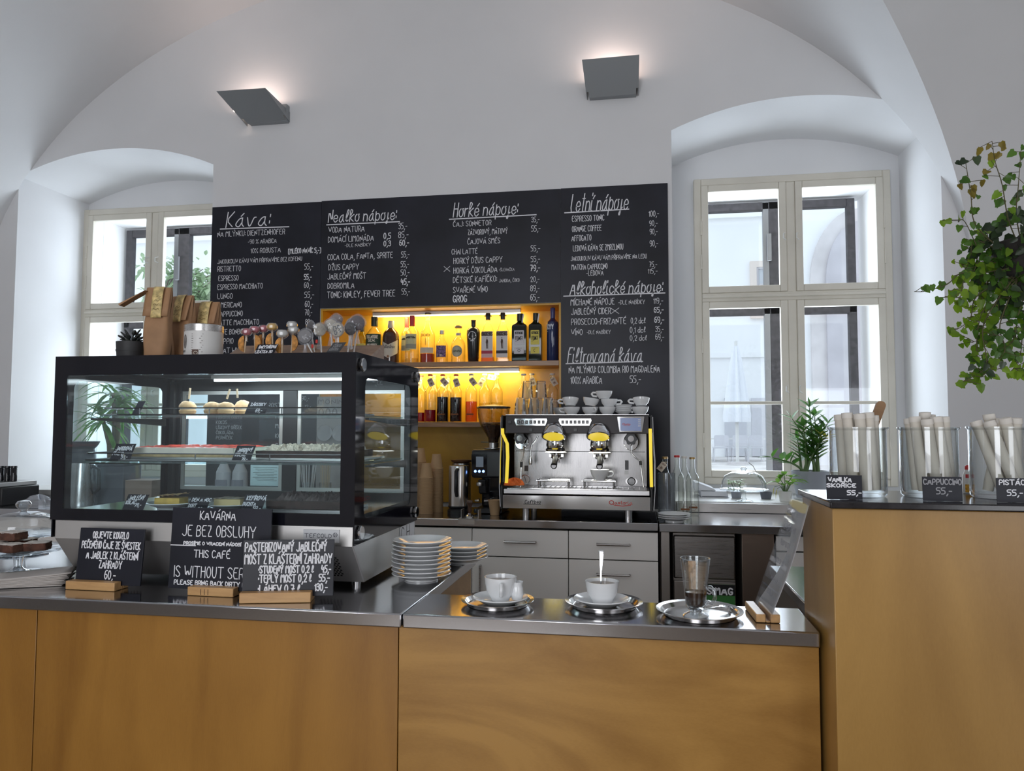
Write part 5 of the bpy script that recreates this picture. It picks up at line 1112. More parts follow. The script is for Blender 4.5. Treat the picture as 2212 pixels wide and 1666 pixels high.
def syrup_tag(par, neck, z, rot, sw, side=1, m=None):
    q = tag_mb(.036, .056); q.tr(M.Translation((0, -neck-.012, z)) @ M.Rotation(R(-14), 4, 'X') @ M.Rotation(R(rot), 4, 'Y')); o = obj('paper_tag', q, m or TAGM, par, local=True)
    t = MB(); write(t, 'SIRUP', -.012, -.017, .024, .009, -.0011, .0016)
    for k in range(6): a_ = k*PI/3; ribbon(t, [(0, -.037), (.009*math.cos(a_), -.037+.009*math.sin(a_))], .0035, -.0011)
    t.tr(M.Translation((0, -neck-.012, z)) @ M.Rotation(R(-14), 4, 'X') @ M.Rotation(R(rot), 4, 'Y')); obj('lettering', t, mat('tag_print', (.22, .12, .09), .8), o, local=True)
    obj('string', MB().tube([(neck*math.cos(i*PI/6), neck*math.sin(i*PI/6), z+.002) for i in range(13)], .0012, 5), mat('raffia', (.66, .55, .36), .8), o, local=True)
def syrup_bottle(lab, x, Y, z0, rad, h, cap, fill=None, liq=None, tagrot=None, emb=False, capm=None):
    r = thing('syrup_bottle', lab, 'bottle', (x, Y, z0))
    obj('bottle_glass', bottle_mb(rad, h), BOTG, r, local=True)
    obj('cap', MB().lathe([(0, h*.966), (.0168, h*.966), (.0168, h-.003), (.015, h), (0, h)], 24), cap, r, local=True)
    if fill: obj('syrup', MB().lathe([(0, .004), (rad*.93, .004), (rad*.95, .008), (rad*.95, fill), (0, fill)], 30), liq, r, local=True)
    if emb:
        t = MB(); ribbon(t, disc(0, .05, .018, 20)+[(.018, .05)], .0015, -rad-.0008); t.box(-.024, .024, -rad-.0008, -rad-.0006, .045, .055); obj('stamp', t, mat('stamp_print', (.2, .08, .03), .8), r, local=True)
    if tagrot is not None: syrup_tag(r, .0145, h*.90, tagrot, 1)
    return r
WCAP = mat('white_cap', (.68, .66, .62), .5); RCAP = mat('red_cap', (.55, .03, .03), .4); GCAP = mat('gold_cap', (.45, .30, .12), .35, .5)
for px_, Y, pyt, cap, lab, tr_ in ((1437, 4.38, 987, GCAP, 'empty clear bottle with gold cap and hanging paper tag', 38), (1463, 4.40, 984, RCAP, 'empty clear bottle with a red cap', None), (1479, 4.31, 986, WCAP, 'empty clear bottle with whitish cap, in front of the others', None), (1496, 4.42, 988, GCAP, 'empty clear bottle with gold cap, beside the window', None)):
    h = PY(px_, pyt, Y)[1]-ZT; syrup_bottle(lab, PX(px_, 1050, Y), Y, ZT+.0005, .036, h, cap, tagrot=tr_, emb=px_ > 1470)
jx = PX(1440, 1050, 4.27); jh = PY(1440, 1022, 4.27)[1]-ZT
single('glass_vase', MB().lathe([(0, .001), (.047, .001), (.048, .006), (.048, jh), (.045, jh), (.044, .01), (0, .008)], 36), glass('greyed_glass', (.80, .82, .84), 1, .5, haze=.05), 'wide clear glass cylinder standing before the tagged bottle', 'vase', (jx, 4.27, ZT+.0005))
# ================================================================ liquor on the upper shelf
def lab_patch(rad, z0, z1, half, y_eps=.0012, n=10):      # label wrapped on a round bottle, facing the camera
    return MB().grid(n, 1, lambda u, v: ((rad+y_eps)*math.sin(-half+2*half*u), -(rad+y_eps)*math.cos(-half+2*half*u), z0+(z1-z0)*v))
def onround(t, rad):           # bend lettering round the bottle
    t.v = [((rad)*math.sin(x/rad), -(rad)*math.cos(x/rad)+y, z) for x, y, z in t.v]; return t
def spec(pl, pr, pyt, Y=4.75):
    c = PX((pl+pr)/2, 760, Y); w_ = PX(pr, 760, Y)-PX(pl, 760, Y); h = PY((pl+pr)/2, pyt, Y)[1]-S1; return c, w_/2, h
INK = mat('black_print', (.03, .028, .03), .7); CREAML = mat('cream_label', (.62, .57, .48), .7); WHITEL = mat('white_label', (.70, .68, .68), .7)
def liq_bottle(lab, pl, pr, pyt, prof, body, cap, capz, Y=4.76, sq=False, capprof=None):
    c, rad, h = spec(pl, pr, pyt, Y); r = thing('liquor_bottle', lab, 'bottle', (c, Y, S1+.0005))
    pf = [(a*rad if a > .5 else a*rad, b*h) for a, b in prof]; n = 4 if sq else 32
    if sq:
        m_ = MB().lathe([(p*1.36, z) for p, z in pf], 4); m_.tr(M.Rotation(PI/4, 4, 'Z')); m_.v = [(x, y*.72, z) for x, y, z in m_.v]
        obj('bottle_glass', m_, body, r, min(.006, rad*.2), local=True)
    else: obj('bottle_glass', MB().lathe(pf, 32), body, r, local=True)
    obj('cap', MB().lathe([(a*rad, b*h) for a, b in (capprof or [(0, capz), (.40, capz), (.40, .995), (.36, 1), (0, 1)])], 24), cap, r, local=True)
    return r, rad, h
STD = [(0, .002), (.92, 0), (1, .012), (1, .60), (.95, .66), (.6, .73), (.38, .79), (.34, .86), (.34, .965), (.4, .967), (.4, .985), (.3, .987)]
TALL = [(0, .002), (.93, 0), (1, .012), (1, .50), (.93, .58), (.6, .68), (.40, .75), (.36, .84), (.36, .965), (.42, .967), (.42, .985), (.3, .987)]
FLAT = [(0, .002), (.93, 0), (1, .012), (1, .56), (.9, .64), (.6, .72), (.3, .78), (.27, .84), (.27, .985), (.2, .987)]
DKG = mat('dark_green_glass', (.012, .03, .01), .08); GRN = glass('green_glass', (.25, .5, .15), 1, .5)
# 1 green-label whiskey
r, rad, h = liq_bottle('clear whiskey bottle with dark green label and dark cap', 791, 826, 685, [(a, b) for a, b in FLAT], BOTG, mat('dark_green_cap', (.008, .018, .008), .4), .80)
obj('whiskey', MB().lathe([(0, .004), (rad*.93, .004), (rad*.93, h*.33), (0, h*.33)], 28), liquid('whiskey', (.75, .32, .05), .35), r, local=True)
q = obj('label', lab_patch(rad, h*.36, h*.62, 1.15), mat('green_label', (.02, .05, .025), .5), r, local=True)
t = MB(); write(t, 'TULLAMORE', -rad*.75, h*.53, rad*1.5, h*.06, -.0018, .0045); write(t, 'D.E.W.', -rad*.4, h*.455, rad*.8, h*.055, -.0018, .004); write(t, 'IRISH WHISKEY', -rad*.65, h*.38, rad*1.3, h*.03, -.0018, .003); obj('lettering', onround(t, rad), CREAML, q, local=True)
# 2 shield label
r, rad, h = liq_bottle('dark brown whisky bottle with pale shield label and white cap', 827, 861, 694, [(0, .002), (.93, 0), (1, .01), (1, .62), (.95, .70), (.75, .76), (.4, .82), (.32, .86), (.32, .97), (.2, .975)], mat('brown_bottle', (.05, .018, .010), .06, coat=.5), mat('cream_cap', (.60, .55, .46), .45), .83, capprof=[(0, .83), (.38, .83), (.41, .85), (.38, .99), (.34, 1), (0, 1)])
sh_ = [(-.95, .52), (-.3, .46), (0, .43), (.3, .46), (.95, .52), (.95, .22), (.3, .15), (0, .12), (-.3, .15), (-.95, .22)]
m_ = MB().grid(12, 6, lambda u, v: ((rad+.0012)*math.sin((2*u-1)*1.25), -(rad+.0012)*math.cos((2*u-1)*1.25), h*((.12+.12*abs(2*u-1))+((.43+.12*abs(2*u-1))-(.12+.12*abs(2*u-1)))*v)))
q = obj('label', m_, CREAML, r, local=True)
t = MB(); write(t, 'Ballantines', -rad*.8, h*.35, rad*1.6, h*.08, -.0018, .003, .2); ribbon(t, [(-rad*.7, h*.31), (rad*.7, h*.31)], .0012, -.0018); obj('lettering', onround(t, rad), mat('grey_ink', (.2, .18, .17), .7), q, local=True)
obj('seal', MB().prism(disc(0, h*.16, .008), -rad-.0035, -rad-.001), mat('seal_brown', (.25, .12, .06), .5), q, local=True)
# 3+4 red capped pair
LBG = mat('pale_green_label', (.60, .58, .34), .7)
for pl, pr, pyt, Y, lb in ((867, 889, 686, 4.83, 'clear rum bottle with red cap, half behind its twin'), (876, 904, 682, 4.74, 'clear rum bottle with taller red cap in front of its twin')):
    r, rad, h = liq_bottle(lb, pl, pr, pyt, STD, BOTG, RCAP, .78, Y)
    obj('rum', MB().lathe([(0, .004), (rad*.93, .004), (rad*.93, h*.10), (0, h*.10)], 24), liquid('pale_rum', (.95, .85, .35), .15), r, local=True)
    q = obj('label', lab_patch(rad, h*.28, h*.60, .95), LBG, r, local=True)
    t = MB(); write(t, 'ANGOSTURA', -rad*.78, h*.51, rad*1.55, h*.035, -.0018, .003); ribbon(t, [(-rad*.4, h*.47), (rad*.4, h*.47)], .002, -.0018); ribbon(t, [(-rad*.5, h*.43), (rad*.5, h*.43)], .002, -.0018); obj('lettering', onround(t, rad), INK, q, local=True)
    obj('label_band', lab_patch(rad, h*.30, h*.39, .9, .0019), mat('grey_band', (.33, .33, .26), .7), q, local=True)
# 5 tall clear
r, rad, h = liq_bottle('tallest clear bottle with black stopper and little amber liquor', 908, 939, 676, [(0, .002), (.93, 0), (1, .012), (1, .52), (.93, .60), (.6, .68), (.4, .75), (.33, .82), (.33, .93), (.40, .94), (.40, .97), (.3, .975)], BOTG, BLACK, .965)
obj('liquor', MB().lathe([(0, .004), (rad*.93, .004), (rad*.93, h*.185), (0, h*.185)], 24), liquid('amber_liquor', (.50, .07, .01), .45), r, local=True); q = obj('label', lab_patch(rad, h*.19, h*.30, 1.1), CREAML, r, local=True)
t = MB(); write(t, 'ZACAPA', -rad*.7, h*.52, rad*1.3, h*.05, -.0014, .003); ribbon(t, [(0, h*.35), (0, h*.48)], .004, -.0014); obj('lettering', onround(t, rad), mat('olive_print', (.3, .22, .05), .7), q, local=True)
# 6 small with purple label
r, rad, h = liq_bottle('small clear bottle with purple patterned label', 942, 967, 714, [(0, .002), (.93, 0), (1, .012), (1, .52), (.9, .58), (.5, .72), (.36, .80), (.34, .98), (.2, .985)], BOTG, mat('tin_cap', (.55, .53, .48), .4, .6), .88)
q = obj('label', lab_patch(rad, h*.17, h*.52, .95), mat('purple_label', (.16, .10, .22), .6, var=(120, .9)), r, local=True)
t = MB(); write(t, 'MR', -.004, h*.2, .012, .012, -.0018, .002); write(t, 'KV', -rad*.7, h*.2, .012, .014, -.0018, .002); obj('lettering', onround(t, rad), CREAML, q, local=True)
# 7 round shouldered with disc label
r, rad, h = liq_bottle('round shouldered clear bottle with disc label and cork top', 975, 1005, 704, [(0, .002), (.93, 0), (1, .012), (1, .44), (.93, .54), (.66, .63), (.40, .68), (.34, .72), (.34, .94), (.2, .95)], BOTG, wood('cork_top', (.35, .2, .09), (.5, .32, .17)), .93, capprof=[(0, .935), (.5, .935), (.54, .95), (.52, .985), (.48, 1), (0, 1)])
d_ = MB(); dl = disc(0, h*.30, rad*.80, 28); d_.add([(x, 0, z) for x, z in dl], [tuple(range(28))]); d_ = MB().lathe([(0, 0), (rad*.8, 0)], 28); d_.v = [(x, 0, y+h*.30) for x, y, z in d_.v]; 
q = obj('label', onround(MB().add([(x, -.0012, z) for x, y, z in d_.v], d_.f), rad), mat('disc_label', (.50, .50, .40), .6), r, local=True)
t = MB(); write(t, 'CANAIMA', -rad*.6, h*.28, rad*1.2, h*.05, -.002, .0028); dd = disc(0, h*.30, rad*.70, 28); ribbon(t, dd+[dd[0]], .0015, -.002); obj('lettering', onround(t, rad), mat('olive_ink', (.20, .20, .12), .7), q, local=True)
obj('neck_label', lab_patch(rad*.36, h*.73, h*.80, 1.5), CREAML, r, local=True)
# 8 black gin
r, rad, h = liq_bottle('matt black gin bottle with silver crest', 1008, 1037, 692, [(0, .002), (.72, 0), (.76, .012), (1, .68), (.97, .75), (.7, .81), (.30, .84), (.28, .97), (.2, .98)], mat('black_bottle', (.012, .012, .014), .25), BLACK, .86, capprof=[(0, .86), (.34, .86), (.34, .97), (.38, .98), (.38, 1), (0, 1)])
t = MB(); cx = disc(0, h*.615, rad*.62, 26); t.add([(x, -.0014, z) for x, z in cx if z > h*.60]+[(0, -.0014, h*.60)], [tuple(range(len([1 for x, z in cx if z > h*.60])+1))]); ribbon(t, cx+[cx[0]], .0022, -.0016); ribbon(t, [(-rad*.4, h*.55), (rad*.4, h*.55)], .003, -.0016); ribbon(t, [(-rad*.25, h*.50), (rad*.25, h*.50)], .003, -.0016); obj('crest', onround(t, rad*.98), mat('silver_print', (.55, .55, .57), .35, .6), r, local=True)
obj('side_label', MB().box(rad*.76, rad*.80, -.012, .012, h*.1, h*.62), mat('olive_paper', (.20, .15, .05), .8, var=(90, .5)), r, local=True)
# 9/10 hat capped gins
HAT = [(0, .955), (.42, .955), (.48, .93), (.36, .928), (.36, .87), (.28, .865), (.28, .93), (.0, .93)]
HAT = [(0, .862), (.36, .862), (.36, .935), (.58, .935), (.60, .945), (.42, .95), (.40, .985), (.34, .998), (0, 1)]
GIN = [(0, .002), (.92, 0), (.96, .012), (.96, .58), (.9, .63), (.40, .80), (.34, .84), (.34, .90), (.2, .9)]
for pl, pr, pyt, lb, c1, band, liqc in ((1040, 1068, 677, 'gin bottle with pink based label and black hat cap', (.70, .46, .47), (.42, .04, .08), (.95, .45, .06)), (1072, 1100, 676, 'gin bottle with grey white label and black hat cap', (.66, .65, .66), (.03, .025, .03), None)):
    r, rad, h = liq_bottle(lb, pl, pr, pyt, GIN, BOTG, BLACK, .86, 4.75, True, HAT)
    if liqc: obj('gin', MB().box(-rad*.9, rad*.9, -rad*.64, rad*.64, .004, h*.10), liquid('orange_gin', liqc, .3), r, local=True)
    f = rad*.695+.001; W_ = rad*.86
    q = obj('label', MB().box(-W_, W_, -f-.0006, -f, h*.09, h*.62), WHITEL, r, local=True)
    obj('label_foot', MB().box(-W_, W_, -f-.0012, -f-.0006, h*.09, h*.17), mat('label_foot_%d' % pl, c1, .7), q, local=True)
    b_ = obj('label_band', MB().box(-W_, W_, -f-.0018, -f-.0007, h*.17, h*.23), mat('label_band_%d' % pl, band, .6), q, local=True)
    t = MB(); write(t, 'BROKERS', -W_*.93, h*.535, W_*1.86, h*.07, -f-.0012, .006); obj('lettering', t, mat('brown_ink', (.10, .07, .06), .7), q, local=True)
    g = MB(); g.lathe([(0, .0)], 4); g.prism([(-.0025*2, h*.27), (-.001, h*.27), (0, h*.34), (.002, h*.27), (.006, h*.27), (.0045, h*.36), (.0075, h*.42), (.003, h*.465), (-.004, h*.465), (-.0085, h*.40), (-.005, h*.36)], -f-.0012, -f-.0007).prism(disc(-.0005, h*.485, .0035, 10), -f-.0012, -f-.0007).box(.0095, .0105, -f-.0012, -f-.0007, h*.26, h*.40); obj('gentleman_figure', g, mat('figure_ink', (.09, .06, .05), .7), q, local=True)
# 11/12 herbal liqueurs
SQ = [(0, .002), (.94, 0), (.98, .012), (.98, .72), (.92, .755), (.5, .80), (.32, .84), (.30, .98), (.2, .985)]
for pl, pr, pyt, lb, c1 in ((1106, 1140, 678, 'dark square liqueur bottle with two white labels', (.64, .63, .66)), (1142, 1172, 677, 'dark square liqueur bottle with two yellow labels', (.70, .60, .12))):
    r, rad, h = liq_bottle(lb, pl, pr, pyt, SQ, mat('black_green_glass', (.010, .014, .010), .07), mat('dark_cap', (.02, .025, .02), .35), .85, 4.75, True)
    obj('shoulder', MB().lathe([(rad*.5, h*.795), (rad*.36, h*.85), (rad*.325, h*.87)], 20), GRN, r, local=True)
    f = rad*.71+.001; W_ = rad*.62; lm = mat('herbal_label_%d' % pl, c1, .65)
    q = obj('label', MB().prism(rounded(-W_, W_, h*.345, h*.64, .004), -f-.0006, -f), lm, r, local=True); q2 = obj('label', MB().prism(rounded(-W_, W_, h*.16, h*.30, .003), -f-.0006, -f), lm, r, local=True)
    t = MB(); write(t, 'STOCK', -W_*.75, h*.565, W_*1.5, h*.04, -f-.0012, .0045); write(t, 'FERNET', -W_*.72, h*.44, W_*1.45, h*.075, -f-.0012, .0028); ribbon(t, [(-W_*.72, h*.41), (W_*.75, h*.48)], .002, -f-.0012); obj('lettering', t, INK, q, local=True)
    t = MB(); e = disc(0, h*.225, .008, 18); (ribbon(t, e+[e[0]], .0025, -f-.0012) if pl < 1120 else ribbon(t, e[4:14], .003, -f-.0012)); ribbon(t, [(-W_*.6, h*.275), (W_*.6, h*.275)], .0014, -f-.0012); obj('print', t, INK, q2, local=True)
    st_ = MB().box(-.004, .004, -rad*.36, -rad*.33, h*.80, h*.985).tr(M.Translation((rad*.33, 0, 0)) @ M.Translation((0, 0, h*.8)) @ M.Rotation(R(9), 4, 'Y') @ M.Translation((0, 0, -h*.8))); obj('tax_strip', st_, PAPER, r, local=True)
# 13 blue vodka
r, rad, h = liq_bottle('slim dark blue vodka bottle with silver lettering', 1181, 1207, 666, [(0, .002), (.94, 0), (1, .01), (1, .70), (.95, .735), (.6, .77), (.42, .80), (.39, .86), (.39, .97), (.2, .98)], mat('cobalt_glass', (.015, .03, .11), .06, coat=.6), mat('blue_cap', (.06, .08, .25), .35), .80, capprof=[(0, .80), (.42, .80), (.40, .86), (.42, .865), (.42, .99), (.38, 1), (0, 1)])
t = MB(); write(t, 'SKYY', -rad*1.15, h*.60, rad*1.35, h*.085, -.0016, .006); ribbon(t, [(-rad*.9, h*.56), (0, h*.56)], .004, -.0016); obj('lettering', onround(t, rad), mat('silver_blue', (.6, .65, .75), .4), r, local=True)
# 0 half hidden at left, behind the lollipops
r, rad, h = liq_bottle('olive bottle with black cap behind the wrapped lollipops', 771, 793, 699, STD, glass('olive_glass', (.75, .72, .25), 1, .5), BLACK, .80, 4.80)
obj('label', lab_patch(rad, h*.1, h*.5, 1.0), mat('olive_label', (.55, .48, .12), .7), r, local=True)
# ---------------------------------------------------------------- syrups on the lower shelf
def syr(px_, pyt, cap, lab, fpy=None, lq=None, tagr=None, emb=False, Y=4.76):
    h = PY(px_, pyt, Y)[1]-S2; f = None if fpy is None else PY(px_, fpy, Y)[1]-S2
    return syrup_bottle(lab, PX(px_, 880, Y), Y, S2+.0005, .0385, h, cap, f, lq, tagr, emb)
RL = liquid('raspberry_syrup', (.42, .005, .02), .65); BL = mat('blackcurrant_syrup', (.012, .008, .012), .08); OL = liquid('orange_syrup', (.95, .33, .02), .4); YL = liquid('lemon_syrup', (.93, .85, .30), .15)
syr(909, 811, RCAP, 'red capped syrup bottle half hidden by the display case', 892, RL, 8, Y=4.82)
syr(929, 809, RCAP, 'red capped bottle with raspberry red syrup at the bottom', 886, RL, -28)
syr(956, 809, RCAP, 'red capped bottle of black syrup, left of the black pair', 858, BL, -42, True)
syr(985, 809, RCAP, 'red capped bottle of black syrup, right of the black pair', 859, BL, -22, True)
syr(1018, 808, WCAP, 'white capped bottle of orange syrup', 868, OL, -38, True)
syr(1047, 808, WCAP, 'white capped bottle of pale lemon syrup behind grinder', 871, YL, 32, Y=4.80)
syr(1073, 807, WCAP, 'white capped clear bottle half behind the grinder lid', 870, YL, 100, Y=4.82)
syr(1131, 808, WCAP, 'white capped clear bottle behind the upturned glasses', None, None, Y=4.71)
syr(1149, 807, WCAP, 'white capped clear bottle with a tag above the upturned glasses', None, None, -22, Y=4.85)
syr(1193, 807, WCAP, 'white capped clear bottle with a tag, beside the shelf side wall', None, None, -30)
syr(938, 811, GCAP, 'gold capped clear bottle behind the raspberry syrup', None, None, None, Y=4.85)
syr(968, 812, mat('orange_cap', (.7, .2, .03), .4), 'orange capped clear bottle behind the two black syrups', None, None, 30, Y=4.85)
# ================================================================ on top of the display case
ZK = ZC1-.0005
def TX_(px_, py, Y): return PY(px_, py, Y)
Yt = 2.42
POT = mat('anthracite_pot', (.03, .03, .032), .6)
x = PX(283, 760, Yt); r = thing('succulent_pot', 'small dark pot with succulent on top of the cake case', 'potted plant', (x, Yt, ZK))
rp = (PX(310, 760, Yt)-PX(256, 760, Yt))/2; hp_ = PY(283, 740, Yt)[1]-ZK
obj('pot', MB().lathe([(0, 0), (rp*.9, 0), (rp, hp_), (rp, hp_+.001), (rp*.92, hp_+.001), (rp*.9, hp_-.01), (0, hp_-.01)], 32), POT, r, local=True); obj('band', MB().lathe([(rp*.945, hp_*.55), (rp*.985, hp_*.55), (rp*1.0, hp_*.64), (rp*.95, hp_*.64)], 32), POT, r, local=True)
lf = MB(); st = MB()
for i in range(17):
    a = random.random()*2*PI; e = random.uniform(.1, 1.1); d = V((math.cos(a)*math.cos(e), math.sin(a)*math.cos(e)*.6, math.sin(e))); b = V((0, 0, hp_-.005)); l = random.uniform(.018, .045)
    st.rod(b, b+d*l, .0025, n=6); lf.leaf(b+d*l*.9, d, random.uniform(.022, .034), .016, droop=.1)
obj('stems', st, mat('dark_stem', (.03, .035, .025), .7), r, local=True); o = obj('foliage', lf, mat('dark_succulent', (.018, .022, .020), .5), r, local=True); m_ = o.modifiers.new('t', 'SOLIDIFY'); m_.thickness = .004
# brown coffee bags with folded tops
TAPE = mat('gold_tape', (.60, .46, .20), .5, var=(70, .4))
def coffee_bag(lab, pxl, pxr, pyt, Y, depth, fold, rz, flap):
    a, _ = PY(pxl, 768, Y); b, _ = PY(pxr, 768, Y); W = b-a; H = PY((pxl+pxr)/2, pyt, Y)[1]-ZK; r = thing('coffee_bag', lab, 'coffee bag', ((a+b)/2, Y, ZK), rz)
    def body(u, v):     # tapering sack, pinched to a flat top
        ang = 2*PI*u; k = 1-v**2.2*.95; hx, hy = W/2*.97, depth/2*k+.002
        sx = math.copysign(abs(math.cos(ang))**.45, math.cos(ang)); sy = math.copysign(abs(math.sin(ang))**.45, math.sin(ang))
        return (hx*sx+.003*math.sin(9*v+2*u*6), hy*sy+.003*math.sin(7*v+5*u), H*v)
    m_ = MB().grid(40, 14, body); m_.add([(W/2*sx, depth/2*sy, 0) for sx, sy in ((-1, -1), (1, -1), (1, 1), (-1, 1))], [(0, 1, 2, 3)]); obj('sack', m_, mat('brown_kraft', (.36, .20, .10), .65, var=(14, .16), bump=.25), r, smooth=50, local=True)
    f = MB(); L = flap       # the rolled top folded over to one side
    f.grid(8, 6, lambda u, v: (-W/2+W*u, -.004+(-.0+.02)*math.sin(PI*v)*.3-fold*v*.9, H+.004*math.sin(PI*v)-L*v*v)); q = obj('folded_top', f, MAT['brown_kraft'], r, smooth=50, local=True); s = q.modifiers.new('t', 'SOLIDIFY'); s.thickness = .002
    t = MB(); t.grid(4, 10, lambda u, v: (W*(-.16)+W*.42*u, (-.0065-fold*.9*v-.003*math.sin(PI*v)) , H+.0045*math.sin(PI*min(1, v*1.0))+.002-L*v*v*1.08)); q2 = obj('seal_tape', t, TAPE, q, local=True); s = q2.modifiers.new('t', 'SOLIDIFY'); s.thickness = .001
    pr = MB()
    for i in range(4): 
        zz_ = .55+i*.1; ribbon(pr, [(-W*.05+.006*math.sin(k*2.1+i), -(H-L*zz_*zz_)-.0) if False else (W*(-.08)+W*.25*k/6, H-.006-L*zz_**2-.003*math.sin(k*1.7+i)) for k in range(7)], .0012, -fold*.9*zz_-.0115)
    obj('print', pr, mat('tape_print', (.18, .12, .04), .7), q2, local=True); return r
coffee_bag('tallest brown coffee bag, beside the small succulent pot', 318, 366, 622, 2.38, .075, .035, R(10), .105)
coffee_bag('brown coffee bag in the middle, half behind the tin', 370, 418, 640, 2.49, .07, .04, R(-8), .095)
coffee_bag('short brown coffee bag standing behind the white tin', 418, 474, 654, 2.58, .07, .035, R(-4), .085)
cl_ = [o for o in bpy.data.objects if o.name.startswith('coffee_bag')][0]
sk = MB().prism([(0, 0), (.004, .002), (-.085, -.052), (-.088, -.046)], -.035, .0); o = obj('side_flap', sk.tr(M.Translation((-.04, -.0, PY(330, 635, 2.4)[1]-ZK))), MAT['brown_kraft'], cl_, local=True)
# white tin
x, rr_ = PX(440, 740, 2.34), (PX(477, 740, 2.34)-PX(404, 740, 2.34))/2; ht = PY(440, 704, 2.34)[1]-ZK
r = thing('coffee_tin', 'round white coffee tin with silver lid on the case top', 'tin', (x, 2.34, ZK))
obj('tin_body', MB().lathe([(0, 0), (rr_, 0), (rr_, ht*.80), (0, ht*.80)], 48), mat('white_tin', (.66, .65, .63), .4), r, local=True); obj('lid', MB().lathe([(0, ht*.80), (rr_*1.012, ht*.80), (rr_*1.012, ht*.985), (rr_*.99, ht), (rr_*.94, ht-.003), (0, ht-.003)], 48), brushed('lid_silver', (.62, .61, .60), .3), r, local=True)
t = MB()
for i in range(9): ribbon(t, [(-.004, ht*.70-i*.0075), (.034-(i*7 % 5)*.002, ht*.70-i*.0075)], .0016, -.0009)
write(t, 'DIENTZENHOFER', -rr_*1.2, ht*.2, .042, .006, -.0009, .001); write(t, 'espresso', -rr_*1.15, ht*.06, .02, .006, -.0009, .0012)
fg = disc(-.036, ht*.5, .007, 16, .022); ribbon(t, fg+[fg[0]], .004, -.0009); ribbon(t, [(-.040, ht*.38), (-.036, ht*.6), (-.032, ht*.38)], .004, -.0009)
obj('print', onround(t, rr_), mat('tin_print', (.16, .14, .13), .7), r, local=True)
o = obj('brown_stamp', lab_patch(rr_, ht*.015, ht*.26, .17).tr(M.Rotation(R(8), 4, 'Z')), mat('stamp_brown', (.10, .05, .035), .6), r, local=True)
t = MB(); q = disc(.011, ht*.14, .008, 16); ribbon(t, q+[q[0]], .0016, -.002); ribbon(t, [(.006, ht*.15), (.011, ht*.10), (.016, ht*.15)], .0016, -.002); obj('stamp_mark', onround(t, rr_), CREAML, o, local=True)
# lollipop holders: two wooden wedges
WDG = wood('wedge_wood', (.24, .13, .07), (.40, .24, .14), (3, 3, 12), 4, 1, .6)
def wedge(lab, p0, p1, py, Y, h, d):
    a, b = PX(p0, 760, Y), PX(p1, 760, Y); r = single('lollipop_stand', MB().prism([(-d/2, 0), (d/2, 0), (d/2, h), (d/2-.02, h)], 0, b-a, 'x'), WDG, lab, 'stand', (a, Y, ZK), bev=.001); return a, b
wedge('wooden wedge block holding the small round lollipops', 500, 674, 768, 2.47, .070, .17); wedge('wooden wedge block holding the wrapped chocolate lollipops', 675, 812, 768, 2.47, .064, .17)
CEL = glass('cellophane', (.93, .93, .95), 1.6, .25, .15, haze=.10)
def lolly(lab, px_, py, pxb, pyb, Y, col, rad, chip):
    hx, hz_ = PY(px_, py, Y); bx, bz = PY(pxb, pyb, Y); bz = max(bz, ZK+.012); r = thing('lollipop', lab, 'lollipop', (bx, Y, bz))
    obj('stick', MB().rod((bx, Y, bz), (hx, Y, hz_), .0028, n=8), STICK, r)
    hd = MB().lathe([(0, -rad*.72), (rad*.6, -rad*.66), (rad*.98, -rad*.25), (rad, rad*.2), (rad*.62, rad*.62), (0, rad*.72)], 14, (hx, Y, hz_)); hd.v = [(x+random.uniform(-.0012, .0012), y, z+random.uniform(-.0012, .0012)) for x, y, z in hd.v]
    obj('candy_ball', hd, col, r, smooth=60)
    w_ = MB().lathe([(0, rad*.82), (rad*.8, rad*.7), (rad*1.14, rad*.2), (rad*1.1, -rad*.35), (rad*.7, -rad*.8), (rad*.2, -rad*1.05), (rad*.25, -rad*2.0), (rad*.4, -rad*2.1)], 12, (hx, Y, hz_)); obj('wrapper', w_, CEL, r, smooth=20)
    if chip: # dried orange slice tied to the stick
        ch = MB().prism([(chip*.021*math.sin(i*PI/12), -.028*math.cos(i*PI/12)) for i in range(13)], -.002, .002); ch.tr(M.Translation((bx+(hx-bx)*.35+chip*.003, Y-.004, bz+(hz_-bz)*.42))); obj('orange_slice', ch, mat('dried_orange', (.55, .25, .06), .7, var=(70, .5)), r)
PINK = mat('pink_candy', (.50, .07, .10), .3, var=(40, .4)); YELC = mat('yellow_candy', (.70, .42, .05), .3, var=(40, .3)); WHC = mat('white_candy', (.66, .65, .58), .3)
for a in (('pink wrapped lollipop at far left of the row', 533, 717, 528, 762, 2.41, PINK, .0165, -1), ('pink wrapped lollipop second from left', 550, 712, 551, 762, 2.44, PINK, .0165, 1), ('pink wrapped lollipop beside the yellow one', 569, 710, 567, 762, 2.47, PINK, .0165, -1),
          ('yellow wrapped lollipop in the row of small ones', 588, 706, 589, 760, 2.46, YELC, .0175, -1), ('cream lollipop in front right of the yellow one', 610, 721, 609, 766, 2.40, WHC, .0185, -1), ('white lollipop standing behind its twin', 631, 702, 631, 760, 2.47, WHC, .017, 0), ('white lollipop in front of its twin', 634, 713, 629, 762, 2.43, WHC, .0175, 1)): lolly(*a)
CHO = mat('dark_chocolate', (.03, .018, .016), .35, var=(40, .5)); NOU = mat('pale_nougat', (.50, .46, .37), .6, var=(45, .5))
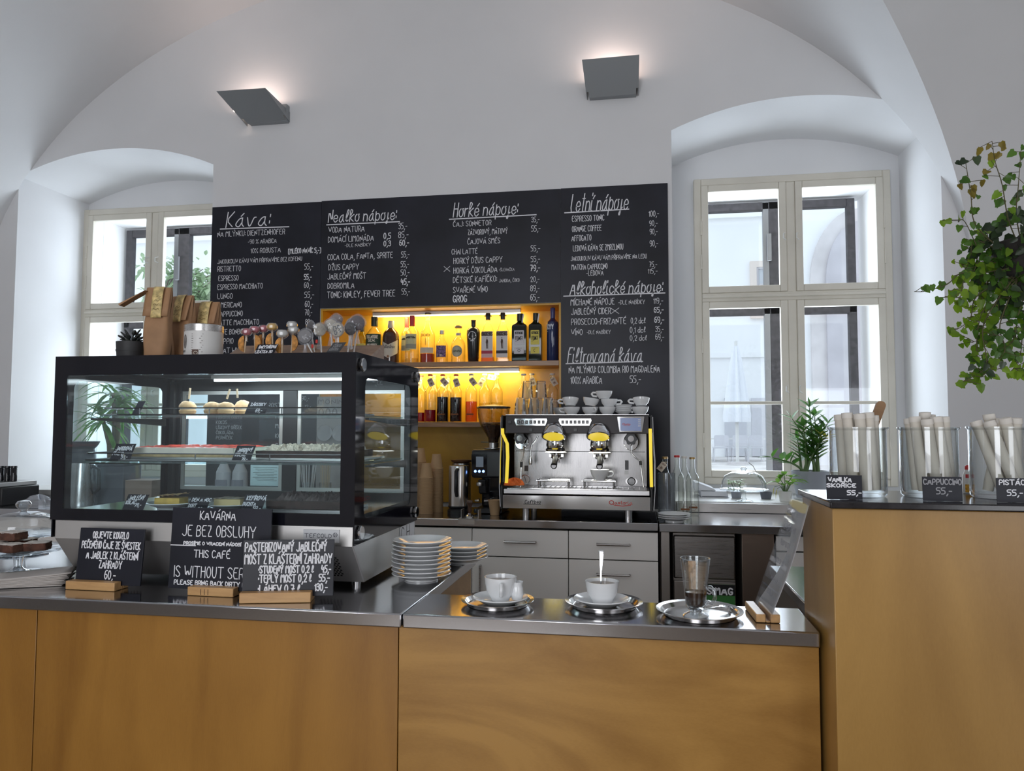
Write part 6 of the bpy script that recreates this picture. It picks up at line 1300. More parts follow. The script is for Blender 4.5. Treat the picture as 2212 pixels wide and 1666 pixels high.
def pop(lab, px_, py, pxb, Y, m_, rad, ang, mark=False):
    hx, hz_ = PY(px_, py, Y); bx, bz = PY(pxb, 764, Y); bz = ZK+.014; r = thing('chocolate_lollipop', lab, 'lollipop', (bx, Y, bz))
    obj('stick', MB().rod((bx, Y+.004, bz), (hx, Y+.004, hz_-rad*.5), .0026, n=8), WHITEP, r)
    d = MB().lathe([(0, -.004), (rad*.94, -.004), (rad, 0), (rad*.94, .004), (0, .004)], 30); mt = M.Translation((hx, Y, hz_)) @ M.Rotation(R(ang), 4, 'Z') @ M.Rotation(R(90), 4, 'X'); d.tr(mt); q = obj('chocolate_disc', d, m_, r)
    if mark:
        t = MB(); 
        for cx_, cz_, s_ in ((.006, .010, .006), (.012, -.004, .005), (-.008, .004, .009), (-.004, -.010, .007)):
            e = [(cx_+s_*math.cos(k*1.1)*(.5+.5*math.sin(k*2.3)**2), cz_+s_*math.sin(k*1.1)) for k in range(7)]; ribbon(t, e, .0022, 0)
        t.v = [(x, y-.0046, z) for x, y, z in t.v]; t.tr(M.Translation((hx, Y, hz_)) @ M.Rotation(R(ang), 4, 'Z')); obj('printed_picture', t, mat('navy_print', (.04, .06, .09), .7), q)
    w_ = MB(); n = 30
    for s in (-1, 1):
        def wr(u, v, s=s):
            a = 2*PI*u; k = v; x = rad*(1.16+.10*math.cos(3*a+px_))*k*math.cos(a); z = rad*(1.16+.12*math.sin(2*a+px_))*k*math.sin(a)
            return (x, s*(.010*(1-k**3)+.0015*math.sin(9*a+4*k)*k+.0005), z)
        w_.grid(n, 4, wr)
    def sk(u, v): a = 2*PI*u; rr = .004+.010*abs(v-.25)+.001*math.sin(5*a); return (rr*math.cos(a), .6*rr*math.sin(a)+.002, -rad*1.05-.045*v)
    w_.grid(10, 5, sk); w_.tr(M.Translation((hx, Y, hz_)) @ M.Rotation(R(ang), 4, 'Z')); obj('wrapper', w_, CEL, r, smooth=25)
for a in (('lowest dark chocolate lollipop with red tape on its stick', 659, 727, 677, 2.38, CHO, .024, 10), ('dark wrapped lollipop behind the lowest dark one', 671, 708, 681, 2.47, CHO, .022, -30), ('pale nougat lollipop half side on, left of the printed one', 691, 712, 694, 2.40, NOU, .022, 55), ('pale round lollipop with a printed picture facing front', 729, 713, 732, 2.38, NOU, .024, -12, True),
          ('pale nougat lollipop behind the printed one', 715, 704, 716, 2.44, NOU, .023, 20), ('brown wrapped lollipop at the top back of the group', 727, 692, 722, 2.50, mat('milk_chocolate', (.11, .055, .04), .4, var=(40, .4)), .021, 10), ('dark wrapped lollipop side on, right of the printed one', 757, 710, 749, 2.41, CHO, .023, 62), ('largest dark wrapped lollipop, beside the lit bottle shelf', 772, 698, 762, 2.45, mat('plum_chocolate', (.06, .03, .035), .4, var=(40, .4)), .026, 35), ('plum coloured wrapped lollipop between two dark ones', 762, 702, 756, 2.49, MAT['plum_chocolate'], .024, 10)): pop(*a)
o = [c for c in bpy.data.objects if c.name.startswith('chocolate_lollipop')][0]
for i, (px_, py) in enumerate(((675, 748), (684, 738))):
    c = PY(px_, py, 2.375); single('sweet_wrapper_tie', MB().lathe([(0, -.006), (.0035, -.006), (.0042, 0), (.0035, .006), (0, .006)], 10), mat('red_tie', (.6, .03, .02), .5), ['red tape band lower of two on the wrapped lollipops', 'red tape band on the second wrapped lollipop stick'][i], 'tape band', (c[0], 2.375, c[1]))
tag_sign('dark price card leaning before the small lollipops', (541, 585, 748, 783), 2.36, [('RAKYTNÍKOVÁ', 546, 757, 584, 6), ('LÍZÁTKA 30', 543, 768, 580, 6)], ZK+.001, .016, .35)
tag_sign('greyish price card leaning before the wrapped lollipops', (694, 722, 746, 783), 2.36, [('ČOKO', 700, 756, 716, 5), ('LÍZÁTKA', 697, 764, 716, 5)], ZK+.001, .02, .6, m=mat('grey_slate', (.05, .052, .055), .6), cm=mat('faded_chalk', (.22, .22, .23), .9))
# ================================================================ jars of wafer rolls on the tall cabinet
ZJ = 1.2505
ROLL = mat('paper_wrap', (.68, .63, .55), .75, var=(12, .06), bump=.15)
def jar(px_, pyt, lab, nm, rolls):
    cx, _ = PY(px_, 1050, 2.0); Y = 2.02; cx = PX(px_, 1000, Y); rad = (PX(px_+62, 1000, Y)-PX(px_-62, 1000, Y))/2; H = PY(px_, pyt, Y)[1]-ZJ
    r = thing('glass_jar', lab, 'jar', (cx, Y, ZJ))
    obj('jar_glass', MB().lathe([(0, .001), (rad*.9, .001), (rad*.97, .006), (rad*.985, .02), (rad*.985, H-.008), (rad*1.06, H-.003), (rad*1.06, H), (rad*.95, H), (rad*.955, .022), (rad*.9, .012), (0, .010)], 48), JARG, r, local=True)
    rr = .0125; lim = rad*.955-rr*1.12; E = [[xb*lim, yb_*lim, xt*lim, yt*lim] for xb, yb_, xt, yt, ex in rolls]
    for it in range(400):          # let the rolls settle side by side inside the jar
        for p in range(len(E)):
            for q in range(p):
                for t in (0, .25, .5, .75, 1):
                    dx = (E[p][0]-E[q][0])*(1-t)+(E[p][2]-E[q][2])*t; dy = (E[p][1]-E[q][1])*(1-t)+(E[p][3]-E[q][3])*t; dd = math.hypot(dx, dy) or 1e-6; need = 2.34*rr-dd
                    if need > 0:
                        ux, uy = (dx/dd, dy/dd) if dd > 1e-4 else (0, 1)
                        for o_, w0 in ((0, 1-t), (2, t)):
                            for e, sg in ((E[p], 1), (E[q], -1)): e[o_] += sg*ux*need*.3*w0; e[o_+1] += sg*uy*need*.3*w0
        for e in E:
            for o_ in (0, 2):
                m_ = math.hypot(e[o_], e[o_+1])
                if m_ > lim: e[o_] *= lim/m_; e[o_+1] *= lim/m_
    for i, (xb, yb_, xt, yt, ex) in enumerate(rolls):
        a = V((cx+E[i][0], Y+E[i][1], ZJ+.0165)); b = V((cx+E[i][2], Y+E[i][3], ZJ+H+ex)); o = thing('wafer_roll', 'cream paper wrapped wafer roll, %s in the %s' % (['leftmost', 'second from left', 'third from left', 'fourth from left', 'fifth from left', 'sixth from left', 'seventh from left', 'rearmost'][i], nm), 'wafer roll', tuple(a), 0, 'paper wrapped wafer rolls in glass jars')
        d = b-a; n_ = 7; m_ = MB().tube([a+d*(k/n_) for k in range(n_+1)], [rr*.93]+[rr]*(n_-1)+[rr*1.05], 18); obj('wrap', m_, ROLL, o, smooth=60)
        obj('twisted_end', MB().tube([b-d.normalized()*.012, b+d.normalized()*.001, b+d.normalized()*.002], [rr*1.13, rr*1.1, rr*.7], 18), mat('paper_end', (.74, .70, .64), .8), o, smooth=50)
jar(1853, 923, 'glass jar of wafer rolls behind the vanilla price card', 'vanilla glass jar', [(-.55, -.2, -.70, -.05, .030), (-.2, -.55, -.42, -.45, .034), (.12, -.62, -.05, -.55, .032), (.5, -.45, .22, -.5, .035), (.72, .05, .60, -.1, .028), (-.1, .2, -.3, .3, .026), (.3, .3, .45, .35, .024)])
jar(2007, 923, 'glass jar of wafer rolls behind the cappuccino price card', 'cappuccino glass jar', [(-.55, -.2, -.75, .05, .020), (-.3, -.55, -.60, -.35, .024), (.15, -.6, -.22, -.6, .018), (.5, -.45, .10, -.5, .024), (.75, -.05, .42, -.35, .024), (.3, .45, .0, .2, .036), (.8, .3, .72, .2, .022), (.55, .5, .3, .5, .030)])
jar(2157, 922, 'glass jar of slanting wafer rolls behind the pistachio card', 'pistachio glass jar', [(.15, -.3, -.82, .1, .012), (.52, -.55, -.55, -.3, .012), (.8, -.2, .0, -.45, .020), (.55, .3, -.15, .35, .03), (-.35, .1, .45, .1, .018), (.8, .3, .7, .0, .02)])
def jar_card(rect, lab, lines, rz=0, cm=None): 
    tag_sign(lab, rect, 1.905, lines, ZJ, .002, 0, 'price_card', rz=rz, foot=True, cm=cm)
jar_card((1786, 1862, 1023, 1074), 'black price card reading vanilla and cinnamon, 55', [('VANILKA', 1790, 1037, 1839, 9), ('SKOŘICE', 1787, 1048, 1848, 7), ('55,-', 1830, 1064, 1859, 9)])
jar_card((1994, 2078, 1026, 1077), 'black price card with faded word cappuccino, 55', [('CAPPUCCINO', 1996, 1042, 2076, 11), ('55,-', 2023, 1062, 2055, 13)], cm=mat('worn_chalk', (.34, .34, .36), .9))
jar_card((2154, 2232, 1029, 1080), 'black price card reading pistachio, 55', [('PISTÁCIE', 2160, 1043, 2226, 10), ('55,-', 2176, 1066, 2208, 12)])
c = PY(1897, 890, 2.14); b_ = MB().prism(rounded(-.012, .012, -.06, .03, .011), -.005, .005); single('brush_handle', b_.tr(M.Rotation(R(20), 4, 'Y')), wood('tan_handle', (.22, .11, .04), (.32, .17, .07), (2, 2, 9), 3, 1, .5), 'brown wooden spatula sticking up behind the vanilla jar', 'brush', (c[0], 2.14, c[1]))  # wooden handle of a brush behind the jars
h_ = MB().box(-.010, .010, -.004, .004, -.30, -.055).tr(M.Rotation(R(20), 4, 'Y')); obj('shaft', h_, MAT['tan_handle'], bpy.data.objects['brush_handle'], local=True)
bx, by = PX(2092, 1050, 2.15), 2.15; hb = PY(2092, 1005, 2.15)[1]-ZJ; rb = .0125
r = thing('squeeze_bottle', 'small white squeeze bottle with red cap between two jars', 'bottle', (bx, by, ZJ))
obj('bottle_body', MB().lathe([(0, 0), (rb, 0), (rb*1.05, .004), (rb*1.05, hb*.62), (rb*.7, hb*.78), (rb*.5, hb*.84), (0, hb*.84)], 24), WHITEP, r, local=True); obj('cap', MB().lathe([(0, hb*.84), (rb*.62, hb*.84), (rb*.58, hb*.95), (rb*.3, hb), (0, hb)], 20), RCAP, r, local=True)
obj('red_badge', lab_patch(rb*1.05, hb*.55, hb*.68, .8), RCAP, r, local=True); obj('orange_label', lab_patch(rb*1.05, hb*.04, hb*.32, .9), mat('orange_print', (.75, .35, .03), .6, var=(200, .5)), r, local=True)
# ================================================================ plants and dome at the right window
ZS2 = PY(1560, 1087, 4.62)[1]+.0055
SILL = ZS2
def pot(name, lab, px_, pyt, pyb, w_px, Y, m_, taper=.78, z=SILL):
    x = PX(px_, pyb, Y); rr = (PX(px_+w_px/2, pyt, Y)-PX(px_-w_px/2, pyt, Y))/2; h = PY(px_, pyt, Y)[1]-z; r = thing(name, lab, 'potted plant', (x, Y, z))
    obj('pot', MB().lathe([(0, 0), (rr*taper*.96, 0), (rr*taper, .004), (rr, h), (rr*.93, h), (rr*.90, h-.02), (0, h-.02)], 40), m_, r, local=True)
    obj('soil', MB().lathe([(0, h-.018), (rr*.88, h-.019)], 24), mat('soil', (.05, .035, .025), .95), r, local=True); return r, x, rr, h
GREYP = mat('grey_pot', (.30, .32, .36), .5); ZZ = leafmat('glossy_leaf', (.035, .12, .022), (.12, .30, .05), .35); PAL = leafmat('fresh_leaf', (.20, .42, .06), (.34, .58, .12), .5)
r, x, rr, h = pot('zamioculcas_plant', 'tall glossy green plant in large grey pot by window', 1752, 1017, 1082, 84, 4.90, GREYP, .72)
stm = MB(); lf = MB(); yl = MB()
tops = [((1748, 880), 0), ((1712, 905), .01), ((1733, 922), -.03), ((1790, 915), .02), ((1770, 935), -.02), ((1665, 988), -.04), ((1762, 900), .03), ((1782, 945), -.01), ((1725, 950), .03)]
for i, ((px_, py), dy) in enumerate(tops):
    tx, tz = PY(px_, py, 4.90+dy); b = V((x+random.uniform(-.05, .05), 4.90+random.uniform(-.03, .03), SILL+h-.02)); e = V((tx, 4.90+dy*2, tz)); mid = (b+e)/2+V(((b.x-e.x)*.28, 0, .02)); pts = [(b*(1-t)**2+mid*2*t*(1-t)+e*t*t) for t in [k/10 for k in range(11)]]
    stm.tube(pts, [.010*(1-.75*k/10) for k in range(11)], 7)
    n_ = 10 if i != 5 else 5
    for k in range(n_):
        t = .30+.70*k/(n_-1) if i != 5 else .5+.5*k/4; p = pts[min(10, int(t*10))]; tan = (pts[min(10, int(t*10)+1)]-pts[max(0, int(t*10)-1)]).normalized()
        for s in (-1, 1):
            sd = V((s, random.uniform(-.6, .6), 0)); d = (tan*.75+sd*.8).normalized(); (yl if (i == 7 and k > 6) else lf).leaf(p, d, random.uniform(.08, .105), .046, droop=.12)
    lf.leaf(pts[-1], (pts[-1]-pts[-2]), .07, .03, droop=.05)
for m__, nm, mm in ((stm, 'stems', mat('green_stem', (.10, .17, .06), .6)), (lf, 'foliage', ZZ), (yl, 'yellow_leaves', leafmat('yellow_leaf', (.55, .50, .04), (.65, .58, .08), .4))): obj(nm, m__, mm, r)
obj('saucer', MB().lathe([(0, 0), (rr*.86, 0), (rr*.92, .012), (rr*.74, .012), (rr*.74, .004), (0, .004)], 32, (0, 0, 0)), WHITEP, r, local=True)
r, x, rr, h = pot('avocado_plant', 'small bright green plant in white pot on sill', 1697, 1061, 1088, 30, 4.74, WHITEP, .85)
stm = MB(); lf = MB(); b = V((x, 4.74, SILL+h-.02)); yl = MB()
for i, (px_, py) in enumerate(((1681, 1044), (1686, 1036), (1696, 1028), (1708, 1032), (1716, 1044), (1724, 1040), (1690, 1048), (1706, 1050))):
    e = V((*[PY(px_, py, 4.72)[0], 4.72+random.uniform(-.03, .03)], PY(px_, py, 4.72)[1])); stm.tube([b, (b+e)/2+V((0, 0, .025)), e], .0025, 6)
    for k in range(3): a = random.random()*6.3; lf.leaf(e, V((math.cos(a), math.sin(a)*.6, random.uniform(-.3, .2)))+(e-b).normalized()*.9, random.uniform(.065, .09), .034, droop=.5)
for px_, py in ((1679, 1056), (1673, 1052)): e = V((PY(px_, py, 4.73)[0], 4.73, PY(px_, py, 4.73)[1])); stm.tube([b, (b+e)/2+V((0, 0, .03)), e], .002, 5); yl.leaf(e, V((-.2, 0, -1)), .05, .022)
obj('stems', stm, MAT['green_stem'], r); obj('foliage', lf, PAL, r); obj('yellow_leaves', yl, MAT['yellow_leaf'], r)
r, x, rr, h = pot('seedling_pot', 'small grey pot with seedling behind the glass dome', 1591, 1061, 1081, 25, 4.90, GREYP, .82)
lf = MB(); stm = MB(); b = V((x, 4.90, SILL+h-.015))
for i in range(12):
    a = random.random()*6.3; e = b+V((math.cos(a)*.035, math.sin(a)*.03, random.uniform(.05, .085))); stm.tube([b, e], .0015, 5)
    for k in range(2): lf.leaf(e, V((math.cos(a+k), math.sin(a+k), random.uniform(-.1, .4))), .032, .02, droop=.3)
obj('stems', stm, MAT['green_stem'], r); obj('foliage', lf, leafmat('pale_leaf', (.38, .50, .22), (.52, .64, .34), .5), r)
r, x, rr, h = pot('empty_pot', 'small dark grey pot right of the glass dome foot', 1655, 1063, 1084, 27, 4.88, mat('slate_pot', (.13, .14, .17), .6), .8)
stm = MB().tube([(x-.01, 4.88, SILL+h-.02), (x-.02, 4.88, SILL+h+.05), (x-.075, 4.88, SILL+h+.16), (x-.10, 4.88, SILL+h+.18)], .002, 5); obj('dry_stem', stm, mat('dry_stem', (.30, .28, .24), .8), r)
# cake stand with dome on the sill
Yd = 4.70; x = PX(1607, 1060, Yd); zp = PY(1607, 1059, Yd)[1]-SILL; rd = (PX(1656, 1060, Yd)-PX(1555, 1060, Yd))/2
r = thing('cake_stand', 'glass cake stand among the plants on the window sill', 'cake stand', (x, Yd, SILL))
obj('stand_foot', MB().lathe([(0, .002), (.05, .0), (.052, .003), (.02, .01), (.011, .02), (.011, zp-.008), (.02, zp-.003), (0, zp-.003)], 32), JARG, r, local=True)
obj('plate_top', MB().lathe([(0, zp-.003), (rd*.9, zp-.003), (rd*1.04, zp+.003), (rd*1.06, zp+.006), (rd*.95, zp+.003), (0, zp)], 48), JARG, r, local=True)
hd_ = PY(1607, 1020, Yd)[1]-SILL-zp
d = thing('glass_dome', 'clear glass dome with ball knob on the window sill', 'glass dome', (x, Yd, SILL+zp+.0062))
obj('dome', MB().lathe([(rd*.97, 0), (rd*.98, .004), (rd*.95, hd_*.4), (rd*.82, hd_*.72), (rd*.5, hd_*.95), (.018, hd_), (0, hd_)], 48), JARG, d, local=True)
hk = PY(1607, 1009, Yd)[1]-SILL-zp-.006; obj('knob', MB().lathe([(0, hd_), (.012, hd_), (.013, hd_+.006), (.019, hd_+.015), (.019, hk-.006), (.012, hk), (0, hk+.001)], 24), THICK, d, local=True)
# folded white tablecloths / tray pile on the sill
for i, (p0, p1, pt, pb, lb) in enumerate(((1515, 1575, 1072, 1083, 'lowest folded white cloth on the sill'), (1513, 1572, 1060, 1071, 'second folded white cloth on the sill'), (1500, 1545, 1042, 1059, 'slanting white cloth on top of the folded pile'))):
    a, b = PX(p0, pb, 4.95), PX(p1, pb, 4.95); z0, z1 = PY(p0, pb, 4.95)[1], PY(p0, pt, 4.95)[1]; 
    if i == 0: z0 = SILL
    m_ = MB().prism([(a, z0), (b, z0), (b-.01, z1), (a, z1)] if i < 2 else [(a, z0), (b, z0), (b-.01, z0+.012), (a+.02, z1), (a, z1)], 4.9, 5.15); m_.v = [(v[0]-a, v[1]-4.95, v[2]-z0) for v in m_.v]
    single('folded_cloth', m_, mat('white_linen', (.68, .69, .73), .9), lb, 'cloth', (a, 4.95, z0+.0004*i), bev=.004)
# ================================================================ wall lamps
LAMPM = mat('lamp_grey', (.30, .32, .335), .45, .3)
def sconce(lab, quad, notch, out):
    # quad: pixel corners of the front sheet (top left, top right, bottom right, bottom left); top stands out from the wall
    Yt_, Yb = YW-out, YW-.05
    TL, TR = [V((*(lambda q: (q[0], Yt_, q[1]))(PY(*p, Yt_)),)) for p in quad[:2]]
    BR_, BL_ = [V((*(lambda q: (q[0], Yb, q[1]))(PY(*p, Yb)),)) for p in quad[2:]]
    c = (TL+TR+BR_+BL_)/4; r = thing('wall_lamp', lab, 'wall lamp', (c.x, YW, c.z))
    def L(a, b, t): return a+(b-a)*t
    n = V((0, .003, 0)); l1, r1 = L(TL, BL_, .84), L(TR, BR_, .84); ins = .045
    fr = [TL, TR, r1, L(r1, l1, ins), L(BR_, BL_, ins), L(BL_, BR_, ins), L(l1, r1, ins), l1]
    m_ = MB().add(fr+[p+n for p in fr], [tuple(range(8)), tuple(range(15, 7, -1))]+[(i, (i+1) % 8, 8+(i+1) % 8, 8+i) for i in range(8)]); obj('shade_front', m_, LAMPM, r)
    for a, b, nm in ((TL, l1, 'left'), (TR, r1, 'right')):
        wt, wb = V((b.x, YW-.002, b.z+.05)), V((b.x, YW-.002, b.z-.02)); s = MB().add([a, b, wb, wt]+[p+V((.003 if nm == 'left' else -.003, 0, 0)) for p in (a, b, wb, wt)], [(0, 1, 2, 3), (7, 6, 5, 4), (0, 4, 5, 1), (1, 5, 6, 2), (2, 6, 7, 3), (3, 7, 4, 0)]); obj('shade_side', s, LAMPM, r)
    b0, b1 = L(BL_, BR_, .046), L(BR_, BL_, .046)
    obj('wall_box', MB().box(min(b0.x, b1.x), max(b0.x, b1.x), YW-.047, YW-.001, b0.z+.004, b0.z+.12), LAMPM, r)
    tb = MB().tube([L(TL, TR, .15)+V((.0, out*.55, -.075)), L(TL, TR, .85)+V((0, out*.55, -.075))], .012, 10); obj('lamp_tube', tb, mat('lamp_warm', (1, .75, .6), .5, emit=6, ecol=(1, .78, .62)), r)
    light('lamp_glow', 'AREA', ((TL.x+TR.x)/2, YW-out*.45, TL.z-.06), .9, (1, .76, .66), (.22, .06), (R(180-12), 0, 0))
sconce('grey metal wall lamp high above the coffee menu, side visible', [(467, 197), (573, 190), (622, 258), (531, 268)], 0, .24)
sconce('grey metal wall lamp high above the hot drinks menu', [(1257, 129), (1381, 118), (1379, 203), (1268, 212)], 0, .18)
# ================================================================ hanging plant at right
HY = 2.6; hx, hz0 = PY(2250, 560, HY)
hp = thing('hanging_plant', 'trailing green ivy in a dark hanging basket', 'potted plant', (hx, HY, hz0))
obj('basket', MB().lathe([(0, -.13), (.08, -.12), (.13, -.04), (.14, .05), (.135, .055), (.125, .05), (.11, -.03), (0, -.1)], 32, (hx, HY, hz0)), mat('dark_basket', (.03, .026, .024), .9, var=(40, .5)), hp)
ctop = ZS+HV*math.sqrt(max(0, 1-((hx-XC)/AX)**2)); ctop = max(ctop, ZS+HV*math.sqrt(max(0, 1-((HY-(YW-BY))/BY)**2)))
obj('hanger_cord', MB().tube([(hx, HY, hz0-.1), (hx, HY, ctop-.002)], .003, 6), mat('cord_grey', (.3, .3, .3), .8), hp)
LV = [leafmat('ivy_light', (.13, .25, .012), (.23, .37, .025), .5), leafmat('ivy_mid', (.045, .12, .015), (.10, .21, .025), .4), leafmat('ivy_dark', (.022, .04, .018), (.045, .075, .03), .2), leafmat('ivy_autumn', (.17, .13, .02), (.27, .20, .03), .5)]  # light and dark tones put lit edges and a shaded heart into the colour
vn = MB(); lm = [MB() for _ in LV]
def ivy_leaf(mb, p, d, s):
    d = V(d).normalized(); sd = d.cross(V((random.uniform(-.4, .4), -1, random.uniform(-.2, .2)))); sd.normalize(); nn = sd.cross(d).normalized()
    pts = [(0, 0), (.28, -.08), (.47, .22), (.38, .42), (.30, .72), (0, 1.1), (-.30, .72), (-.38, .42), (-.47, .22), (-.28, -.08)]
    vs = [p+sd*(a*s)+d*(b*s)+nn*(abs(a)*.3*s) for a, b in pts]; c = p+d*(.4*s)
    mb.add(vs+[c], [(i, (i+1) % 10, 10) for i in range(10)])
def vine(px_list, Y0_, Y1_, nl, mix, ls):
    P = []
    for i, (a, b) in enumerate(px_list): t = i/(len(px_list)-1); Y = Y0_+(Y1_-Y0_)*t; q = PY(a, b, Y); P.append(V((q[0], Y, q[1])))
    fine = []
    for i in range(len(P)-1):
        p0, p1, p2, p3 = P[max(0, i-1)], P[i], P[i+1], P[min(len(P)-1, i+2)]
        for k in range(6): t = k/6; fine.append(.5*((2*p1)+(p2-p0)*t+(2*p0-5*p1+4*p2-p3)*t*t+(3*p1-p0-3*p2+p3)*t**3))
    fine.append(P[-1]); vn.tube(fine, [.0022*(1-.6*i/len(fine)) for i in range(len(fine))], 5)
    nl = int(nl*1.75)
    for i in range(nl):
        t = (i+.5)/nl; p = fine[min(len(fine)-1, int(t*len(fine)))]; s = ls*random.uniform(.7, 1.15)
        off = V((random.gauss(0, .012), random.gauss(0, .02), random.gauss(0, .012))); e = p+off+V((random.choice((-1, 1))*.014, 0, .004)); vn.tube([p, e], .001, 4, False)
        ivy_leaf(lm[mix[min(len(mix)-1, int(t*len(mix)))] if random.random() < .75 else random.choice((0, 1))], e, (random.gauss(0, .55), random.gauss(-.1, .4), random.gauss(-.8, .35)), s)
S_ = (2215, 560)
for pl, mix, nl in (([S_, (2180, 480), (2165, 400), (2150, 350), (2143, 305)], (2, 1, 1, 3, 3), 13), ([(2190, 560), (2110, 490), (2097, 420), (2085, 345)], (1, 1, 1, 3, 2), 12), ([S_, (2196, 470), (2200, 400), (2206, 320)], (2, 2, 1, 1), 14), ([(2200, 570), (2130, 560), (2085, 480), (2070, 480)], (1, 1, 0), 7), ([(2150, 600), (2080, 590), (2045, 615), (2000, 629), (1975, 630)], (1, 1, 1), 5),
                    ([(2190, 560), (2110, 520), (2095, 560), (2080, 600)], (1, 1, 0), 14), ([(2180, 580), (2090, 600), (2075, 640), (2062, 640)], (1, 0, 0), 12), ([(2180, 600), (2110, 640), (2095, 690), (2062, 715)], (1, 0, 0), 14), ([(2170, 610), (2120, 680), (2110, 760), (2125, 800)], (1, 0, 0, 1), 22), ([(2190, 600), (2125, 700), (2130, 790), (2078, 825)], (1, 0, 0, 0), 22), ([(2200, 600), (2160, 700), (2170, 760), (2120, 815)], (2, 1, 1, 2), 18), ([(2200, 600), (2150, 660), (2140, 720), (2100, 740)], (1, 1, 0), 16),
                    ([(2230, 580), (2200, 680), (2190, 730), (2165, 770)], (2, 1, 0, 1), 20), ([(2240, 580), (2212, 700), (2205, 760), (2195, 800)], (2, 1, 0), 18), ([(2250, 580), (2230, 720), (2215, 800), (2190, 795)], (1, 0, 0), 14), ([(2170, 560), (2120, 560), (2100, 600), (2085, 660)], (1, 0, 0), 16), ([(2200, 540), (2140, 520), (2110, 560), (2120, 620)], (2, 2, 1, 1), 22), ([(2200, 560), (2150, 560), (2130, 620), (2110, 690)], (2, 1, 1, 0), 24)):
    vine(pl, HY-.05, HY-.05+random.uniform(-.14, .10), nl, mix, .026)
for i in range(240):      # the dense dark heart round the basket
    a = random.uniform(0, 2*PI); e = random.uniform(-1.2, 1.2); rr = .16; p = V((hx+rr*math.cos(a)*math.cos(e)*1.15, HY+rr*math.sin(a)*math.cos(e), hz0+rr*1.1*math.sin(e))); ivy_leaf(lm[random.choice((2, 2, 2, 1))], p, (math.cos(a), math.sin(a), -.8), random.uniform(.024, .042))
obj('stems', vn, mat('vine_stem', (.10, .09, .04), .8), hp)
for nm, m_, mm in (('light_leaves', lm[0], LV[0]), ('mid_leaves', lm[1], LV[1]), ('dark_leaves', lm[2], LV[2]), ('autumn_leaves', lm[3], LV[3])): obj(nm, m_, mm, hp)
# ================================================================ things behind and left of the display case
ZL = SILL
Yp = 4.86; x = PX(240, 1010, Yp)
r = thing('dracaena_plant', 'spiky green dracaena seen through the cake case glass', 'potted plant', (x, Yp, ZL))
obj('pot', MB().lathe([(0, 0), (.085, 0), (.105, .16), (.098, .16), (.09, .14), (0, .14)], 36), mat('grey_blue_pot', (.20, .22, .25), .5), r, local=True)
tk = MB(); lf = MB()
for (tx_, tz_, n_) in ((258, 880, 34), (222, 905, 26), (245, 850, 22)):
    e = V((PY(tx_, tz_, Yp)[0], Yp, PY(tx_, tz_, Yp)[1])); b = V((x, Yp, ZL+.13)); tk.tube([b, (b+e)/2+V((.02, 0, 0)), e], [.024, .018, .014], 10)
    for i in range(n_):
        a = i*2.4; up = random.uniform(-.3, 1.0); lf.leaf(e+V((0, 0, -.06+.1*random.random())), V((math.cos(a), math.sin(a)*.7, up)), random.uniform(.22, .34), .036, droop=random.uniform(.3, .9), n=7)
obj('trunk', tk, mat('cane_bark', (.22, .18, .12), .9), r); obj('foliage', lf, leafmat('dracaena_leaf', (.06, .20, .035), (.20, .40, .09), .45), r)
# jug and blender seen through the case glass, on the back counter
def tub(name, lab, cat, px_, w_px, pyt, Y, m_, taper=1.0, z=ZT, extra=None):
    x = PX(px_, 1040, Y); rr = (PX(px_+w_px/2, 1040, Y)-PX(px_-w_px/2, 1040, Y))/2; h = PY(px_, pyt, Y)[1]-z; r = thing(name, lab, cat, (x, Y, z))
    obj('body', MB().lathe([(0, 0), (rr, 0), (rr*1.02, .01), (rr*taper, h), (rr*taper*.94, h), (rr*.9, .02), (0, .015)], 36), m_, r, local=True); return r, x, rr, h
r, x, rr, h = tub('steel_jug', 'tall fluted steel jug with dark funnel seen through the case', 'jug', 178, 52, 1000, 4.25, brushed('fluted_steel', (.5, .5, .5), .25, (60, 60, 1)), .78)
obj('funnel', MB().lathe([(0, h), (rr*.8, h), (rr*.85, h+.04), (rr*.75, h+.09), (rr*.95, h+.11), (rr*1.1, h+.135), (rr*1.0, h+.135), (0, h+.13)], 32), mat('slate_plastic', (.08, .09, .11), .5), r, local=True)
obj('handle', MB().tube([(rr*.8, 0, h-.02), (rr*1.35, 0, h-.04), (rr*1.4, 0, h*.4), (rr*1.0, 0, h*.3)], .01, 8), BLACK, r, local=True, smooth=60)
a, b = PX(226, 1040, 4.45), PX(284, 1040, 4.45); z1 = PY(250, 1003, 4.35)[1]
r = thing('storage_bin', 'grey blue plastic bin behind the cake case', 'bin', ((a+b)/2, 4.45, ZT)); obj('bin_body', MB().box(a, b, 4.37, 4.55, ZT, z1-.012), mat('grey_bin', (.16, .18, .21), .5), r, .006); obj('lid', MB().box(a-.004, b+.004, 4.365, 4.555, z1-.0115, z1), mat('grey_bin'), r, .003)
a, b = PX(288, 1045, 4.4), PX(345, 1045, 4.4); z1 = PY(310, 1036, 4.4)[1]
single('cardboard_box', MB().box(-(b-a)/2, (b-a)/2, -.08, .08, 0, z1-ZT), mat('carton', (.40, .30, .24), .8), 'small carton box beside the bin behind the case', 'box', ((a+b)/2, 4.4, ZT), bev=.002)
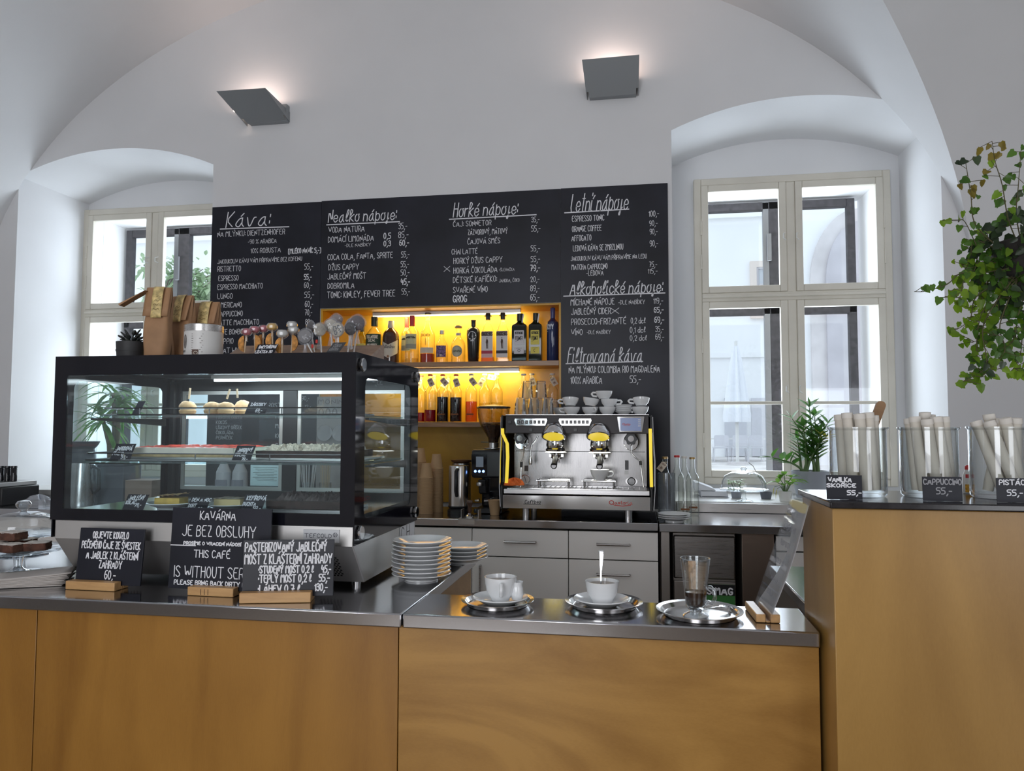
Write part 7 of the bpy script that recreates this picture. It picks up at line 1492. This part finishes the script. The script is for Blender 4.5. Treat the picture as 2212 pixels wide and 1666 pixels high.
for px_, lb in ((483, 'white cleaning bottle behind the case, farther from the notice'), (518, 'white cleaning bottle behind the case, next to the notice')):
    r, x, rr, h = tub('cleaning_bottle', lb, 'bottle', px_, 32, 1020, 4.3, mat('white_plastic', (.62, .63, .66), .4), .9)
    obj('neck', MB().lathe([(rr*.9, h), (rr*.45, h+.05), (rr*.35, h+.07), (rr*.35, h+.10), (0, h+.10)], 24), MAT['white_plastic'], r, local=True); obj('label', lab_patch(rr*1.0, h*.15, h*.8, .9), mat('grey_label', (.30, .31, .36), .6), r, local=True)
a = PY(542, 1049, 2.815); b = PY(606, 1005, 2.815); r = thing('paper_notice', 'printed paper notice taped to the rear of the case', 'notice', ((a[0]+b[0])/2, 2.81, a[1])); obj('sheet', MB().box(a[0], b[0], 2.809, 2.8098, a[1], b[1]), PAPER, r)
t = MB(); 
for i in range(9): ribbon(t, [(a[0]+.012+.01*(i % 3), b[1]-.010-i*.0065), (b[0]-.012-.012*(i % 2), b[1]-.010-i*.0065)], .0016, 2.8085)
obj('lettering', t, mat('grey_ink'), r)
for px_, lb, m__, tilt in ((666, 'glass of white drinking straws behind the case', PAPER, .12), (703, 'glass of wooden stirrers behind the case', STICK, .05)):
    x = PX(px_, 1040, 4.25); z0 = ZT; h = PY(px_, 1022, 4.25)[1]-z0; r = thing('straw_holder', lb, 'straw holder', (x, 4.25, z0)); obj('cup', MB().lathe([(0, 0), (.03, 0), (.036, h*.75), (.034, h*.75), (.028, .005), (0, .005)], 24), JARG, r, local=True)
    s_ = MB()
    for i in range(16): a = i*2.4; q = .02*(i/16)**.5; s_.rod((q*math.cos(a), q*math.sin(a), .006), (q*math.cos(a)+tilt*h*math.cos(a)*1.2, q*math.sin(a)+tilt*h*math.sin(a), h*1.25), .0022, n=5)
    o = obj('straws', s_, m__, r, local=True); o['kind'] = 'stuff'
a, b = PX(693, 880, 4.5), PX(752, 880, 4.5); z0, z1 = PY(700, 905, 4.5)[1], PY(700, 858, 4.5)[1]
r = thing('syrup_carton', 'pale carton printed with a maker name behind the case', 'box', ((a+b)/2, 4.5, ZT)); obj('carton', MB().box(a, b, 4.44, 4.56, ZT, z1), mat('pale_carton', (.50, .47, .45), .8), r, .002); t = MB(); write(t, 'MONIN', a+.01, z1-.045, b-a-.02, .026, 4.4392, .004)
for k in range(3): e = disc(a+.03+k*.045, z1-.10, .014, 12, .024); ribbon(t, e+[e[0]], .006, 4.4392)
obj('lettering', t, mat('faint_print', (.24, .2, .2), .8), r)
for px_, lb in ((700, 'left of two round steel discs seen through the case'), (733, 'right of two round steel discs seen through the case')):
    c = PY(px_, 936, 4.42); d_ = MB().lathe([(0, -.012), (.045, -.010), (.052, 0), (.05, .004), (0, .001)], 32).tr(M.Rotation(R(80), 4, 'X')); single('steel_disc', d_, CHROME, lb, 'disc', (c[0], 4.43, c[1]))
# left end: espresso grinder tray with black canisters, plastic bag
a, b = PX(-60, 1060, 4.3), PX(46, 1060, 4.3); z1 = PY(20, 1040, 4.3)[1]
r = thing('small_appliance', 'flat black and silver appliance carrying small black canisters', 'appliance', ((a+b)/2, 4.3, ZT)); obj('appliance_body', MB().box(a, b, 4.15, 4.45, ZT, z1-.03), BLACK, r, .006); obj('silver_deck', MB().box(a-.0, b-.02, 4.15, 4.45, z1-.029, z1), STEEL, r, .004)
for i, px_ in enumerate((2, 16, 30)):
    x = PX(px_, 1025, 4.3); h = PY(px_, 1007, 4.3)[1]-z1; rr = .019
    single('black_canister', MB().lathe([(0, 0), (rr, 0), (rr, h*.8), (rr*.9, h*.84), (rr*1.05, h*.88), (rr*1.0, h), (0, h)], 20), BLACKG, ['leftmost small black canister on the flat appliance', 'middle small black canister on the flat appliance', 'rightmost small black canister on the flat appliance'][i], 'canister', (x, 4.3, z1+.0005))
x, y = PX(62, 1066, 4.06), 4.14
bg_ = MB().grid(30, 12, lambda u, v: ((.11*math.sin(PI*v*.5)*(1+.2*math.sin(5*2*PI*u)))*math.cos(2*PI*u), .08*math.sin(PI*v*.5)*math.sin(2*PI*u), .062*math.cos(PI*v*.5)*(1+.25*math.sin(4*2*PI*u+v*6))+.002))
single('plastic_bag', bg_, glass('bag_film', (.88, .9, .94), 2.0, .3, .2, haze=.25), 'crumpled clear plastic bag beside the flat appliance', 'bag', (x, y, ZT+.0005), smooth=25)
# cable clip loop by the case's left edge

# ---------------------------------------------------------------- labels for parts that look unlike the rest of their thing
PL = {('cap', 'red_cap'): 'red cap', ('cap', 'white_cap'): 'white cap', ('cap', 'gold_cap'): 'gold coloured cap', ('cap', 'cream_cap'): 'cream white cap', ('cap', 'dark_green_cap'): 'dark green cap', ('cap', 'cork_top'): 'cork stopper', ('label', 'green_label'): 'dark green label', ('label', 'purple_label'): 'purple patterned label',
      ('paper_tag', 'tag_paper'): 'hanging paper tag', ('seal_tape', 'gold_tape'): 'gold paper tape', ('light_window', 'yellow_strip'): 'glowing yellow oval', ('light_strip', 'yellow_strip'): 'glowing yellow strip', ('front_plate', 'mirror_steel'): 'mirror polished lower front', ('steel_base', 'satin_steel'): 'brushed steel base',
      ('front_border', 'black_gloss'): 'glossy black glass border', ('wooden_foot', 'beech_block'): 'pale wooden block foot', ('stone_top', 'dark_stone'): 'dark polished stone top', ('yellow_leaves', 'yellow_leaf'): 'yellowing leaves', ('autumn_leaves', 'ivy_autumn'): 'brownish yellow leaves', ('dark_leaves', 'ivy_dark'): 'green leaves coloured dark as in shade',
      ('coffee', 'coffee'): 'dark coffee left in the glass', ('topping', 'strawberry_jelly'): 'red strawberry topping', ('topping', 'crumble'): 'pale crumble topping', ('syrup', 'raspberry_syrup'): 'raspberry red syrup', ('syrup', 'blackcurrant_syrup'): 'black syrup', ('syrup', 'orange_syrup'): 'orange syrup', ('display_panel', 'black_gloss'): 'glossy black control panel', ('lit_button', 'blue_led'): 'blue lit button',
      ('lamp_tube', 'cool_led'): 'bright white LED tube', ('diffuser', 'warm_led'): 'glowing warm light bar', ('orange_slice', 'dried_orange'): 'dried orange slice', ('tamper', 'walnut'): 'dark wooden handle', ('screen', 'screen_blue'): 'blue touch screen', ('shoulder', 'green_glass'): 'bright green glass shoulder'}
for o in bpy.data.objects:
    if o.parent and o.type == 'MESH' and o.data.materials:
        k = (o.name.split('.')[0], o.data.materials[0].name.split('.')[0])
        if k in PL: o['label'] = PL[k]
